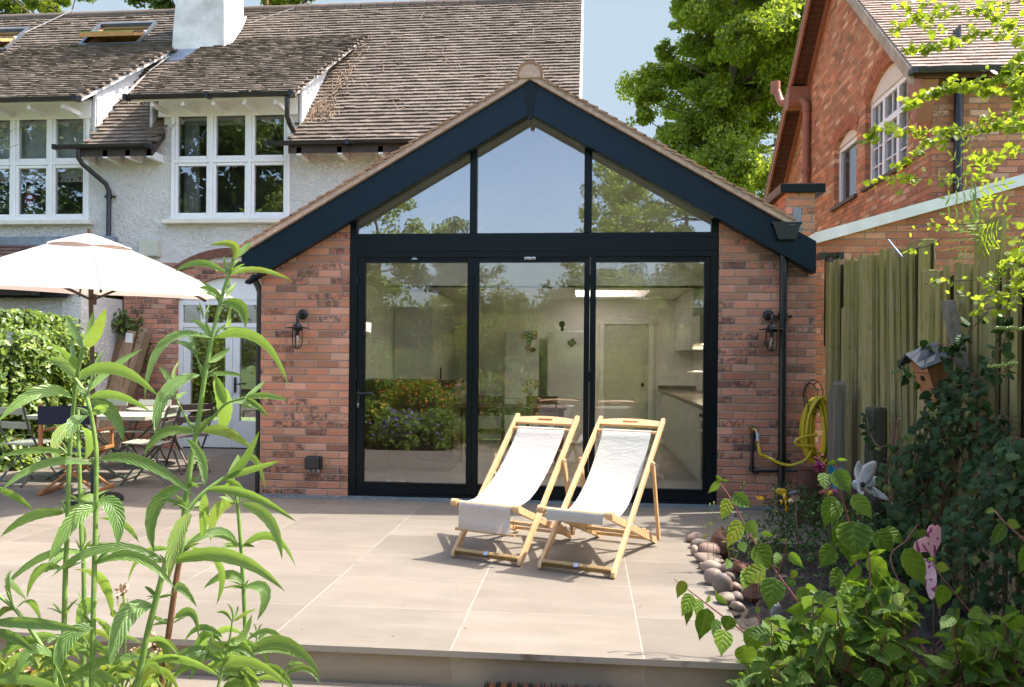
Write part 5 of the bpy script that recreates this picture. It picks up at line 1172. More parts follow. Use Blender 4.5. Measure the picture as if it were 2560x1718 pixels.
M['pole'] = plain('brown_pole', (.085, .055, .036), .4, .2, .08, 5)
tip = up(0, 0, .05)
b = B(); b.tube([(UX + .06, UY + .02, .03), tuple(tip)], .021, 12); b.build('pole', M['pole'], um, smooth=True)
M['ribwood'] = plain('rib', (.055, .045, .04), .5)
for k in range(6):
    a = a0 + k * math.pi / 3; b = B(); b.bar(up(.05, a, -.02), up(UR * .99, a, -.022), .016, .022); rb = b.build('rib', M['ribwood'], um)
    b = B(); b.bar(Vector((UX + .03, UY, TOPZ - .62)), up(UR * .52, a, -.04), .014, .018); b.build('strut', M['ribwood'], rb)
b = B(); b.tube([(UX + .03, UY + .01, TOPZ - .66), (UX + .03, UY + .01, TOPZ - .56)], .035, 12); b.build('hub', M['pole'], um)
b = B(); b.lathe([(.25, 0), (.25, .03), (.22, .055), (.05, .075), (.035, .08), (.035, .3), (.028, .31)], (UX + .06, UY + .02, .001), 28); b.build('base', M['iron'], um, smooth=True)
M['sage'] = plain('sage_metal', (.40, .42, .33), .45, .1, .08, 6); M['sage_dark'] = plain('sage_tube', (.11, .13, .10), .45, .2, .1, 6); M['umber'] = plain('umber_metal', (.10, .08, .07), .5, .1, .1, 6)
def bistro(loc, rz, label, mat, tube):
    t = thing('bistro_chair', label, 'folding chair', loc, rz, 'folding slatted garden chairs'); mw = wm(t)
    def put(bb, n, m, **kw): bb.v = [tuple(mw @ Vector(v)) for v in bb.v]; return bb.build(n, m, t, **kw)
    for s_ in (-1, 1):
        bb = B(); bb.tube([(s_ * .19, -.22, .01), (s_ * .19, .10, .44), (s_ * .19, .20, .62), (s_ * .19, .27, .84)], .011, 8); put(bb, 'back_leg', tube, smooth=True)
        bb = B(); bb.tube([(s_ * .165, .26, .01), (s_ * .165, -.19, .445)], .011, 8); put(bb, 'front_leg', tube, smooth=True)
    bb = B(); bb.tube([(-.165, .22, .05), (.165, .22, .05)], .008, 6); put(bb, 'stretcher', tube); bb = B(); bb.tube([(-.19, -.19, .05), (.19, -.19, .05)], .008, 6); put(bb, 'stretcher', tube)
    bb = B()
    for i in range(6): y = -.19 + i * .066; bb.bar((-.2, y, .455 - .004 * i), (.2, y, .455 - .004 * i), .05, .012)
    for s_ in (-1, 1): bb.bar((s_ * .15, -.2, .446), (s_ * .15, .18, .43), .02, .01)
    put(bb, 'seat', mat, bevel=.003)
    bb = B()
    for z, y in ((.64, .195), (.79, .243)): bb.bar((-.21, y, z), (.21, y, z), .012, .075, (0, .28, 1))
    put(bb, 'backrest', mat, bevel=.003); return t
bistro((-5.95, 8.05, 0), R(170), 'pale sage folding chair at the far left, behind the navy director chair', M['sage'], M['sage_dark'])
bistro((-6.0, 9.35, 0), R(-8), 'pale sage folding chair behind the table, near the ivy', M['sage'], M['sage_dark'])
bistro((-5.45, 9.45, 0), R(5), 'pale sage folding chair behind the table, left of the leaning planks', M['sage'], M['sage_dark'])
bistro((-4.72, 8.25, 0), R(-80), 'pale sage folding chair at the right end of the rectangular table', M['sage'], M['sage_dark'])
bistro((-4.75, 9.15, 0), R(-130), 'dark brown folding chair beside the round table', M['umber'], M['umber'])
tb2 = thing('garden_table', 'rectangular pale sage metal garden table under the parasol', 'table', (-5.5, 8.65, 0), R(4)); mw = wm(tb2)
def tput(bb, n, m, t, **kw): bb.v = [tuple(wm(t) @ Vector(v)) for v in bb.v]; return bb.build(n, m, t, **kw)
b = B(); b.box(-.68, .68, -.40, .40, .70, .715); b.box(-.68, .68, -.40, -.385, .675, .70); b.box(-.68, .68, .385, .40, .675, .70); b.box(-.68, -.665, -.385, .385, .675, .70); b.box(.665, .68, -.385, .385, .675, .70); tput(b, 'tabletop', M['sage'], tb2, bevel=.004)
for sx_ in (-1, 1):
    for sy in (-1, 1): b = B(); b.tube([(sx_ * .55, sy * .33, .69), (sx_ * .20, sy * .33, .36), (-sx_ * .45, sy * .33, .01)], .014, 8); tput(b, 'leg', M['sage_dark'], tb2, smooth=True)
for sx_ in (-1, 1): b = B(); b.tube([(sx_ * .4, -.33, .05), (sx_ * .4, .33, .05)], .009, 6); tput(b, 'stretcher', M['sage_dark'], tb2)
rt_ = thing('round_table', 'round taupe bistro table in front of the French doors', 'table', (-5.28, 9.75, 0))
b = B(); b.lathe([(.50, .70), (.515, .705), (.515, .722), (.50, .727)], (-5.28, 9.75, 0), 36); b.build('tabletop', plain('taupe_metal', (.40, .35, .30), .4, .1, .05, 5), rt_, smooth=True)
for k in range(3):
    a = k * 2.094 + .5; b = B(); b.tube([(-5.28 + .3 * math.cos(a), 9.75 + .3 * math.sin(a), .70), (-5.28 - .05 * math.cos(a), 9.75 - .05 * math.sin(a), .36), (-5.28 - .38 * math.cos(a), 9.75 - .38 * math.sin(a), .01)], .013, 8); b.build('leg', M['umber'], rt_, smooth=True)
b = B(); b.box(-5.2, -4.9, 9.6, 9.75, .7275, .745); tag(b.build('folded_cloth', plain('pinkish_cloth', (.5, .36, .28), .9), None, bevel=.005), 'folded pinkish cloth on the round table', 'cloth')
# director chair
dc = thing('director_chair', 'wooden director chair with navy canvas back in the parasol shade', 'chair', (-5.12, 7.62, 0), R(12)); M['teak'] = wood_mat('teak', (.32, .13, .05), (.50, .24, .09), 1., .45)
M['navy'] = plain('navy_canvas', (.016, .020, .042), .85, 0, .15, 30)
for sx_ in (-1, 1):
    b = B(); b.box(sx_ * .25 - .016, sx_ * .25 + .016, -.245, -.205, .45, .90); tput(b, 'back_post', M['teak'], dc, bevel=.004)
    b = B(); b.box(sx_ * .25 - .016, sx_ * .25 + .016, .20, .235, .45, .62); tput(b, 'arm_post', M['teak'], dc, bevel=.004)
    b = B(); b.box(sx_ * .27 - .03, sx_ * .27 + .03, -.20, .27, .62, .642); tput(b, 'armrest', M['teak'], dc, bevel=.004)
    b = B(); b.box(sx_ * .25 - .018, sx_ * .25 + .018, -.25, .25, .425, .455); tput(b, 'seat_rail', M['teak'], dc, bevel=.004)
    b = B(); b.box(sx_ * .25 - .016, sx_ * .25 + .016, -.26, .26, .005, .04); tput(b, 'foot_rail', M['teak'], dc, bevel=.004)
    for y in (-.18, .18): b = B(); b.bar((sx_ * .25, y, .03), (-sx_ * .24, y + .012 * sx_, .43), .022, .036, (0, 1, 0)); tput(b, 'cross_leg', M['teak'], dc, bevel=.003)
b = B(); b.box(-.27, .27, -.252, -.246, .70, .88); tput(b, 'backrest', M['navy'], dc, bevel=.002)
b = B()
for i in range(8):
    x0, x1 = -.25 + .5 * i / 8, -.25 + .5 * (i + 1) / 8; f_ = lambda x: .445 - .035 * (1 - (x / .25) ** 2); b.add([(x0, -.22, f_(x0)), (x1, -.22, f_(x1)), (x1, .22, f_(x1)), (x0, .22, f_(x0))], [(0, 1, 2, 3)])
tput(b, 'seat', M['navy'], dc, solid=.004)
# planks leaning on the house wall
M['plank'] = wood_mat('sawn_plank', (.24, .15, .085), (.42, .29, .18), 1., .8); M['plank_dark'] = wood_mat('old_plank', (.13, .075, .04), (.24, .15, .085), 1., .85)
random.seed(5)
for i, (px, w_, z, lab, m_) in enumerate(((268, .12, 1.70, 'brown wooden plank, leftmost of those leaning on the brick wall', 'plank_dark'), (285, .11, 1.62, 'sawn plank leaning on the wall, second from the ivy', 'plank'), (303, .13, 1.76, 'wide pale plank leaning on the brick wall, beside the papered one', 'plank'), (325, .14, 1.80, 'plank with a white paper pinned near its top', 'plank'), (340, .10, 1.74, 'dark plank, rightmost of those leaning on the brick wall', 'plank_dark'))):
    p = PY(px, 900, 11.0); dx = .06 + .02 * i
    b = B(); b.bar((p.x - dx - .12, 10.88 - .03 * (i % 2), 0), (p.x + .02, 11.34 - .05 * (i % 3), z), w_, .03, (0, -1, .2)); pk = tag(b.build('plank', M[m_], None, bevel=.003), lab, 'plank', 'planks leaning on the house wall')
p = PY(323, 845, 11.14); b = B(); b.prism(rot2([(-.055, -.07), (.055, -.07), (.055, .07), (-.055, .07)], -.1, (p.x, p.z)), 1, 11.135, 11.138); b.prism([(p.x + .0, p.z - .01), (p.x + .03, p.z - .015), (p.x + .035, p.z + .005), (p.x + .01, p.z + .0)], 1, 11.132, 11.1345)
tag(b.build('paper_notice', plain('paper', (.78, .78, .76), .8), None), 'white paper notice with a dark mark pinned to a plank', 'notice')

# ------------------------------------------------------------------ cobbles and rocks along the bed
M['cob'] = [plain('cobble_%d' % i, c, .62, 0, .2, 9, .15, 60) for i, c in enumerate(((.23, .165, .125), (.17, .13, .105), (.30, .22, .165), (.27, .17, .125)))]
random.seed(3)
cl = [(105, 592, 58, 28, 'flat tan cobble at the far end of the row'), (128, 630, 60, 30, 'round tan cobble second from the far end'), (98, 676, 26, 34, 'small upright tan cobble at the patio edge'), (188, 676, 66, 46, 'large brown cobble behind the small upright one'), (185, 728, 84, 30, 'long flat ochre cobble lying across the row'), (150, 768, 26, 22, 'little pale cobble under the long flat one'), (212, 788, 68, 40, 'big rounded brown cobble in the middle of the row'), (300, 802, 42, 36, 'dark brown cobble at the soil side of the middle'), (222, 852, 58, 54, 'grey brown egg shaped cobble at the patio edge'), (278, 905, 58, 66, 'tall upright cobble, largest of the row'), (328, 850, 34, 34, 'small dark cobble behind the tall one'), (366, 916, 36, 34, 'small cobble beside the tall upright one'), (300, 985, 62, 36, 'flat pinkish cobble in front of the tall one'), (360, 985, 40, 36, 'round cobble nearest the dogwood stems'), (378, 1040, 42, 30, 'cobble at the near end half under leaves'), (250, 722, 22, 16, 'tiny cobble above the middle of the row'), (255, 745, 26, 16, 'tiny brown cobble wedged in the middle')]
for i, (x, y, rx, ry, lab) in enumerate(cl):
    g = PZ(*zp8(x, y + ry * .55), .01); s_ = (g - CAM).dot(FW) / F / 2.622
    b = B(); n0 = len(b.v); b.ell((g.x, g.y, max(.02, ry * s_ * .9)), (rx * s_ * 1.1, rx * s_ * random.uniform(.8, 1.05), ry * s_ * 1.15), Quaternion((0, 0, 1), random.uniform(-.6, .6)) @ Quaternion((0, 1, 0), random.uniform(-.2, .2)), 16, 10)
    ph = [random.uniform(0, 6) for _ in range(3)]
    b.v = [(vx + .006 * math.sin(vy * 40 + ph[0]), vy + .006 * math.sin(vz * 45 + ph[1]), vz + .005 * math.sin(vx * 38 + ph[2])) for vx, vy, vz in b.v]
    tag(b.build('cobble', M['cob'][i % 4], None, smooth='all'), lab, 'cobble', 'cobbles along the flower bed')
def rock(x, y, rx, ry, mat, label, name='rock'):
    g = PZ(*zp8(x, y + ry * .6), 0); s_ = (g - CAM).dot(FW) / F / 2.622; b = B(); b.ell((g.x, g.y, ry * s_ * .75), (rx * s_, rx * s_ * .9, ry * s_ * 1.1), Quaternion((0, 0, 1), random.uniform(0, 3)), 9, 6, .16)
    tag(b.build(name, mat, None), label, 'rock', 'rocks in the flower bed')
M['redrock'] = plain('red_sandstone', (.20, .095, .06), .9, 0, .35, 7, .8, 30)
rock(270, 640, 80, 90, M['redrock'], 'red brown sandstone block at the far end of the bed edge'); rock(470, 930, 60, 90, M['redrock'], 'red brown block half hidden by the dogwood leaves'); rock(390, 790, 50, 40, M['redrock'], 'low reddish stone behind the cobbles'); rock(625, 1070, 45, 60, plain('pale_rock', (.3, .28, .26), .9, 0, .4, 8, .8, 30), 'pale grey rock under the dogwood')
a = PY(*zp8(860, 320), 7.0); b = B(); b.lathe([(.10, 0), (.10, .45), (.11, .46), (.11, .49), (.085, .49)], (a.x, 7.05, 0), 18); tag(b.build('chimney_pot', plain('rusty_clay', (.13, .055, .035), .9, 0, .4, 8, .4), None), 'old rust brown clay pot standing by the right brick pier', 'pot')
# ------------------------------------------------------------------ bird box, ornaments
bx = thing('bird_box', 'tilted wooden bird box with a grey board roof by the fence', 'bird box', PX(*zp6(1640, 1010), 1.98)); c = PX(*zp6(1650, 1010), 1.98); Q = Quaternion((0, 0, 1), R(-80)) @ Quaternion((1, 0, 0), R(21)) @ Quaternion((0, 1, 0), R(4))
M['cedar'] = wood_mat('cedar', (.25, .105, .045), (.42, .20, .095), 1., .6); M['slate_wood'] = plain('grey_roof_board', (.085, .09, .10), .95, 0, .35, 14, .5, 60, spec=.1)
def bput(bb, n, m, par=bx, **kw): bb.v = [tuple(c + Q @ Vector(v)) for v in bb.v]; return bb.build(n, m, par, **kw)
b = B(); b.box(-.07, .07, -.062, -.05, -.17, .03); b.box(-.07, .07, -.062, -.05, .034, .09); fr_ = bput(b, 'front', M['cedar'], bevel=.002)
b = B(); b.lathe([(.017, 0), (.017, .004)], (0, -.0625, .0), 14, (0, -1, 0)); b.v = [tuple(v) for v in b.v]; bput(b, 'hole', M['dark'], fr_)  # black disc on the front, painted for the shade inside the entrance
b = B(); b.box(-.07, .07, .05, .062, -.18, .14); b.box(-.07, -.058, -.05, .05, -.17, .10); b.box(.058, .07, -.05, .05, -.17, .10); b.box(-.058, .058, -.05, .05, -.17, -.155); bput(b, 'body', M['cedar'])
b = B()
for s_ in (-1, 1):
    for i in range(4): b.bar((s_ * (.012 + .03 * i), -.12, .158 - .021 * i), (s_ * (.012 + .03 * i), .08, .158 - .021 * i), .036, .010, (s_ * .57, 0, .82))
bput(b, 'roof', M['slate_wood'])
b = B(); b.prism([(-.075, .09), (.075, .09), (0, .142)], 1, -.062, -.05); bput(b, 'gable', M['cedar'])
# small bird house on a stick
a, e = PD(*zp8(757, 325), 5.6), PZ(*zp8(800, 740), 0); so2 = thing('stick_bird_house', 'tiny wooden bird house on a bent stick in the flower bed', 'ornament', (e.x, e.y, 0))
b = B(); b.tube(spline([(e.x, e.y, -.03), e.lerp(a, .5) + Vector((-.012, 0, 0)), a + Vector((0, 0, -.02))], 5), .006, 6); b.build('stick', M['plank_dark'], so2)
b = B(); b.box(a.x - .022, a.x + .022, a.y - .022, a.y + .022, a.z - .02, a.z + .02); b.build('house', M['plank'], so2)
b = B(); b.bar((a.x - .02, a.y - .03, a.z + .035), (a.x - .02, a.y + .03, a.z + .035), .055, .006, (-.4, 0, 1)); b.bar((a.x + .024, a.y - .03, a.z + .03), (a.x + .024, a.y + .03, a.z + .03), .045, .006, (.8, 0, 1)); b.build('roof', M['slate_wood'], so2)
# yellow bee on a wire
M['bee_y'] = plain('bee_yellow', (.62, .40, .02), .4); M['bee_k'] = plain('bee_black', (.01, .01, .01), .4); M['bee_w'] = plain('bee_white', (.75, .75, .72), .4)
a = PD(*zp8(690, 355), 5.7); be = thing('bee_ornament', 'yellow and black bee ornament with round eyes on a wire stake', 'ornament', (a.x, a.y, 0)); v_ = RT * .86 + UP * -.05
b = B()
for i, (t_, r_) in enumerate(((-.045, .016), (-.03, .020), (-.015, .022), (0, .022), (.015, .020))): b.m = i % 2; b.ell(a + RT * t_ + UP * (-.004 - t_ * .1), (.011, .018, r_), None, 10, 6)
b.build('body', [M['bee_k'], M['bee_y']], be, smooth='all')
hd_ = a + RT * .036 + UP * .002
b = B(); b.ell(hd_, (.022, .02, .024), None, 12, 8); b.build('head', M['bee_y'], be, smooth='all')
b = B()
for dx in (-.006, .014): b.m = 0; b.ell(hd_ + RT * dx - FW * .018 + UP * .006, (.009, .006, .012), None, 10, 6); b.m = 1; b.ell(hd_ + RT * dx - FW * .024 + UP * .004, (.005, .004, .006), None, 8, 5)
b.build('eyes', [M['bee_w'], M['bee_k']], be, smooth='all')
b = B()
for (dx, dz_, rr) in ((-.018, .072, .030), (-.045, .078, .026), (.0, -.055, .01)): b.ell(a + RT * dx + UP * dz_, (rr, .003, rr * .85), None, 12, 6)
b.tube([a + UP * .01, a + RT * -.01 + UP * .06], .012, 8); b.tube([a - UP * .01, a + RT * .03 - UP * .06], .006, 6); b.tube([a - UP * .01, a + RT * .012 - UP * .075], .006, 6); b.build('wings', M['bee_y'], be, smooth='all')
b = B(); b.tube([a - UP * .01, (a.x - .05, a.y, .0)], .0025, 5); b.build('stake', M['iron'], be)
# plastic pinwheel flowers and butterflies on sticks
def spots_mat(name, base, spot, sc=38., thr=.62):
    t = NT(name); n = t.noise(t.obj(), sc, 1, .4).outputs[0]; s_ = t.n('MapRange', {0: n, 1: thr, 2: thr + .02}).outputs[0]; c = t.mix(s_, t.mix(t.n('MapRange', {0: t.noise(t.obj(), 22, 2).outputs[0], 1: .5, 2: .56}).outputs[0], base, tuple(min(1, x * 1.15) for x in base)), spot)
    p = t.n('BsdfPrincipled', {'Base Color': c, 'Roughness': .35}); tr = t.n('BsdfTranslucent', {0: c}); ms = t.n('MixShader', {0: .35, 1: p, 2: tr}); t.t.links.new(ms.outputs[0], t.out.inputs[0]); return t.m
def petal(bb, c, tipv, w, n=9, cup=.2):
    d = tipv.normalized(); L = tipv.length; sd = d.cross(FW).normalized(); nn = sd.cross(d); rows = []
    for i in range(n + 1):
        t_ = i / n; ww = w * math.sin(math.pi * min(1, t_ ** .75 * .93 + .04)) ** .7
        rows.append([c + d * L * t_ + sd * ww * s_ + nn * (cup * ww * s_ * s_ + .02 * math.sin(t_ * 3)) for s_ in (-1, -.5, 0, .5, 1)])
    base = len(bb.v); bb.v += [tuple(p) for r_ in rows for p in r_]
    for i in range(n):
        for j in range(4): bb.f.append((base + i * 5 + j, base + i * 5 + j + 1, base + (i + 1) * 5 + j + 1, base + (i + 1) * 5 + j)); bb.mi.append(0)
def zp9(x, y): return (2000 + x / 4.173, 1140 + y / 4.173)
def pinwheel(label, cpx, zc, pet, mat, stick_to, hub, cat='garden ornament', name='pinwheel_flower', up_=0):
    c = PD(*zp9(*cpx), zc); t = thing(name, label, cat, (c.x, c.y, 0))
    for (x, y, w_) in pet:
        b = B(); petal(b, c, PD(*zp9(x, y), zc - random.uniform(0, .05)) - c, w_ / 4.173 / F * zc); b.build('petal' if 'pin' in name else 'wing', mat, t, smooth='all', fix=False, solid=.002)
    b = B(); b.ell(c - FW * .012, (.018, .018, .018), None, 10, 6); b.build('hub', hub, t, smooth='all')
    b = B(); b.tube([c, Vector((c.x + stick_to, c.y + .02, -.05))], .005, 6); b.build('stick', M['plank_dark'], t)
pinwheel('white translucent plastic flower pinwheel by the fence', (645, 295), 5.25, [(615, 55, 50), (790, 60, 85), (555, 320, 55), (880, 250, 60), (930, 460, 45), (660, 400, 40)], spots_mat('white_plastic', (.78, .75, .73), (.85, .85, .83), 30, .55), .0, M['bee_k'])
pinwheel('bright blue plastic flower pinwheel half hidden by dogwood leaves', (400, 240), 5.4, [(310, 90, 40), (450, 120, 45), (260, 260, 50), (540, 300, 45), (400, 400, 40), (480, 200, 40)], spots_mat('blue_plastic', (.05, .33, .52), (.5, .16, .3), 30, .66), .0, M['bee_y'])
pinwheel('red and pink plastic flower pinwheel low behind the dogwood', (310, 385), 5.4, [(200, 390, 22), (300, 350, 26), (395, 380, 26), (340, 410, 22)], plain('pink_plastic', (.6, .12, .17), .4), .0, M['bee_y'])
c = PD(*zp9(1390, 1085), 3.5); bf = thing('butterfly_ornament', 'pink butterfly ornament with magenta spots on a stick', 'garden ornament', (c.x, c.y, 0)); m_ = spots_mat('pink_spotted', (.74, .45, .46), (.36, .04, .17), 30, .58)
for out_, fx in (([(1390, 1085), (1350, 1005), (1290, 1000), (1225, 1018), (1187, 960), (1200, 905), (1255, 868), (1330, 835), (1328, 780), (1350, 735), (1385, 714), (1408, 734), (1440, 720), (1472, 755), (1470, 900), (1432, 970), (1412, 1050)], .0004), ([(1392, 1092), (1345, 1085), (1268, 1052), (1290, 1110), (1318, 1160), (1322, 1220), (1285, 1290), (1300, 1350), (1325, 1400), (1350, 1480), (1375, 1500), (1405, 1470), (1432, 1360), (1425, 1250), (1412, 1160)], -.0004)):
    lo_ = [PD(*zp9(x, y), 3.5 + fx * (x - 1390) - .0002 * (y - 1085)) for x, y in out_]; bb = B(); n_o = len(lo_); bb.add(lo_ + [p_ + FW * .004 for p_ in lo_], [tuple(range(n_o)), tuple(range(2 * n_o - 1, n_o - 1, -1))] + [(i, i + n_o, (i + 1) % n_o + n_o, (i + 1) % n_o) for i in range(n_o)]); bb.build('wing', m_, bf)
b = B(); b.tube([c - FW * .01 + UP * .03, c - FW * .012, c - FW * .01 - UP * .04], [.003, .007, .003], 7); b.build('body', M['plank_dark'], bf, smooth=True)
b = B(); b.tube([c, (c.x + .02, c.y + .03, -.05)], .005, 6); b.build('stick', M['plank_dark'], bf)
a = PD(*zp9(1505, 1080), 4.4); b = B(); b.tube([a, (a.x - .02, a.y, -.05)], .009, 8); b.ell(a, (.012, .012, .008), None, 8, 5); tag(b.build('garden_stake', M['plank_dark'], None), 'rusty brown stake behind the pink butterfly', 'stake')
# toy doll hanging in the upstairs window
p = PY(75, 480, YM + .13); dl = thing('toy_doll', 'little doll with yellow hair and pink clothes hanging in the upstairs window', 'doll', (p.x, p.y, p.z)); s_ = 1 / 184.
yy = YM + .12
b = B(); b.ell((p.x, yy, p.z + .02), (.065, .02, .06), None, 10, 6); b.build('hair', plain('doll_hair', (.65, .45, .03), .7), dl, smooth='all')
b = B(); b.ell((p.x + .01, yy - .012, p.z - .005), (.035, .014, .04), None, 10, 6); b.box(p.x - .03, p.x - .005, yy - .015, yy + .012, p.z - .245, p.z - .2); b.box(p.x + .012, p.x + .037, yy - .015, yy + .012, p.z - .245, p.z - .2); b.build('body', plain('doll_skin', (.7, .5, .4), .7), dl)
b = B(); b.box(p.x - .045, p.x + .05, yy - .018, yy + .014, p.z - .12, p.z - .04); b.box(p.x - .038, p.x - .002, yy - .016, yy + .013, p.z - .21, p.z - .12); b.box(p.x + .006, p.x + .045, yy - .016, yy + .013, p.z - .21, p.z - .12); b.bar((p.x + .05, yy, p.z - .06), (p.x + .085, yy, p.z - .13), .025, .03); b.bar((p.x - .045, yy, p.z - .06), (p.x - .07, yy, p.z - .12), .025, .03); b.build('clothes', plain('doll_pink', (.6, .07, .22), .7), dl, bevel=.008)

# ================================================================== PLANTS
class LF:
    """many leaves in one mesh; 'rnd' differs from leaf to leaf"""
    def __init__(s): s.v = []; s.f = []; s.r = []; s.lc = []
    def blade(s, pts, width, side, fold=.25, prof='lance', serr=.04, curl=0., m=4):
        """a leaf laid along pts; side = direction of its width; fold lifts the two halves into a V"""
        n = len(pts) - 1; base = len(s.v); rv = random.random(); pts = [Vector(p) for p in pts]; side = Vector(side)
        for i, p in enumerate(pts):
            t = i / n; d = (pts[min(i + 1, n)] - pts[max(i - 1, 0)]).normalized(); sd = (side - d * side.dot(d))
            sd = sd.normalized() if sd.length > 1e-6 else d.orthogonal().normalized(); nn = sd.cross(d)
            if prof == 'lance': w = (t ** .62) * ((1 - t) ** .85) * 2.08
            elif prof == 'ovate': w = (t ** .55) * ((1 - t) ** 1.0) * 2.55 if t < .62 else .745 * max(0., (1 - t) / .38) ** 1.25
            elif prof == 'heart': w = ((t + .03) ** .33) * ((1 - t) ** .95) * 1.95
            else: w = math.sin(math.pi * t) ** .8
            w = min(w, 1.05) * width / 2
            for j in range(m + 1):
                e = 2 * j / m - 1; ww = w * (1 + (serr * (1 if i % 2 else -1) if abs(e) == 1 else 0))
                vein = .035 * width * (1 if i % 2 else -1) * (abs(e) == .5) * (0 < i < n)
                s.v.append(tuple(p + sd * e * ww + nn * (fold * abs(e) * w - curl * e * e * w + vein)))
            s.r += [rv] * (m + 1); s.lc += [(t, 2 * j / m - 1, rv) for j in range(m + 1)]
        for i in range(n):
            for j in range(m): a = base + i * (m + 1) + j; s.f.append((a, a + 1, a + m + 2, a + m + 1))
    def poly(s, c, u, v, outline, lift=0.):
        base = len(s.v); rv = random.random(); nn = u.cross(v)
        s.v.append(tuple(c + nn * 0)); s.v += [tuple(c + u * x + v * y + nn * (lift * (x * x + y * y) ** .5)) for x, y in outline]; n = len(outline)
        s.f += [(base, base + 1 + i, base + 1 + (i + 1) % n) for i in range(n)]; s.r += [rv] * (n + 1); s.lc += [(0., 0., rv)] + [(y, x * 1.6, rv) for x, y in outline]
    def build(s, name, mat, parent=None, smooth=True):
        me = bpy.data.meshes.new(name); me.from_pydata(s.v, [], s.f); me.materials.append(mat)
        a = me.attributes.new('rnd', 'FLOAT', 'POINT'); a.data.foreach_set('value', s.r); a = me.attributes.new('lc', 'FLOAT_VECTOR', 'POINT'); a.data.foreach_set('vector', [c for q in s.lc for c in q])
        if smooth: me.polygons.foreach_set('use_smooth', [True] * len(me.polygons))
        me.update(); o = bpy.data.objects.new(name, me); return place(o, parent)
def rand_dir(up_=.0):
    while True:
        v = Vector((random.gauss(0, 1), random.gauss(0, 1), random.gauss(0, 1) + up_))
        if v.length > .1: return v.normalized()
def leaf_cloud(name, mat, parent, cen, size, nrm_bias=(0, 0, .5), aspect=.55, spread=1., outward=None):
    """thousands of small pointed leaves, one two-face kite each (numpy)"""
    cen = np.asarray(cen, float); N = len(cen); nb_ = rng.normal(0, spread, (N, 3)) + np.asarray(nrm_bias)
    if outward is not None: nb_ += outward
    nb_ /= np.linalg.norm(nb_, axis=1)[:, None]
    t = rng.normal(0, 1, (N, 3)); t[:, 2] -= .5; t -= nb_ * (t * nb_).sum(1)[:, None]; t /= np.linalg.norm(t, axis=1)[:, None]; s = np.cross(nb_, t)
    L = size * rng.uniform(.65, 1.35, (N, 1)); w = L * aspect * rng.uniform(.8, 1.2, (N, 1)) / 2
    v = np.empty((N, 4, 3)); v[:, 0] = cen - t * L / 2; v[:, 1] = cen + s * w + nb_ * w * .35 - t * L * .05; v[:, 2] = cen + t * L / 2; v[:, 3] = cen - s * w + nb_ * w * .35 - t * L * .05
    me = bpy.data.meshes.new(name); me.vertices.add(4 * N); me.vertices.foreach_set('co', v.reshape(-1))
    idx = (np.arange(N)[:, None] * 4 + np.array([0, 1, 2, 0, 2, 3])[None, :]).reshape(-1)
    me.loops.add(6 * N); me.loops.foreach_set('vertex_index', idx.astype(np.int32)); me.polygons.add(2 * N)
    me.polygons.foreach_set('loop_start', np.arange(0, 6 * N, 3, dtype=np.int32)); me.materials.append(mat)
    a = me.attributes.new('rnd', 'FLOAT', 'POINT'); a.data.foreach_set('value', np.repeat(rng.random(N), 4)); me.update(calc_edges=True)
    o = bpy.data.objects.new(name, me); return place(o, parent)
M['bark'] = plain('bark', (.10, .075, .055), .95, 0, .4, 7, .8, 40, stretch=(1, 1, .25)); M['bark_pale'] = plain('pale_bark', (.32, .27, .21), .9, 0, .3, 7, .5, 40)
M['leaf_tree'] = leaf_mat('leaf_tree', (.20, .285, .04), (.21, .30, .05), .5, .6, .45, .3, .8)
M['leaf_dark'] = leaf_mat('leaf_dark', (.075, .125, .026), (.085, .14, .036), .4, .35, .45, .3, .8)
M['leaf_conifer'] = leaf_mat('leaf_conifer', (.11, .16, .05), (.12, .17, .06), .4, .25, .6, .2, .8)
M['leaf_mirror'] = leaf_mat('leaf_brightened', (.19, .27, .065), (.20, .28, .075), .45, .5, .45, .3, .8)  # leaf colour lightened so the mirrored trees throw more light indoors
M['leaf_lime'] = leaf_mat('leaf_lime', (.15, .21, .030), (.17, .24, .04), .35, .5, .45, .3, .8)
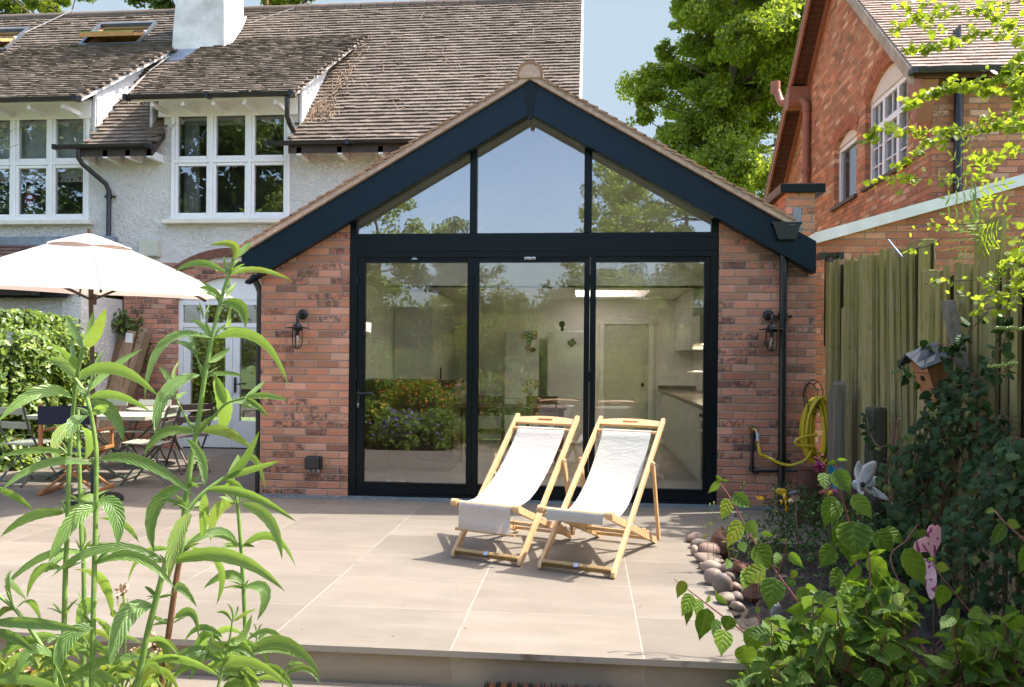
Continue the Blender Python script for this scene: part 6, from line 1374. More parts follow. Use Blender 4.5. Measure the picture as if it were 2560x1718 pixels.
def tree(name, label, base, top, clumps, n, size, mat, trunk=.22, group=None, bark='bark', seed=1, limbs=True, sub=7):
    """clumps = [(x, y, z, r)]: every clump of foliage is broken into smaller sprays so the sky shows between them"""
    random.seed(seed); global rng; rng = np.random.default_rng(seed)
    t = thing(name, label, 'tree', base, 0, group)
    b = B(); base, top = Vector(base), Vector(top)
    sp = spline([base, base.lerp(top, .4) + Vector((random.uniform(-.3, .3), random.uniform(-.3, .3), 0)), base.lerp(top, .75) + Vector((random.uniform(-.3, .3), random.uniform(-.3, .3), 0)), top], 5)
    b.tube(sp, [trunk * (1 - .88 * i / (len(sp) - 1)) for i in range(len(sp))], 9)
    cs = []; wt = []
    for (x, y, z, r_) in clumps:
        c = Vector((x, y, z)); j = min(range(len(sp)), key=lambda i: (sp[i] - c).length + max(0, sp[i].z - c.z + .3) * 2); s0 = sp[j]
        if limbs:
            mid_ = s0.lerp(c, .5) + Vector((0, 0, -.12 * (c - s0).length)) + rand_dir() * .2
            b.tube(bez(s0, mid_, c, 6), [trunk * .15 * (1 - .8 * k / 6) for k in range(7)], 5)
        for _ in range(sub):
            d = rand_dir(.1); q = c + Vector((d.x, d.y, d.z * .8)) * r_ * random.uniform(.45, 1.); cs.append((q, r_ * random.uniform(.28, .55), c)); wt.append(r_ * r_)
            if limbs and random.random() < .6: b.tube(bez(c, c.lerp(q, .5) + rand_dir() * .1, q, 3), [trunk * .045, trunk * .035, trunk * .025, trunk * .012], 4)
    b.build('trunk', M[bark], t, smooth=True)
    wt = np.array(wt); wt /= wt.sum(); pick = rng.choice(len(cs), n, p=wt)
    q = np.array([c[0] for c in cs])[pick]; rr = np.array([c[1] for c in cs])[pick]; cc = np.array([c[2] for c in cs])[pick]
    off = rng.normal(0, 1, (n, 3)); off /= np.linalg.norm(off, axis=1)[:, None]; off *= (rng.random((n, 1)) ** .45) * rr[:, None]; off[:, 2] *= .75
    p = q + off; out = p - cc; out /= np.linalg.norm(out, axis=1)[:, None] + 1e-6
    leaf_cloud('crown', mat, t, p, size, (0, 0, .45), .6, .7, out * .7); return t
def outline_clumps(poly, y0, dy, n, r0, r1, seed=0):
    """clump centres inside an outline measured on the photograph, each at a distance of its own"""
    random.seed(seed); xs = [p[0] for p in poly]; ys = [p[1] for p in poly]; out = []
    def inside(x, y):
        c = False
        for i in range(len(poly)):
            (xa, ya), (xb, yb) = poly[i], poly[i - 1]
            if (ya > y) != (yb > y) and x < (xb - xa) * (y - ya) / (yb - ya) + xa: c = not c
        return c
    while len(out) < n:
        x, y = random.uniform(min(xs), max(xs)), random.uniform(min(ys), max(ys))
        if inside(x, y): p = PY(x, y, y0 + random.uniform(-dy, dy)); out.append((*p, random.uniform(r0, r1)))
    return out
# big tree behind the extension, right of the roof
cl = outline_clumps([(1740, -330), (1720, -150), (1745, 0), (1725, 90), (1700, 150), (1680, 215), (1650, 235), (1655, 265), (1640, 290), (1690, 330), (1760, 395), (1800, 430), (1900, 470), (2000, 480), (2060, 300), (2080, -100), (2000, -330)], 27, 3.2, 64, .75, 1.35, 4)
for x, y in ((1612, 245), (1640, 235), (1605, 288), (1665, 130), (1705, 50), (1715, 15), (1680, 330)): p = PY(x, y, 26.5); cl.append((*p, .45))
tree('broadleaf_tree', 'tall sunlit broadleaf tree behind the extension roof', (5.0, 27.3, -.3), (4.8, 27, 15.5), cl, 210000, .145, M['leaf_tree'], .32, seed=4, sub=15)
cl = outline_clumps([(-60, -150), (-60, 30), (60, 30), (150, 26), (195, 34), (210, 10), (190, -60), (100, -150)], 27, 1.2, 12, .55, .9, 5)
tree('broadleaf_tree', 'sunlit tree top showing over the ridge at the far left', (-19.0, 27, -.3), (-19.0, 27, 13.), cl, 12000, .18, M['leaf_lime'], .3, seed=6)
cl = outline_clumps([(345, -150), (330, -20), (345, 14), (440, 22), (520, -20), (480, -150)], 25, 1.0, 9, .5, .8, 6)
tree('broadleaf_tree', 'darker tree top behind the ridge left of the chimney', (-13.6, 25, -.3), (-13.4, 25, 12.5), cl, 9000, .17, M['leaf_dark'], .3, seed=7)
cl = outline_clumps([(630, -120), (610, 0), (700, 10), (800, 6), (850, -10), (800, -120)], 25, 1.0, 10, .5, .75, 7)
tree('broadleaf_tree', 'yellow green tree top behind the ridge right of the chimney', (-9.5, 25, -.3), (-9.3, 25, 12.5), cl, 10000, .17, M['leaf_lime'], .3, seed=8)
# the garden behind the viewer, seen mirrored in the glass
def MY(px, py, y): 
    p = PY(px, py, 2 * D - y); return Vector((p.x, y, p.z))
def mirrored(poly, y, dy, n, r0, r1, seed, pl=D): 
    return [(x, 2 * pl - yy, z, r_) for x, yy, z, r_ in outline_clumps(poly, 2 * pl - y, dy, n, r0, r1, seed)]
gr = 'trees of the garden mirrored in the glass'
def mtree(name, label, poly, y, dy, n, r0, r1, nl, sz, mat, seed, bark='bark', pl=D):
    cl = mirrored(poly, y, dy, n, r0, r1, seed, pl); cx_ = sum(c[0] for c in cl) / n; zt = max(c[2] for c in cl)
    return tree(name, label, (cx_, y, -.3), (cx_ + .2, y, zt), cl, nl, sz, mat, .2, gr, bark, seed)
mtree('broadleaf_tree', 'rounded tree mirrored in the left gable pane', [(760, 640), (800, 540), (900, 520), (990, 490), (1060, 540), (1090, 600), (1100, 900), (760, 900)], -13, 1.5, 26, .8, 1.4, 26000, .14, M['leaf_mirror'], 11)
mtree('conifer', 'feathery conifer mirrored beside the gable mullion', [(1120, 590), (1150, 500), (1165, 500), (1190, 590), (1260, 700), (1240, 950), (1080, 950)], -14, 1., 22, .6, 1.0, 20000, .12, M['leaf_conifer'], 12)
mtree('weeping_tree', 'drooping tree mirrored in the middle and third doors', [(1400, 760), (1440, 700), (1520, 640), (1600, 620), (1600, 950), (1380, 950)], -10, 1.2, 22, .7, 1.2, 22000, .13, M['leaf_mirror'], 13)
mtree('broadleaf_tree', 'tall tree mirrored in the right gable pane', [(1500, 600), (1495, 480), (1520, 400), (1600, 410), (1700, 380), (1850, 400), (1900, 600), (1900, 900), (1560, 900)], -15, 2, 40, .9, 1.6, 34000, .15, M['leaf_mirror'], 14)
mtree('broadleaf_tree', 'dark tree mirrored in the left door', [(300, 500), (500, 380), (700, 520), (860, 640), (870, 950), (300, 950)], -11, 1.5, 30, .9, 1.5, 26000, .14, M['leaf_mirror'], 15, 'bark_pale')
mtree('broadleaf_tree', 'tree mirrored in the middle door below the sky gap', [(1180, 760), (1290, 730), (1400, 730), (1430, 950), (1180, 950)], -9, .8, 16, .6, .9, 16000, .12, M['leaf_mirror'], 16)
mtree('broadleaf_tree', 'tall dark tree mirrored in the dormer windows', [(-500, 640), (-450, 200), (-200, 90), (100, 180), (300, 130), (380, 300), (380, 640)], -13, 2, 60, 1.3, 2.1, 30000, .30, M['leaf_dark'], 17, 'bark', YM)
mtree('broadleaf_tree', 'broad dark tree mirrored in the upstairs panes', [(330, 640), (330, 250), (460, 150), (640, 120), (680, 280), (760, 420), (800, 640)], -15, 2, 56, 1.3, 2.0, 34000, .30, M['leaf_dark'], 18, 'bark', YM)
def shrub(label, c, r_, n, size, mat, seed, flowers=None, group='garden shrubs mirrored in the glass', name='shrub'):
    random.seed(seed); global rng; rng = np.random.default_rng(seed); t = thing(name, label, 'shrub', (c[0], c[1], -.2), 0, group)
    k = 26; q = []
    for _ in range(k): d = rand_dir(.3); q.append(Vector((c[0] + d.x * r_[0] * .75, c[1] + d.y * r_[1] * .75, max(.0, c[2] + d.z * r_[2] * .75))))
    qa = np.array(q)[rng.integers(0, k, n)]; p = qa + rng.normal(0, 1, (n, 3)) * np.array(r_) * .19; p[:, 2] = np.maximum(p[:, 2], -.15)
    b = B()
    for v in q[:14]: b.tube(bez((c[0] + random.uniform(-.1, .1), c[1], -.2), ((c[0] + v.x) / 2, (c[1] + v.y) / 2, v.z * .4), v, 4), [.02, .016, .012, .008, .005], 5)
    b.build('stems', M['bark'], t)
    o = leaf_cloud('foliage', mat, t, p, size, (0, 0, .5), .5, .8)
    if flowers is not None: leaf_cloud('flowers', flowers, t, np.array(q)[rng.integers(0, k, 260)] + rng.normal(0, 1, (260, 3)) * np.array(r_) * .22 + np.array([0, .1, .08]), .06, (0, .6, .5), .9, .6)
    return t
M['fl_purple'] = leaf_mat('flower_purple', (.14, .10, .38), None, .3, .4); M['fl_yellow'] = leaf_mat('flower_yellow', (.55, .42, .06), None, .3, .4); M['fl_pink'] = leaf_mat('flower_pink', (.5, .2, .3), None, .3, .4); M['fl_orange'] = leaf_mat('flower_orange', (.6, .22, .03), None, .3, .4)
def msh(label, px, py, y, rx, rz, mat, seed, fl=None, n=3600, size=.09):
    p = MY(px, py, y); shrub(label, (p.x, y, max(.1, p.z)), (rx, .6, rz), n, size, mat, seed, fl)
M['leaf_grass'] = leaf_mat('leaf_grass', (.15, .25, .05), None, .3, .4, .5, .3, 3); 
msh('purple flowering shrub mirrored low in the left door', 1010, 1120, 2.1, .55, .34, M['leaf_grass'], 31, M['fl_purple'])
msh('grassy clump mirrored at the left edge of the left door', 900, 1090, 1.6, .5, .5, M['leaf_grass'], 32, M['fl_yellow'], 4000, .14)
msh('dark shrub mirrored in the left door', 1100, 1110, 1.8, .4, .38, M['leaf_grass'], 33)
msh('orange flowered shrub mirrored in the left door', 1050, 1010, -.6, .7, .5, M['leaf_tree'], 34, M['fl_orange'])
msh('yellow flowered bank mirrored in the left door', 1010, 940, -3.5, 1.2, .6, M['leaf_lime'], 35, M['fl_yellow'], 5000)
msh('pink flowered bush mirrored in the middle door', 1230, 1040, .3, .9, .75, M['leaf_tree'], 36, M['fl_pink'], 5000)
msh('leafy bush mirrored at the foot of the middle door', 1330, 1110, 1.0, .7, .45, M['leaf_grass'], 37, None, 4000)
msh('tall pale bush mirrored in the middle door', 1250, 920, -3.0, 1.5, 1.2, M['leaf_tree'], 38, M['fl_pink'], 6500, .11)
msh('leafy bush mirrored behind the deckchairs', 1480, 980, -2.2, 1.3, 1.0, M['leaf_tree'], 39, None, 6500, .11)
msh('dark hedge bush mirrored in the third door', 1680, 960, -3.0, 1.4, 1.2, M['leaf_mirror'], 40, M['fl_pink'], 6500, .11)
msh('silvery bush mirrored at the left of the left door', 880, 930, -2.2, 1.0, .9, M['leaf_grass'], 41, None, 5000, .1)
random.seed(45); rng = np.random.default_rng(45)
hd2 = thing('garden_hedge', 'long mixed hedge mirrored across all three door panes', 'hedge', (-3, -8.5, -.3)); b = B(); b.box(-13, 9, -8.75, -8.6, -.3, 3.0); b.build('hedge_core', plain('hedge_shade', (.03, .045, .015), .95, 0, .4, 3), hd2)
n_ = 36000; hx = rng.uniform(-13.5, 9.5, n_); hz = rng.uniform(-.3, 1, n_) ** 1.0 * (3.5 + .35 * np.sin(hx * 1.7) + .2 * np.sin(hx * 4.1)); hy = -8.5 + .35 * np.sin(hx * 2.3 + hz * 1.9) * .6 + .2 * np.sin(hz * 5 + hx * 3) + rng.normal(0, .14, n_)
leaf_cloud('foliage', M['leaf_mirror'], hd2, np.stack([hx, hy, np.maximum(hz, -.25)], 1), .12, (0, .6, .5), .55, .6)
# ------------------------------------------------------------------ ivy covered fence at the left
random.seed(51); rng = np.random.default_rng(51)
M['leaf_ivy'] = leaf_mat('leaf_creeper', (.13, .22, .03), (.16, .25, .06), .5, .42, .36, .5, 4)
iv = thing('creeper_hedge', 'dense green creeper covering the boundary fence behind the garden furniture', 'hedge', (-6.9, 9, 0))
ln = [(-10.5, 7.4), (-8.4, 8.2), (-6.98, 8.95), (-6.85, 9.3), (-7.0, 10.3)]
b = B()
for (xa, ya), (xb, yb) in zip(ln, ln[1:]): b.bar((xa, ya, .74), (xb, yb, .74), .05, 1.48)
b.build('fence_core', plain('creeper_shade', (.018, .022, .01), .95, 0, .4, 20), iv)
pts = []; out = []
for (xa, ya), (xb, yb) in zip(ln, ln[1:]):
    L = math.hypot(xb - xa, yb - ya); nx_, ny_ = (yb - ya) / L, -(xb - xa) / L
    for _ in range(int(L * 5200)):
        t_ = random.random(); z = random.uniform(0, 1.93); t_ = t_ * 1.12 - .06; x, y = xa + (xb - xa) * t_, ya + (yb - ya) * t_
        bul = .17 + .07 * math.sin(x * 5 + z * 4) + .05 * math.sin(z * 9 + y * 7)
        if z > 1.68: bul *= max(.2, (2.0 + .08 * math.sin(x * 4) - z) / .3); o_ = random.uniform(-.2, bul)
        else: o_ = bul + random.gauss(0, .04)
        pts.append((x + nx_ * o_, y + ny_ * o_, z + (.06 * math.sin(x * 3.1) + .05 * math.sin(x * 9)) * (z / 2))); out.append((nx_, ny_, .5))
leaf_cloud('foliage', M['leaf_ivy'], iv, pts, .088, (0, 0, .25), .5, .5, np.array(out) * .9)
b = B()
for _ in range(70):
    i = random.randrange(len(pts)); p = Vector(pts[i]); b.tube([p, p + Vector((random.uniform(-.05, .05), -.03, .1)), p + Vector((random.uniform(-.1, .1), -.05, random.uniform(.12, .22)))], .003, 4)
tag(b.build('tendrils', plain('red_tendril', (.36, .16, .10), .7), iv), kind='stuff')
def patch(label, cen, n, size, mat, spread, name='creeper', cat='creeper', nb=(0, -.8, .3)):
    t = thing(name, label, cat, cen[0]); p = []
    for _ in range(n): c_ = random.choice(cen); p.append((c_[0] + random.gauss(0, spread[0]), c_[1] + random.gauss(0, spread[1]), c_[2] + random.gauss(0, spread[2])))
    leaf_cloud('foliage', mat, t, p, size, nb, .6, .5)
    b = B(); b.tube(spline([cen[0]] + list(cen), 4), .006, 5); b.build('stem', M['bark'], t); return t
P_ = lambda px, py, y=11.35: tuple(PY(px, py, y))
patch('dark creeper drooping over the tops of the leaning planks', [P_(262, 830), P_(285, 812), P_(305, 806), P_(322, 815), P_(258, 870), P_(250, 900)], 620, .08, M['leaf_dark'], (.09, .08, .07))
patch('small creeper climbing the brick wall right of the planks', [P_(345, 850), P_(350, 890), P_(338, 920), P_(358, 870)], 300, .065, M['leaf_dark'], (.06, .03, .07))
# ------------------------------------------------------------------ big foreground shrub at the left, stems and leaves traced one by one
random.seed(61)
M['leaf_big'] = leaf_mat('leaf_buddleia', (.16, .275, .075), (.25, .36, .14), .30, .42, .38, .5, 22, veins=11); M['stem_green'] = plain('stem_green', (.17, .27, .06), .55, 0, .2, 30); M['stem_brown'] = plain('stem_brown', (.20, .085, .04), .6, 0, .25, 30)
sh = thing('tall_leafy_shrub', 'tall foreground shrub with long serrated drooping leaves at the lower left', 'shrub', (-1.2, 2.2, -.2))
def Q1(x, y, zc): return PD(*zp1(x, y), zc)
def Q4(x, y, zc): return PD(*zp4(x, y), zc)
def tw(z): return z / 2.62 / F            # zoom pixels -> metres at 1 m
def stem(pts, w0, w1, mat='stem_green'):
    p = spline(pts, 6); b = B(); zc = (pts[0] - CAM).dot(FW); n = len(p)
    # go on down out of the picture to the soil
    e = p[0]; root = Vector((e.x + .02, e.y + .03, -.25)); p = [root, e.lerp(root, .5)] + p; n = len(p)
    b.tube(p, [tw(w0 + (w1 - w0) * i / n) * zc / 2 for i in range(n)], 9); return b.build('stem', M[mat], sh, smooth=True)
sA = stem([Q1(412, 1568, 2.25), Q1(428, 850, 2.25), Q1(440, 560, 2.24), Q1(455, 60, 2.22), Q4(482, 1200, 2.2), Q4(500, 1030, 2.18), Q4(548, 825, 2.16)], 36, 20)
sB = stem([Q1(602, 1568, 2.05), Q1(612, 1100, 2.05), Q1(620, 740, 2.05), Q1(628, 400, 2.05), Q1(632, 60, 2.05), Q4(622, 1440, 2.05), Q4(598, 1285, 2.05), Q4(560, 1140, 2.05), Q4(490, 1035, 2.05)], 36, 22)
sC = stem([Q1(548, 1568, 2.5), Q1(550, 800, 2.5), Q1(535, 600, 2.5), Q1(520, 100, 2.5), Q4(512, 1450, 2.5), Q4(510, 1230, 2.5)], 32, 20)
sD = stem([Q1(1058, 1568, 2.3), Q1(1150, 900, 2.3), Q1(1188, 690, 2.3)], 42, 36, 'stem_brown')
sD2 = B(); pD = spline([Q1(1188, 690, 2.3), Q1(1212, 400, 2.3), Q1(1250, 100, 2.3), Q4(1268, 1480, 2.3), Q4(1300, 1290, 2.3), Q4(1330, 1080, 2.3), Q4(1380, 800, 2.3), Q4(1440, 540, 2.3), Q4(1490, 370, 2.3), Q4(1525, 250, 2.3)], 6); sD2.tube(pD, [tw(42 - 22 * i / len(pD)) * 2.3 / 2 for i in range(len(pD))], 9); sD2 = sD2.build('stem', M['stem_green'], sh, smooth=True)
sE = stem([Q1(900, 1568, 2.1), Q1(960, 1250, 2.1), Q1(1040, 930, 2.1), Q1(1090, 740, 2.12), Q1(1160, 560, 2.14), Q1(1235, 405, 2.16), Q1(1345, 285, 2.18), Q1(1480, 190, 2.2)], 46, 24)
sF = stem([Q1(1615, 1568, 2.5), Q1(1605, 1100, 2.5), Q1(1580, 650, 2.5), Q1(1555, 350, 2.5), Q1(1525, 200, 2.5)], 32, 20)
sG = stem([Q1(1430, 1568, 2.4), Q1(1500, 1280, 2.4), Q1(1525, 1120, 2.4)], 24, 8)
sH = stem([Q1(360, 1430, 2.0), Q1(200, 1190, 2.0), Q1(100, 1060, 2.0), Q1(-20, 960, 2.0)], 30, 20)
sI = stem([Q1(1640, 1568, 2.6), Q1(1670, 1330, 2.6), Q1(1690, 1200, 2.6)], 14, 6)
sJ = stem([Q1(1850, 1568, 2.6), Q1(1880, 1440, 2.6), Q1(1910, 1400, 2.6)], 12, 6)
def branch(par, pts, w0, w1):
    p = spline(pts, 5); zc = (pts[0] - CAM).dot(FW); b = B(); b.tube(p, [tw(w0 + (w1 - w0) * i / len(p)) * zc / 2 for i in range(len(p))], 7); b.build('branch', M['stem_green'], par, smooth=True)
branch(sD2, [Q4(1290, 1400, 2.3), Q4(1390, 1290, 2.28), Q4(1480, 1200, 2.26), Q4(1605, 1160, 2.24)], 22, 12)
branch(sD2, [Q4(1255, 1370, 2.3), Q4(1200, 1260, 2.3), Q4(1150, 1170, 2.3)], 18, 10)
branch(sD2, [Q4(1330, 1050, 2.3), Q4(1305, 960, 2.3), Q4(1280, 880, 2.3)], 14, 8)
branch(sB, [Q4(575, 1160, 2.05), Q4(585, 1080, 2.05), Q4(600, 1010, 2.05)], 14, 8)
LEAVES = {}
def leaf(par, f, zc, base, ctrl, tip, w, dz=0., side=None, fold=None, tilt=None):
    """one leaf traced on the photograph: base, bend and tip in zoom pixels, w its visible width; dz turns its tip nearer or farther"""
    lf = LEAVES.setdefault(par.name, (par, LF()))[1]
    a, c, e = f(*base, zc - .01), f(*ctrl, zc + dz * .5), f(*tip, zc + dz)
    # the control point is meant as a point the midrib passes through
    c2 = c * 2 - (a + e) / 2
    pts = bez(a, c2, e, 13); d = (e - a).normalized(); ax = (FW.cross(d)).normalized()
    tl = random.uniform(-.5, .5) if tilt is None else tilt
    sd = ax * math.cos(tl) + FW * math.sin(tl)
    lf.blade(pts, tw(w) * zc / max(.5, math.cos(tl)) * .93, sd, random.uniform(.12, .4) if fold is None else fold, 'lance', .05, 0, 4)
for par, f, zc, rows in (
    (sA, Q1, 2.24, [((420, 430), (215, 445), (0, 585), 92, -.05), ((425, 28), (210, 14), (-20, 66), 62, -.1), ((418, 790), (262, 800), (175, 988), 84, .05), ((300, 820), (420, 700), (545, 690), 60, .1)]),
    (sA, Q4, 2.2, [((475, 1165), (255, 1130), (-10, 1318), 118, -.15), ((505, 1040), (425, 945), (308, 908), 105, .1), ((545, 840), (487, 730), (424, 612), 66, .05), ((556, 835), (632, 725), (690, 575), 96, -.08), ((550, 830), (585, 730), (612, 590), 66, .02), ((515, 1045), (560, 1005), (640, 1000), 88, -.12), ((500, 990), (478, 870), (468, 780), 60, .1), ((505, 1000), (460, 900), (312, 800), 70, -.1)]),
    (sB, Q1, 2.05, [((605, 106), (290, 108), (0, 288), 74, -.12), ((640, 84), (930, 92), (1280, 318), 92, -.1), ((628, 400), (478, 480), (314, 764), 134, -.1), ((640, 350), (755, 410), (770, 648), 140, -.05), ((650, 460), (800, 490), (912, 622), 70, .12), ((628, 765), (905, 720), (1155, 935), 84, -.06), ((480, 800), (665, 850), (738, 1112), 120, .12), ((612, 1180), (440, 1260), (360, 1545), 140, -.08), ((620, 1110), (700, 1170), (745, 1290), 100, .05), ((640, 1010), (560, 1060), (500, 1190), 150, .12), ((615, 1480), (700, 1490), (800, 1580), 80, -.05)]),
    (sB, Q4, 2.05, [((585, 1165), (765, 1145), (990, 1256), 82, -.05), ((510, 1020), (775, 975), (1042, 1162), 112, -.1), ((580, 1120), (730, 970), (935, 840), 60, .12), ((590, 1185), (735, 1260), (808, 1455), 128, -.06), ((600, 1280), (500, 1310), (455, 1430), 128, -.12), ((600, 1265), (670, 1230), (710, 1215), 78, -.1), ((590, 1110), (640, 920), (690, 850), 44, .1)]),
    (sC, Q1, 2.5, [((540, 690), (285, 712), (15, 925), 72, -.1), ((550, 640), (560, 560), (510, 480), 90, .1), ((530, 350), (600, 320), (720, 272), 30, .1), ((560, 650), (600, 690), (660, 550), 40, .1), ((560, 640), (700, 640), (830, 690), 60, .15)]),
    (sC, Q4, 2.5, [((510, 1340), (395, 1400), (350, 1570), 120, -.1), ((530, 1350), (595, 1420), (556, 1570), 100, .1)]),
    (sE, Q1, 2.12, [((1078, 742), (700, 655), (335, 845), 92, -.14), ((1100, 760), (1500, 706), (1870, 942), 130, -.12), ((1250, 425), (1165, 600), (1105, 872), 160, -.12), ((1020, 1045), (830, 1110), (728, 1448), 190, -.14), ((960, 1395), (1215, 1385), (1455, 1512), 92, -.1), ((920, 1385), (650, 1405), (408, 1560), 72, -.06), ((1360, 272), (1640, 306), (1948, 488), 92, -.1), ((1350, 300), (1345, 450), (1318, 592), 120, .1), ((1345, 250), (1320, 60), (1215, -60), 96, .06)]),
    (sE, Q1, 2.18, [((1480, 200), (1600, 90), (1700, -110), 84, -.05), ((1480, 195), (1650, 140), (1840, 85), 64, -.05), ((1470, 200), (1540, 230), (1600, 280), 60, .05), ((1490, 180), (1545, 100), (1560, 40), 46, .05)]),
    (sD2, Q1, 2.3, [((1212, 245), (1018, 400), (1012, 685), 132, -.06), ((1210, 380), (1190, 380), (1195, 350), 50, 0)]),
    (sD, Q1, 2.3, [((1140, 955), (1190, 915), (1292, 1045), 74, -.08), ((1140, 1120), (1262, 1080), (1302, 1248), 80, -.06), ((1110, 1160), (1040, 1120), (1000, 1110), 44, .05), ((1180, 690), (960, 680), (835, 890), 54, .1), ((1200, 640), (1250, 590), (1300, 560), 24, .1)]),
    (sD2, Q1, 2.32, [((1200, 660), (1425, 545), (1560, 640), 70, .12), ((1215, 640), (1440, 760), (1418, 1032), 82, .1)]),
    (sD2, Q4, 2.3, [((1385, 772), (1080, 800), (945, 1178), 82, -.12), ((1398, 775), (1690, 775), (1892, 1102), 92, -.12), ((1478, 350), (1310, 280), (1136, 342), 62, -.06), ((1505, 362), (1690, 325), (1922, 406), 52, -.08), ((1525, 255), (1520, 160), (1362, 165), 70, -.06), ((1545, 245), (1600, 190), (1642, 138), 60, .04), ((1312, 1012), (1095, 1130), (1020, 1410), 142, -.14), ((1335, 1022), (1470, 1000), (1600, 1024), 42, .12), ((1445, 545), (1568, 565), (1602, 705), 98, .06), ((1365, 765), (1320, 690), (1240, 652), 52, .1), ((1430, 725), (1520, 705), (1625, 716), 24, .1), ((1285, 885), (1230, 820), (1138, 798), 54, .06), ((1360, 930), (1430, 890), (1504, 832), 52, .04), ((1400, 1040), (1470, 1210), (1430, 1408), 160, .1), ((1470, 1205), (1440, 1110), (1412, 1020), 78, -.05), ((1605, 1160), (1735, 1150), (1882, 1180), 56, -.06), ((1600, 1162), (1680, 1210), (1758, 1295), 52, -.04), ((1600, 1160), (1680, 1100), (1732, 1045), 42, .05), ((1490, 1200), (1620, 1190), (1750, 1285), 56, .05), ((1265, 1395), (1080, 1390), (938, 1540), 90, -.05), ((1320, 1385), (1480, 1385), (1655, 1505), 100, -.05), ((1150, 1175), (1170, 1150), (1225, 1120), 60, .05), ((1150, 1170), (1100, 1030), (1030, 958), 52, .05), ((1160, 1080), (1140, 1000), (1182, 912), 46, .1), ((1450, 520), (1375, 455), (1298, 445), 62, -.05), ((1440, 560), (1390, 460), (1300, 400), 34, .05), ((1470, 475), (1488, 430), (1500, 392), 42, .03), ((1475, 510), (1510, 455), (1548, 405), 46, .06), ((1330, 650), (1320, 590), (1300, 535), 26, .05), ((1340, 650), (1355, 590), (1372, 545), 26, .05), ((1480, 345), (1470, 280), (1465, 230), 34, .03), ((1500, 340), (1530, 290), (1575, 245), 34, .05), ((1510, 640), (1490, 690), (1520, 520), 46, .05), ((1280, 870), (1255, 800), (1225, 730), 34, .05), ((1290, 890), (1270, 820), (1258, 735), 30, .02)]),
    (sF, Q1, 2.5, [((1575, 365), (1770, 475), (1850, 735), 108, -.1), ((1590, 645), (1790, 580), (1938, 778), 78, -.08), ((1570, 650), (1430, 565), (1245, 612), 62, -.06), ((1600, 890), (1490, 830), (1332, 922), 82, -.06), ((1590, 920), (1735, 935), (1685, 1132), 98, -.05), ((1620, 1345), (1870, 1275), (2108, 1502), 108, -.12), ((1610, 1380), (1400, 1305), (1108, 1525), 84, -.1), ((1620, 1360), (1820, 1320), (1982, 1390), 54, .1), ((1550, 350), (1420, 420), (1382, 620), 112, .08), ((1530, 210), (1480, 280), (1520, 330), 50, .05), ((1535, 210), (1650, 60), (1745, 280), 60, .05)]),
    (sG, Q1, 2.4, [((1440, 1432), (1660, 1405), (1910, 1580), 98, -.1), ((1470, 1320), (1390, 1270), (1420, 1200), 90, .05), ((1500, 1290), (1590, 1230), (1650, 1090), 70, .03), ((1520, 1140), (1480, 1080), (1418, 1080), 34, .02), ((1525, 1130), (1520, 1060), (1485, 1020), 26, .02), ((1525, 1130), (1550, 1080), (1560, 1030), 26, .02), ((1528, 1140), (1600, 1090), (1680, 1052), 34, -.02), ((1450, 1400), (1300, 1330), (1150, 1370), 90, .1), ((1440, 1480), (1560, 1470), (1700, 1560), 70, .08)]),
    (sH, Q1, 2.0, [((-80, 1150), (240, 1150), (562, 1206), 96, -.1), ((-60, 1210), (90, 1235), (222, 1335), 92, -.05), ((355, 1375), (195, 1330), (108, 1535), 90, -.06), ((-60, 250), (90, 310), (218, 410), 70, .1), ((100, 1060), (60, 880), (175, 1000), 120, .1), ((110, 1050), (200, 1000), (270, 1140), 100, .05), ((90, 1060), (30, 1060), (-20, 1130), 60, 0), ((90, 1050), (50, 870), (95, 790), 60, .05), ((-40, 1545), (200, 1520), (440, 1600), 84, -.12), ((355, 1420), (430, 1240), (520, 1230), 90, .1), ((320, 1280), (370, 1230), (480, 1240), 70, .1), ((-20, 1360), (100, 1280), (220, 1270), 60, .1)]),
    (sI, Q1, 2.6, [((1690, 1260), (1740, 1210), (1790, 1195), 40, 0), ((1690, 1250), (1650, 1220), (1635, 1215), 26, 0), ((1690, 1215), (1700, 1180), (1720, 1150), 16, 0), ((1685, 1220), (1675, 1180), (1665, 1150), 16, 0)]),
    (sJ, Q1, 2.6, [((1870, 1490), (2010, 1445), (2105, 1560), 52, -.05), ((1880, 1450), (1940, 1410), (2000, 1420), 34, 0), ((1900, 1430), (1910, 1400), (1950, 1390), 20, 0), ((1860, 1480), (1760, 1430), (1680, 1440), 56, .05), ((1850, 1550), (1780, 1500), (1640, 1530), 60, .05)]),
):
    for r_ in rows: leaf(par, f, zc, *r_)
def axils(par, f, zc, nodes, n, L0):
    lf = LEAVES.setdefault(par.name, (par, LF()))[1]
    for x, y in nodes:
        for _ in range(n):
            a = f(x, y, zc); d = (RT * random.choice((-1, 1)) * random.uniform(.35, 1) + UP * random.uniform(.0, 1.1) + FW * random.uniform(-.7, .7)).normalized(); L = tw(L0 * random.uniform(.5, 1.2)) * zc
            e = a + d * L; lf.blade(bez(a, a.lerp(e, .5) + UP * L * .12, e - UP * L * .08, 9), L * random.uniform(.2, .28), d.cross(rand_dir()), random.uniform(.2, .5), 'lance', .05, 0, 4)
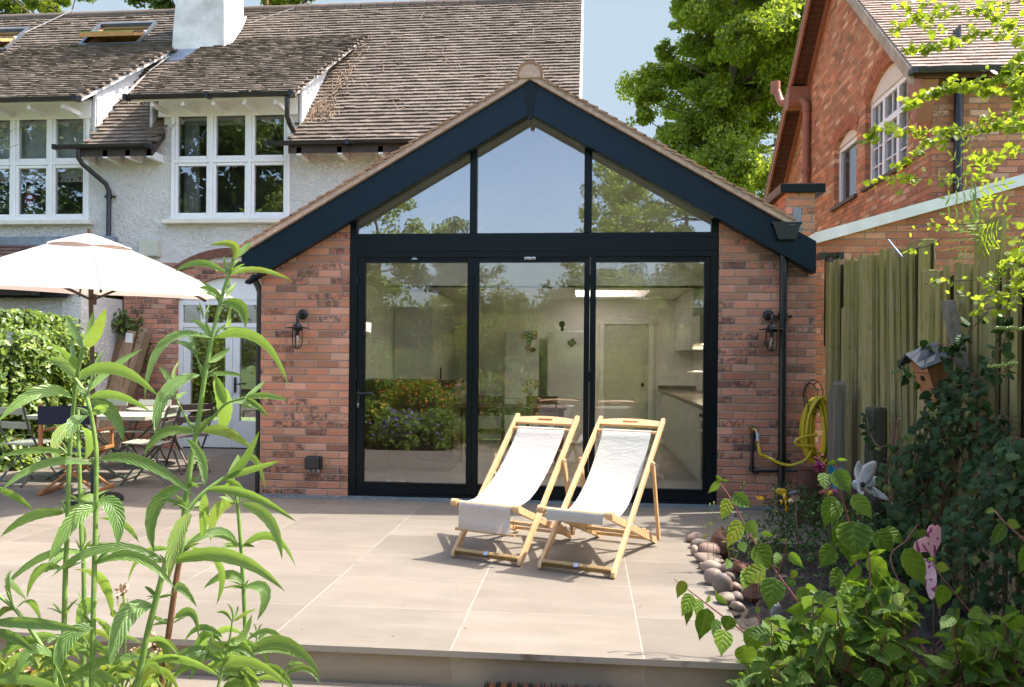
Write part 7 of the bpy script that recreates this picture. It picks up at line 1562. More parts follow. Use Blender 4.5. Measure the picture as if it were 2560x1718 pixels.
for par, f, zc, nodes in ((sA, Q1, 2.24, [(418, 1100), (425, 800), (432, 430), (450, 40)]), (sB, Q1, 2.05, [(606, 1330), (612, 1180), (622, 770), (628, 400), (632, 105)]), (sB, Q4, 2.05, [(598, 1275), (578, 1165)]), (sC, Q1, 2.5, [(550, 1040), (540, 690), (522, 350)]), (sE, Q1, 2.12, [(935, 1400), (1030, 985), (1088, 750), (1240, 410)]), (sD, Q1, 2.3, [(1080, 1440), (1130, 1150), (1185, 690)]), (sD2, Q1, 2.3, [(1215, 380), (1225, 250)]), (sD2, Q4, 2.3, [(1285, 1390), (1335, 1020), (1390, 772), (1450, 520), (1492, 355)]), (sF, Q1, 2.5, [(1612, 1370), (1600, 920), (1580, 645), (1560, 365)]), (sG, Q1, 2.4, [(1470, 1400)])): axils(par, f, zc, nodes, 5, 135)
for k in range(64):
    par, zc = random.choice(((sA, 2.3), (sC, 2.55), (sE, 2.2), (sH, 2.05), (sG, 2.45), (sF, 2.55))); x0 = {sA: 420, sC: 550, sE: 930, sH: 250, sG: 1460, sF: 1612}[par]; y = random.uniform(1230, 1600); sg = random.choice((-1, 1)); L = random.uniform(150, 330); leaf(par, Q1, zc, (x0, y), (x0 + sg * L * .55, y - random.uniform(10, 70)), (x0 + sg * L, y + random.uniform(10, 160)), random.uniform(45, 95), random.uniform(-.15, .15))
for par, lf in LEAVES.values(): lf.build('leaves', M['leaf_big'], par)
# ------------------------------------------------------------------ small rose bush with faded blooms behind it
random.seed(71)
M['leaf_rose'] = leaf_mat('leaf_rose', (.20, .27, .045), (.22, .30, .07), .4, .5, .45, .35, 12); M['faded'] = plain('faded_petal', (.52, .36, .24), .9, 0, .25, 40)
rs = thing('rose_bush', 'low yellowish rose bush with faded brown blooms at the bottom left', 'shrub', (-2.0, 2.7, -.25)); b = B(); lf = LF()
heads = [(130, 1350, 2.75, .036), (205, 1450, 2.7, .030), (805, 935, 2.9, .024), (1010, 1290, 2.75, .034), (990, 1230, 2.8, .016), (900, 1330, 2.8, .022), (690, 1380, 2.85, .016), (150, 1265, 2.8, .012)]
for x, y, zc, r_ in heads:
    h = Q1(x, y, zc); root = Q1(x * .6 + 250 + random.uniform(-80, 80), 1700, zc + .1); b.tube(bez(root, root.lerp(h, .5) + Vector((random.uniform(-.03, .03), 0, 0)), h, 8), .004, 5)
for _ in range(85):
    x = random.choice((random.uniform(-60, 420), random.uniform(-60, 420), random.uniform(620, 1120))); y = random.uniform(1340, 1640); zc = random.uniform(2.65, 3.05); h = Q1(x, y, zc); root = Q1(x * .7 + 150, 1760, zc); pts = bez(root, root.lerp(h, .6) + Vector((random.uniform(-.06, .06), 0, .02)), h, 8); b.tube(pts, .0032, 5)
    for k in range(2, 9):
        for _k in (0, 1):
            d = rand_dir(.3) ; d.y *= .6; d.normalize(); a = pts[k]; L = random.uniform(.035, .062); e = a + d * L + Vector((0, 0, -.01)); lf.blade(bez(a, a.lerp(e, .5) + Vector((0, 0, .012)), e, 6), L * .62, d.cross(rand_dir()), .2, 'ovate', .05, 0, 4)
for x, y in ((800, 985), (770, 1010), (830, 1000), (760, 980), (820, 1030), (720, 1090), (640, 1330), (560, 1330)):
    a = Q1(x, y, 2.9); e = Q1(x + random.uniform(-60, 70), y + random.uniform(-10, 40), 2.88); lf.blade(bez(a, a.lerp(e, .5) + Vector((0, 0, .006)), e, 6), .03, UP, .2, 'ovate', .05, 0, 4)
b.build('stems', M['stem_green'], rs)
lf.build('leaves', M['leaf_rose'], rs)
for x, y, zc, r_ in heads:
    h = Q1(x, y, zc); fl = LF()
    for _ in range(34):
        d = rand_dir(.25); e = h + d * r_ * random.uniform(.6, 1.25); fl.blade(bez(h, h.lerp(e, .5) + rand_dir() * r_ * .25, e + rand_dir() * r_ * .2, 4), r_ * random.uniform(.4, .8), rand_dir(), .3, 'x', .15, 0, 2)
    fl.build('faded_bloom', M['faded'], rs)
# ------------------------------------------------------------------ dogwood in the right foreground
random.seed(81)
M['leaf_dog'] = leaf_mat('leaf_dogwood', (.092, .175, .02), (.135, .215, .055), .45, .42, .5, .25, 14, veins=5.5); M['stem_red'] = plain('stem_red', (.17, .055, .045), .55, 0, .25, 30)
dg = thing('dogwood_shrub', 'broad leaved dogwood shrub with reddish stems in the right foreground', 'shrub', (1.2, 3.3, -.1))
def Q8(x, y, zc): return PD(*zp8(x, y), zc)
lf = LF(); bst = []
def dleaf(a, e, w, bend=.12, side=None, fold=.16):
    d = e - a; L = d.length; sd = side if side is not None else d.cross(rand_dir()).normalized(); n0 = sd.cross(d).normalized(); m_ = a.lerp(e, .5) + Vector((0, 0, 1)) * L * bend
    lf.blade(bez(a, m_, e, 10), w, sd, fold, 'ovate', .015, 0, 4)
def dstem(pts, r0, r1, zcs, par=dg):
    p = spline([Q8(x, y, z) for (x, y), z in zip(pts, zcs)], 6); b = B(); b.tube(p, [r0 + (r1 - r0) * i / (len(p) - 1) for i in range(len(p))], 7); o = b.build('stem', M['stem_red'], par, smooth=True); return p
S1 = dstem([(1000, 1700), (960, 1400), (800, 1060), (640, 830), (490, 620), (410, 480), (330, 330), (262, 232)], .008, .0025, [3.6, 3.6, 3.65, 3.7, 3.75, 3.8, 3.82, 3.85])
S2 = dstem([(1250, 1700), (1260, 1300), (1180, 880), (1105, 480), (1050, 300), (1020, 100)], .008, .003, [3.5, 3.6, 3.7, 3.8, 3.8, 3.8])
S3 = dstem([(1250, 1700), (1245, 1300), (1248, 960), (1238, 680)], .007, .003, [3.1, 3.15, 3.2, 3.25])
S4 = dstem([(640, 830), (690, 690), (698, 600)], .004, .002, [3.7, 3.68, 3.66])
S5 = dstem([(1100, 1800), (800, 1500), (530, 1290), (250, 1080), (80, 950), (-40, 860)], .007, .002, [3.3, 3.32, 3.4, 3.5, 3.55, 3.6])
S6 = dstem([(1560, 1100), (1380, 740), (1480, 610), (1560, 500)], .005, .002, [3.4, 3.5, 3.52, 3.54])
S7 = dstem([(2350, 1750), (2120, 1290), (1890, 1060), (1650, 760)], .006, .002, [3.0, 3.0, 3.05, 3.1])
S8 = dstem([(2400, 760), (2240, 590), (2130, 490), (2060, 410)], .005, .002, [2.9, 2.92, 2.95, 2.98])
S9 = dstem([(530, 800), (430, 760), (330, 720)], .003, .0015, [3.68, 3.68, 3.68])
S10 = dstem([(530, 1290), (520, 1150), (500, 1020)], .003, .0015, [3.4, 3.4, 3.42])
S11 = dstem([(2100, 1700), (2190, 1400), (2150, 1250), (2100, 1060)], .005, .002, [2.9, 2.9, 2.92, 2.94])
# traced leaves: base, tip, width (zoom px), distance
TR = [((265, 225), (180, 300), 56, 3.84), ((270, 215), (230, 180), 30, 3.84), ((275, 215), (325, 215), 26, 3.84), ((320, 335), (270, 480), 104, 3.8), ((345, 310), (470, 400), 100, 3.82), ((395, 480), (305, 660), 128, 3.74), ((440, 480), (505, 585), 92, 3.78), ((400, 620), (425, 690), 66, 3.74), ((490, 640), (590, 810), 158, 3.68), ((505, 580), (470, 590), 40, 3.7), ((530, 560), (620, 580), 40, 3.7), ((500, 580), (510, 630), 40, 3.7), ((560, 800), (385, 880), 130, 3.6), ((450, 800), (410, 935), 104, 3.62), ((650, 690), (620, 780), 60, 3.7), ((620, 850), (585, 1070), 170, 3.5), ((715, 690), (810, 785), 70, 3.65), ((700, 610), (650, 605), 18, 3.66), ((330, 740), (300, 800), 60, 3.66), ((745, 860), (700, 910), 66, 3.5), ((755, 850), (730, 795), 60, 3.5), ((760, 940), (870, 1010), 100, 3.5),
      ((1010, 320), (945, 530), 124, 3.75), ((1040, 350), (1000, 510), 90, 3.72), ((950, 165), (950, 280), 96, 3.78), ((1010, 150), (1120, 310), 130, 3.76), ((1130, 310), (1265, 470), 120, 3.74), ((1020, 90), (960, 110), 40, 3.8), ((1030, 75), (1105, 80), 26, 3.8), ((1100, 490), (985, 650), 150, 3.68), ((1130, 480), (1150, 720), 250, 3.6), ((1150, 560), (1120, 780), 200, 3.66), ((1000, 640), (915, 790), 140, 3.6), ((1280, 550), (1400, 690), 150, 3.55), ((1340, 530), (1475, 640), 100, 3.6), ((1500, 530), (1560, 600), 80, 3.55), ((1560, 540), (1640, 620), 64, 3.55), ((1470, 660), (1610, 910), 176, 3.45), ((1230, 710), (1115, 712), 44, 3.26), ((1240, 700), (1355, 668), 44, 3.26), ((1190, 790), (1065, 880), 92, 3.25), ((1260, 820), (1400, 900), 140, 3.2), ((1230, 720), (1370, 850), 130, 3.3), ((1060, 800), (975, 920), 110, 3.4), ((1110, 860), (1020, 990), 120, 3.4),
      ((1240, 960), (1095, 1140), 180, 3.18), ((1255, 955), (1270, 1120), 190, 3.2), ((1290, 950), (1475, 1080), 120, 3.15), ((1330, 1140), (1330, 1260), 100, 3.1), ((1380, 1110), (1520, 1200), 120, 3.2), ((1240, 1150), (1310, 1400), 220, 3.1), ((1000, 1090), (960, 1250), 170, 3.3), ((1210, 1100), (1130, 1290), 120, 3.25), ((1680, 770), (1775, 800), 68, 3.1), ((1740, 900), (1690, 1060), 130, 3.08), ((1900, 1060), (1980, 1130), 110, 3.05), ((1560, 990), (1635, 1000), 66, 3.1), ((1660, 740), (1620, 720), 30, 3.1), ((2060, 405), (2000, 430), 40, 2.98), ((2130, 495), (2030, 660), 84, 2.95), ((2140, 490), (2240, 520), 70, 2.95), ((2300, 650), (2220, 830), 130, 2.9), ((1800, 960), (1850, 890), 30, 3.05),
      ((30, 870), (-20, 990), 80, 3.55), ((80, 960), (10, 1110), 110, 3.5), ((120, 990), (110, 1120), 90, 3.52), ((180, 1050), (125, 1265), 140, 3.45), ((60, 1010), (40, 1170), 80, 3.52), ((200, 980), (165, 1020), 40, 3.5), ((230, 965), (320, 1030), 50, 3.5), ((235, 960), (235, 930), 16, 3.5), ((330, 1100), (300, 1210), 110, 3.45), ((290, 1190), (270, 1370), 130, 3.4), ((240, 1120), (235, 1290), 70, 3.45), ((480, 1170), (480, 1370), 140, 3.35), ((420, 1290), (450, 1450), 150, 3.3), ((640, 1210), (700, 1340), 120, 3.3), ((560, 1300), (610, 1420), 100, 3.3), ((520, 1050), (490, 1080), 50, 3.4), ((780, 1360), (790, 1450), 90, 3.25), ((900, 1420), (850, 1560), 120, 3.15), ((800, 1180), (700, 1250), 160, 3.3), ((860, 1050), (680, 1070), 110, 3.35), ((1340, 1410), (1480, 1390), 50, 3.05), ((1600, 1380), (1720, 1410), 70, 3.0), ((1560, 1390), (1510, 1410), 40, 3.0), ((1720, 1370), (1790, 1380), 64, 2.98), ((2150, 1290), (2120, 1470), 180, 2.9), ((2060, 1170), (2160, 1240), 60, 2.92), ((1520, 1450), (1620, 1568), 140, 2.95), ((1240, 1440), (1300, 1600), 150, 3.0)]
for base, tip_, w_, zc in TR:
    a, e = Q8(*base, zc), Q8(*tip_, zc - random.uniform(.0, .06)); d = (e - a).normalized(); sd = FW.cross(d).normalized(); tl = random.uniform(-.45, .45)
    dleaf(a, e, w_ / 2.622 / F * zc * 1.02, random.uniform(.02, .14), sd * math.cos(tl) + FW * math.sin(tl), random.uniform(.08, .25))
# the mass of leaves below and behind, on shoots of their own
def zone():
    while True:
        x, y = random.uniform(380, 2330), random.uniform(880, 1720)
        top_ = 1330 if x < 560 else 1120 if x < 850 else 900 if x < 1500 else 1050 if x < 1800 else 1130
        if y > top_ and not (x < 480 and y < 1430) and not (1500 < x < 1760 and y < 1420): return x, y
b = B()
for _ in range(400):
    x, y = zone(); zc = random.uniform(3.0, 3.75) - .15 * (x > 1500); h = Q8(x, y, zc); root = Vector((1.2 + .5 * random.uniform(-1, 1), 3.3 + random.uniform(-.2, .2), -.1)); pts = bez(root, Vector((h.x, h.y, root.z)).lerp(h, .55), h, 6); b.tube(pts[3:], .0025, 4)
    for k, q in ((6, 0), (6, 1), (5, 0), (5, 1)):
        a = pts[k]; d = Vector((random.gauss(0, 1), random.gauss(-.25, .8), random.gauss(-.35, .5))).normalized(); L = random.uniform(.055, .11); e = a + d * L
        dleaf(a, e, L * random.uniform(.55, .68), random.uniform(.05, .22), None, random.uniform(.08, .25))
b.build('shoots', M['stem_red'], dg)
lf.build('leaves', M['leaf_dog'], dg)
# ------------------------------------------------------------------ climber on the fence
random.seed(91)
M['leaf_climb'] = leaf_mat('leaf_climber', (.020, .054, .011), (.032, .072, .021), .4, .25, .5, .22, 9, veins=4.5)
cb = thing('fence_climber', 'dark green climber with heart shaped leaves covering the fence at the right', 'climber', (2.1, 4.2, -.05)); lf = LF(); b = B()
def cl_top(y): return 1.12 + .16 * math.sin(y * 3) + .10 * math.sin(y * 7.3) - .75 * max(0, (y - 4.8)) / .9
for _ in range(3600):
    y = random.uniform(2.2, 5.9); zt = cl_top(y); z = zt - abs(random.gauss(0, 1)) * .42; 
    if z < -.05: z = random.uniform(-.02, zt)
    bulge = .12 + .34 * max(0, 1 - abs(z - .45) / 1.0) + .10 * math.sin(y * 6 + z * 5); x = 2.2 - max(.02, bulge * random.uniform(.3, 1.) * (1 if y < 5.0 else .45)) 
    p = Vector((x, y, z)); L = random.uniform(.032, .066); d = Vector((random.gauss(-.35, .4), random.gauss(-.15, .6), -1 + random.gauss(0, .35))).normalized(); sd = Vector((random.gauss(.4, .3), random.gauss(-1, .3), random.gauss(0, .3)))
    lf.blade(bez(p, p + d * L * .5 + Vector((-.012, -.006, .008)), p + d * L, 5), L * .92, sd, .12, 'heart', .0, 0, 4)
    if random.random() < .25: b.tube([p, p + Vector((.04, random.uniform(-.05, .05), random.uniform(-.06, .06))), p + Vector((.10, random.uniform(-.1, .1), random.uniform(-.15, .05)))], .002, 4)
for k in range(16):
    y = random.uniform(3.2, 5.6); pts = [Vector((2.1, y + random.uniform(-.2, .2), 0)), Vector((2.05, y + random.uniform(-.15, .15), .5)), Vector((2.1, y + random.uniform(-.3, .3), 1.0))]; b.tube(spline(pts, 5), .006, 5)
def spray(pts, n, L0=.05):
    p = spline([PX(*zp6(x, y), 2.2 - dx) for x, y, dx in pts], 8); b.tube(p, .0035, 5)
    for _ in range(n):
        a = random.choice(p[2:]); d = Vector((random.gauss(-.2, .5), random.gauss(0, .8), random.gauss(-.4, .6))).normalized(); L = L0 * random.uniform(.7, 1.3)
        a2 = a + d * .02; lf.blade(bez(a2, a2 + d * L * .5 + Vector((-.01, 0, .006)), a2 + d * L, 5), L * .8, d.cross(rand_dir()), .15, 'heart', 0, 0, 4)
spray([(1600, 1560, .2), (1480, 1450, .2), (1300, 1480, .22), (1240, 1380, .22), (1220, 1290, .22)], 22, .05)
spray([(1700, 1100, .2), (1800, 880, .2), (1900, 720, .16), (2010, 600, .14)], 30, .055); spray([(1760, 1200, .25), (1600, 1080, .25), (1500, 1020, .25), (1460, 970, .25)], 20, .055); spray([(2000, 1000, .2), (2120, 780, .15), (2150, 640, .12)], 20, .05)
spray([(1800, 850, .22), (1740, 810, .24), (1640, 830, .25), (1580, 830, .25)], 16, .055); spray([(2230, 900, .2), (2100, 1000, .2), (2000, 960, .2)], 18, .05)
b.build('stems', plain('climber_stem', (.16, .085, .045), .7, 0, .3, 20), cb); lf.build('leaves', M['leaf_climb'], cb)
# ------------------------------------------------------------------ branches hanging in over the fence at the upper right
random.seed(101)
M['leaf_haw'] = leaf_mat('leaf_hawthorn', (.20, .29, .026), (.22, .31, .05), .4, .6, .36, .5, 10); M['leaf_ash'] = leaf_mat('leaf_ash', (.20, .30, .03), None, .3, .55, .4, .4, 10)
hw_ = thing('hawthorn_tree', 'hawthorn branches with small lobed bright leaves hanging over the fence', 'tree', (5.6, 6.0, 0)); lf = LF(); b = B()
def zp10(x, y): return (2150 + x / 2.8, y / 2.8)
LOBE = [(0, -.12), (.16, -.02), (.42, .10), (.30, .26), (.50, .48), (.24, .52), (.26, .78), (.08, .78), (0, 1.0), (-.08, .78), (-.26, .78), (-.24, .52), (-.50, .48), (-.30, .26), (-.42, .10), (-.16, -.02)]
def lobed(a, d, L):
    u = d.cross(rand_dir(.5)).normalized(); lf.poly(a + d * .012, u * L, d * L, LOBE, random.uniform(.02, .22) / L * L)
def haw(pts, zc, n, L=.034, wig=.05):
    zc *= 1.5; L *= 1.5; wig *= 1.5; p = spline([PD(*zp10(x, y), zc + random.uniform(-.2, .2)) for x, y in pts], 8); b.tube(p, [.0042 - .003 * i / len(p) for i in range(len(p))], 5)
    n = int(n * 1.5); tw_ = []
    for i in range(2, len(p) - 1, 2):
        e = p[i] + Vector((random.gauss(0, wig), random.gauss(0, wig), random.gauss(0, wig * .8))); b.tube([p[i], e], .0011, 4); tw_.append((p[i], e))
    for k in range(n):
        if random.random() < .55 and tw_: s0, e = random.choice(tw_); a = s0.lerp(e, random.random())
        else: i = min(len(p) - 1, int(random.random() ** .8 * len(p))); a = p[i] + rand_dir() * .012
        d = Vector((random.gauss(-.3, .7), random.gauss(0, .7), random.gauss(-.15, .6))).normalized(); lobed(a, d, L * random.uniform(.7, 1.4))
for pts, zc, n in (([(1300, 60), (1148, 10), (900, 60), (650, 90), (480, 110), (400, 115)], 4.7, 95), ([(1300, 330), (1100, 250), (900, 225), (650, 290), (480, 330), (330, 345)], 4.6, 100), ([(1300, 250), (1148, 190), (960, 130), (860, 40)], 4.5, 70), ([(1300, 560), (1080, 560), (850, 590), (600, 620), (430, 680), (325, 745)], 4.6, 190), ([(1350, 660), (1148, 640), (900, 650), (700, 590)], 4.5, 110), ([(1300, 700), (1080, 770), (850, 860), (620, 905), (400, 930), (200, 890), (40, 985)], 4.7, 135), ([(850, 860), (640, 960), (470, 1010), (400, 1070)], 4.7, 55), ([(700, 1250), (560, 1240), (380, 1250), (200, 1260), (60, 1300)], 4.7, 36), ([(520, 1010), (400, 1110), (300, 1140), (240, 1180)], 4.7, 22), ([(700, 60), (480, 30), (260, 30)], 4.8, 26), ([(640, 200), (440, 190), (280, 190), (225, 235)], 4.7, 26), ([(1300, 900), (1100, 860), (980, 880), (840, 900)], 4.5, 60), ([(1300, 1120), (1148, 1050), (960, 1090), (800, 1080)], 4.4, 50), ([(1300, 150), (1180, 330), (1060, 470), (960, 560)], 4.3, 110), ([(1350, 420), (1200, 560), (1100, 760)], 4.2, 110), ([(1350, 760), (1200, 860), (1060, 900)], 4.2, 70)):
    haw(pts, zc, n)
M['berry'] = plain('green_berry', (.22, .30, .06), .4)
# lower sprays crossing in front of the fence
def haw6(pts, x_, n, L=.034):
    p = spline([PX(*zp6(x, y), x_ + random.uniform(-.05, .05)) for x, y in pts], 8); b.tube(p, .0028, 5)
    for k in range(n): a = random.choice(p) + rand_dir() * .03; lobed(a, Vector((random.gauss(-.3, .7), random.gauss(0, .7), random.gauss(-.2, .6))).normalized(), L * random.uniform(.7, 1.25))
haw6([(2400, 330), (2180, 300), (2000, 380), (1800, 400), (1600, 420)], 2.0, 44); haw6([(2400, 420), (2200, 480), (2000, 500), (1800, 480)], 1.95, 40); haw6([(2400, 600), (2240, 560), (2100, 560), (1950, 600)], 1.9, 36); haw6([(2400, 130), (2250, 220), (2120, 330), (1980, 440)], 1.95, 55); haw6([(1720, 120), (1620, 170), (1480, 195)], 2.1, 10); haw6([(2000, 20), (1800, 30), (1600, 40), (1480, 60)], 2.3, 22); haw6([(2400, 40), (2240, 120), (2200, 260)], 2.1, 60); haw6([(2400, 240), (2280, 330), (2200, 420)], 1.9, 40)
B().tube(spline([(5.6, 6.0, -.3), (5.5, 6.0, 1.5), (5.2, 6.1, 3.0), (5.0, 6.2, 4.6)], 6), [.09 - .05 * i / 18 for i in range(19)], 9).build('trunk', M['bark'], hw_, smooth=True)
tag(b.build('branches', M['bark'], hw_), kind='stuff'); lf.build('leaves', M['leaf_haw'], hw_, smooth=False)
for (x0, y0), (x1, y1) in (((2070, 705), (2245, 712)), ((2020, 962), (2200, 935)), ((2120, 440), (2245, 435))):
    b = B()
    for k in range(9): t_ = k / 8; p = PX(*zp6(x0 + (x1 - x0) * t_, y0 + (y1 - y0) * t_ + random.uniform(-5, 5)), 1.95); b.ell(p, (.009, .009, .010), None, 8, 5)
    b.build('berry_sprig', M['berry'], hw_, smooth='all')
# crown above and outside the frame, whose shade falls on the bed
cs_ = [(3.2, 2.4, 2.6, .8), (3.3, 1.2, 2.5, .8), (3.6, 3.3, 2.9, .7), (3.9, 2.2, 3.6, .9), (3.8, .6, 3.4, .9), (4.6, 3.2, 4.4, .9), (4.7, 1.6, 4.7, 1.), (5.4, 2.4, 5.2, .9), (3.1, .0, 2.3, .8), (5.8, 4.0, 4.8, .9)]
random.seed(5); rng = np.random.default_rng(5)
p = np.concatenate([np.array(c[:3]) + rng.normal(0, .40, (2600, 3)) * c[3] for c in cs_]); leaf_cloud('crown', M['leaf_haw'], hw_, p, .06, (0, 0, .5), .8, .8)
# ash seedling behind the fence: leaves of paired leaflets
as_ = thing('ash_sapling', 'bright ash sapling with paired leaflets rising behind the fence', 'sapling', (2.9, 5.0, 0)); lf = LF(); b = B()
main = spline([Vector((2.75, 5.0, 0)), PD(*zp10(830, 1568), 5.3), PD(*zp10(812, 1400), 5.3), PD(*zp10(805, 1290), 5.3)], 5); b.tube(main, .006, 6)
def pinnate(a, e, pairs, L):
    p = bez(a, a.lerp(e, .5) + Vector((0, 0, .02)), e, pairs * 2); b.tube(p, .0018, 4); d = (e - a).normalized(); sd = FW.cross(d).normalized()
    for k in range(1, pairs + 1):
        q = p[k * 2 - 1]
        for s_ in (-1, 1): t_ = (sd * s_ * .9 + d * .45 + FW * random.uniform(-.3, .3)).normalized(); lf.blade(bez(q, q + t_ * L * .5 + Vector((0, 0, .008)), q + t_ * L, 5), L * .36, d, .12, 'lance', .03, 0, 4)
    lf.blade(bez(e, e + d * L * .5, e + d * L, 5), L * .36, sd, .1, 'lance', .03, 0, 4)
for (x0, y0), (x1, y1), n, L in (((812, 1180), (730, 990), 4, .05), ((812, 1290), (640, 1090), 4, .055), ((815, 1300), (980, 1080), 4, .06), ((812, 1330), (620, 1270), 4, .055), ((815, 1350), (1020, 1290), 4, .06), ((818, 1420), (600, 1390), 4, .06), ((820, 1430), (1030, 1430), 4, .06), ((825, 1520), (600, 1500), 4, .06), ((825, 1530), (1050, 1560), 4, .06), ((812, 1290), (860, 1150), 4, .055), ((830, 1590), (640, 1610), 4, .06), ((830, 1600), (1000, 1650), 4, .06), ((830, 1480), (900, 1380), 4, .055), ((830, 1560), (780, 1450), 4, .05)): pinnate(PD(*zp10(x0, y0), 5.3), PD(*zp10(x1, y1), 5.2), n, L)
for (x0, y0), (x1, y1) in (((1960, 110), (1760, 60)), ((1960, 120), (2080, 60)), ((1960, 140), (1760, 140)), ((1960, 150), (2070, 140)), ((1960, 180), (1740, 200)), ((1960, 200), (2060, 190)), ((1960, 230), (1800, 250)), ((1960, 100), (1900, 20))): pinnate(PX(*zp6(x0, y0), 2.42), PX(*zp6(x1, y1), 2.38), 4, .06)
b.build('stem', M['stem_green'], as_); lf.build('leaves', M['leaf_ash'], as_)
lt = LF(); random.seed(115)
for _ in range(70):
    x, y = random.uniform(-3.5, .75), random.uniform(3.75, 7.4); p = Vector((x, y, .004)); d = Vector((random.gauss(0, 1), random.gauss(0, 1), .1)).normalized(); L = random.uniform(.006, .022); lt.blade(bez(p, p + d * L * .5 + Vector((0, 0, .004)), p + d * L, 3), L * .5, Vector((-d.y, d.x, 0)), .2, 'x', 0, 0, 2)
tag(lt.build('leaf_litter', plain('dry_leaf', (.20, .13, .07), .9, 0, .4, 30)), 'tiny dry leaf bits scattered on the patio slabs', 'leaf litter', kind='stuff')
# ------------------------------------------------------------------ small plants of the bed
random.seed(111)
gc = B(); lf = LF()
for _ in range(2000):
    y = random.uniform(4.6, 7.2); x = random.uniform(1.0, 2.15)
    if y > 6.2: x = random.uniform(1.55, 2.15)
    if x < 1.25 and y > 5.2 and random.random() < .5: continue
    if .95 < x < 1.5 and y < 5.4 and random.random() < .75: continue
    h = random.uniform(.03, .28) * (1.2 if x > 1.6 else .7); a = Vector((x, y, h)); 
    for _k in range(3): d = rand_dir(.5); L = random.uniform(.02, .045); lf.blade(bez(a, a + d * L * .5, a + d * L, 4), L * .45, d.cross(rand_dir()), .1, 'lance', 0, 0, 2)
M['leaf_low'] = leaf_mat('leaf_low', (.05, .10, .03), None, .35, .35, .5, .3, 9); tag(lf.build('ground_cover', M['leaf_low'], None), 'low dark green plants covering the bed by the pier', 'ground cover', kind='stuff')
M['poppy'] = leaf_mat('petal_poppy', (.62, .40, .015), (.62, .42, .02), .15, .4, .5, .3, 20)
def wispy(root, top, n, parent, lfo, bb):
    p = bez(root, root.lerp(top, .5) + Vector((random.uniform(-.03, .03), 0, 0)), top, 7); bb.tube(p, .0022, 4)
    for _ in range(n):
        a = random.choice(p[:6]); d = Vector((random.gauss(0, 1), random.gauss(0, .6), random.gauss(.3, .5))).normalized(); L = random.uniform(.02, .05); lfo.blade(bez(a, a + d * L * .5, a + d * L, 4), L * .4, d.cross(rand_dir()), .1, 'lance', .1, 0, 2)
def poppy(label, heads, buds, zc):
    r0 = Q8(*heads[0][:2], zc); t = thing('poppy', label, 'flower', (r0.x, r0.y, 0), 0, 'yellow poppies'); lf2 = LF(); b2 = B()
    for x, y, r_ in heads:
        h = Q8(x, y, zc); root = Vector((h.x + random.uniform(-.02, .06), h.y + random.uniform(-.05, .05), -.03)); wispy(root, h, 12, t, lf2, b2); fl = LF()
        for k in range(5): a = k * 1.2566; d = Vector((math.cos(a), math.sin(a), .55)).normalized(); fl.blade(bez(h, h + d * r_ * .5 + Vector((0, 0, -.006)), h + d * r_ + Vector((0, 0, r_ * .3)), 5), r_ * 1.3, Vector((-math.sin(a), math.cos(a), 0)), .15, 'x', .03, -.2, 4)
        fl.build('petals', M['poppy'], t)
    for x, y in buds:
        h = Q8(x, y, zc); root = Vector((h.x + random.uniform(.0, .08), h.y, -.03)); wispy(root, h, 6, t, lf2, b2); b2.ell(h + Vector((0, 0, .006)), (.006, .006, .014), None, 7, 5)
    b2.build('stems', M['stem_green'], t); lf2.build('leaves', M['leaf_rose'], t)
poppy('yellow poppy left of the bee ornament, with thin buds', [(525, 335, .028)], [(612, 275), (420, 240), (400, 270)], 5.75)
poppy('yellow poppies low at the patio edge among pale thin stems', [(313, 430, .018), (1000, 5000, .01)][:1], [(195, 380), (222, 370), (265, 440), (290, 420)], 5.2)
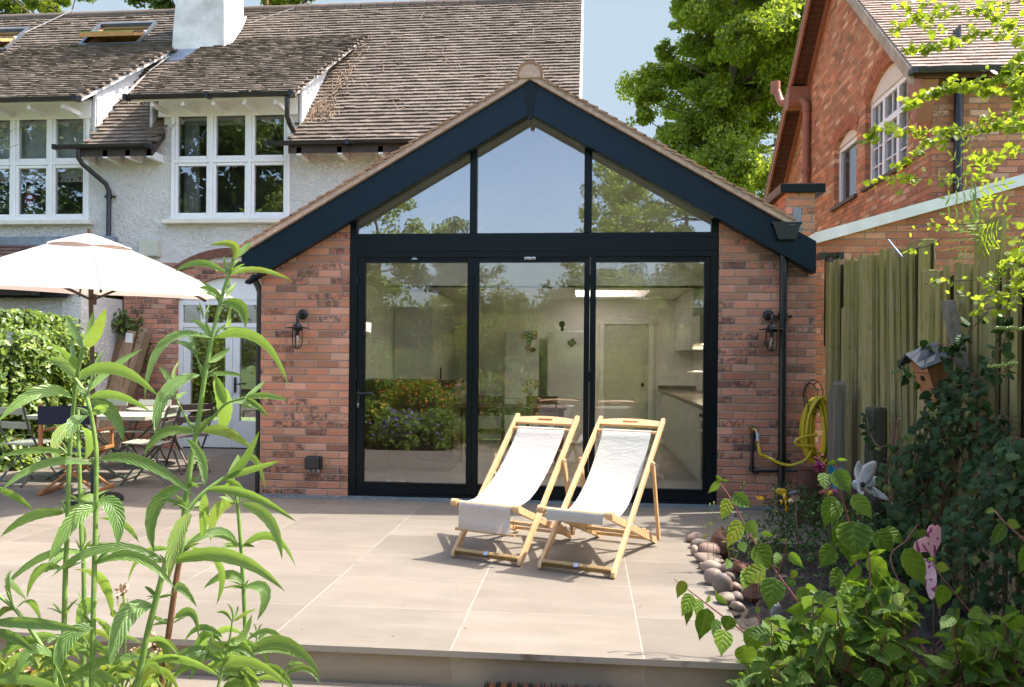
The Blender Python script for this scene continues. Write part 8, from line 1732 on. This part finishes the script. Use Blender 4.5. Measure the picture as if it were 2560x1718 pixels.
# foxglove
h = PD(*zp8(915, 55), 5.3); t = thing('foxglove', 'pink foxglove spike in front of the hose', 'flower', (h.x + .1, h.y, 0)); b = B(); root = Vector((h.x + .12, h.y, -.03)); pts = bez(root, root.lerp(h, .6) + Vector((.03, 0, 0)), h, 10); b.tube(pts, .005, 6); b.build('stem', M['stem_green'], t)
M['fox'] = leaf_mat('petal_foxglove', (.52, .13, .30), (.62, .32, .45), .3, .45, .5, .3, 30); fb_ = B()
for x, y, s_ in ((930, 45, .7), (900, 70, .6), (885, 62, .5), (915, 100, 1.), (895, 110, .9), (930, 120, 1.), (905, 135, .9), (925, 140, .8), (940, 105, .7), (898, 88, .7)):
    c = PD(*zp8(x, y), 5.28); d = Vector((random.gauss(-.2, .4), -.7, -.8)).normalized(); r_ = .017 * s_
    fb_.lathe([(r_ * .25, 0), (r_ * .6, r_ * .5), (r_ * .8, r_ * 1.4), (r_ * .85, r_ * 2.0), (r_ * 1.15, r_ * 2.4), (r_ * .8, r_ * 2.35), (r_ * .7, r_ * 1.4)], c - d * r_, 9, d)
fb_.build('bells', M['fox'], t, smooth='all')
fb_ = LF()
for k in range(10): a = pts[random.randrange(2, 9)]; d = rand_dir(.3); fb_.blade(bez(a, a + d * .03, a + d * .06 - Vector((0, 0, .01)), 5), .03, d.cross(rand_dir()), .1, 'lance', .03, 0, 4)
fb_.build('leaves', M['leaf_rose'], t)
# purple flowers near the white pinwheel
t = thing('purple_flower', 'small purple flower spikes behind the dogwood near the white pinwheel', 'flower', (1.9, 5.6, 0)); lf2 = LF(); b2 = B(); fl = LF()
for x, y in ((720, 310), (740, 430), (690, 350), (560, 400)):
    h = PD(*zp9(x, y), 5.6); wispy(Vector((h.x + .02, h.y, -.03)), h, 16, t, lf2, b2)
    for _ in range(14): c = h + Vector((random.gauss(0, .012), random.gauss(0, .012), random.gauss(0, .03))); d = rand_dir(); fl.blade(bez(c, c + d * .008, c + d * .018, 3), .014, d.cross(rand_dir()), .2, 'x', 0, 0, 2)
b2.build('stems', M['stem_green'], t); lf2.build('leaves', M['leaf_low'], t); fl.build('petals', leaf_mat('petal_purple', (.24, .05, .34), None, .3, .4), t)
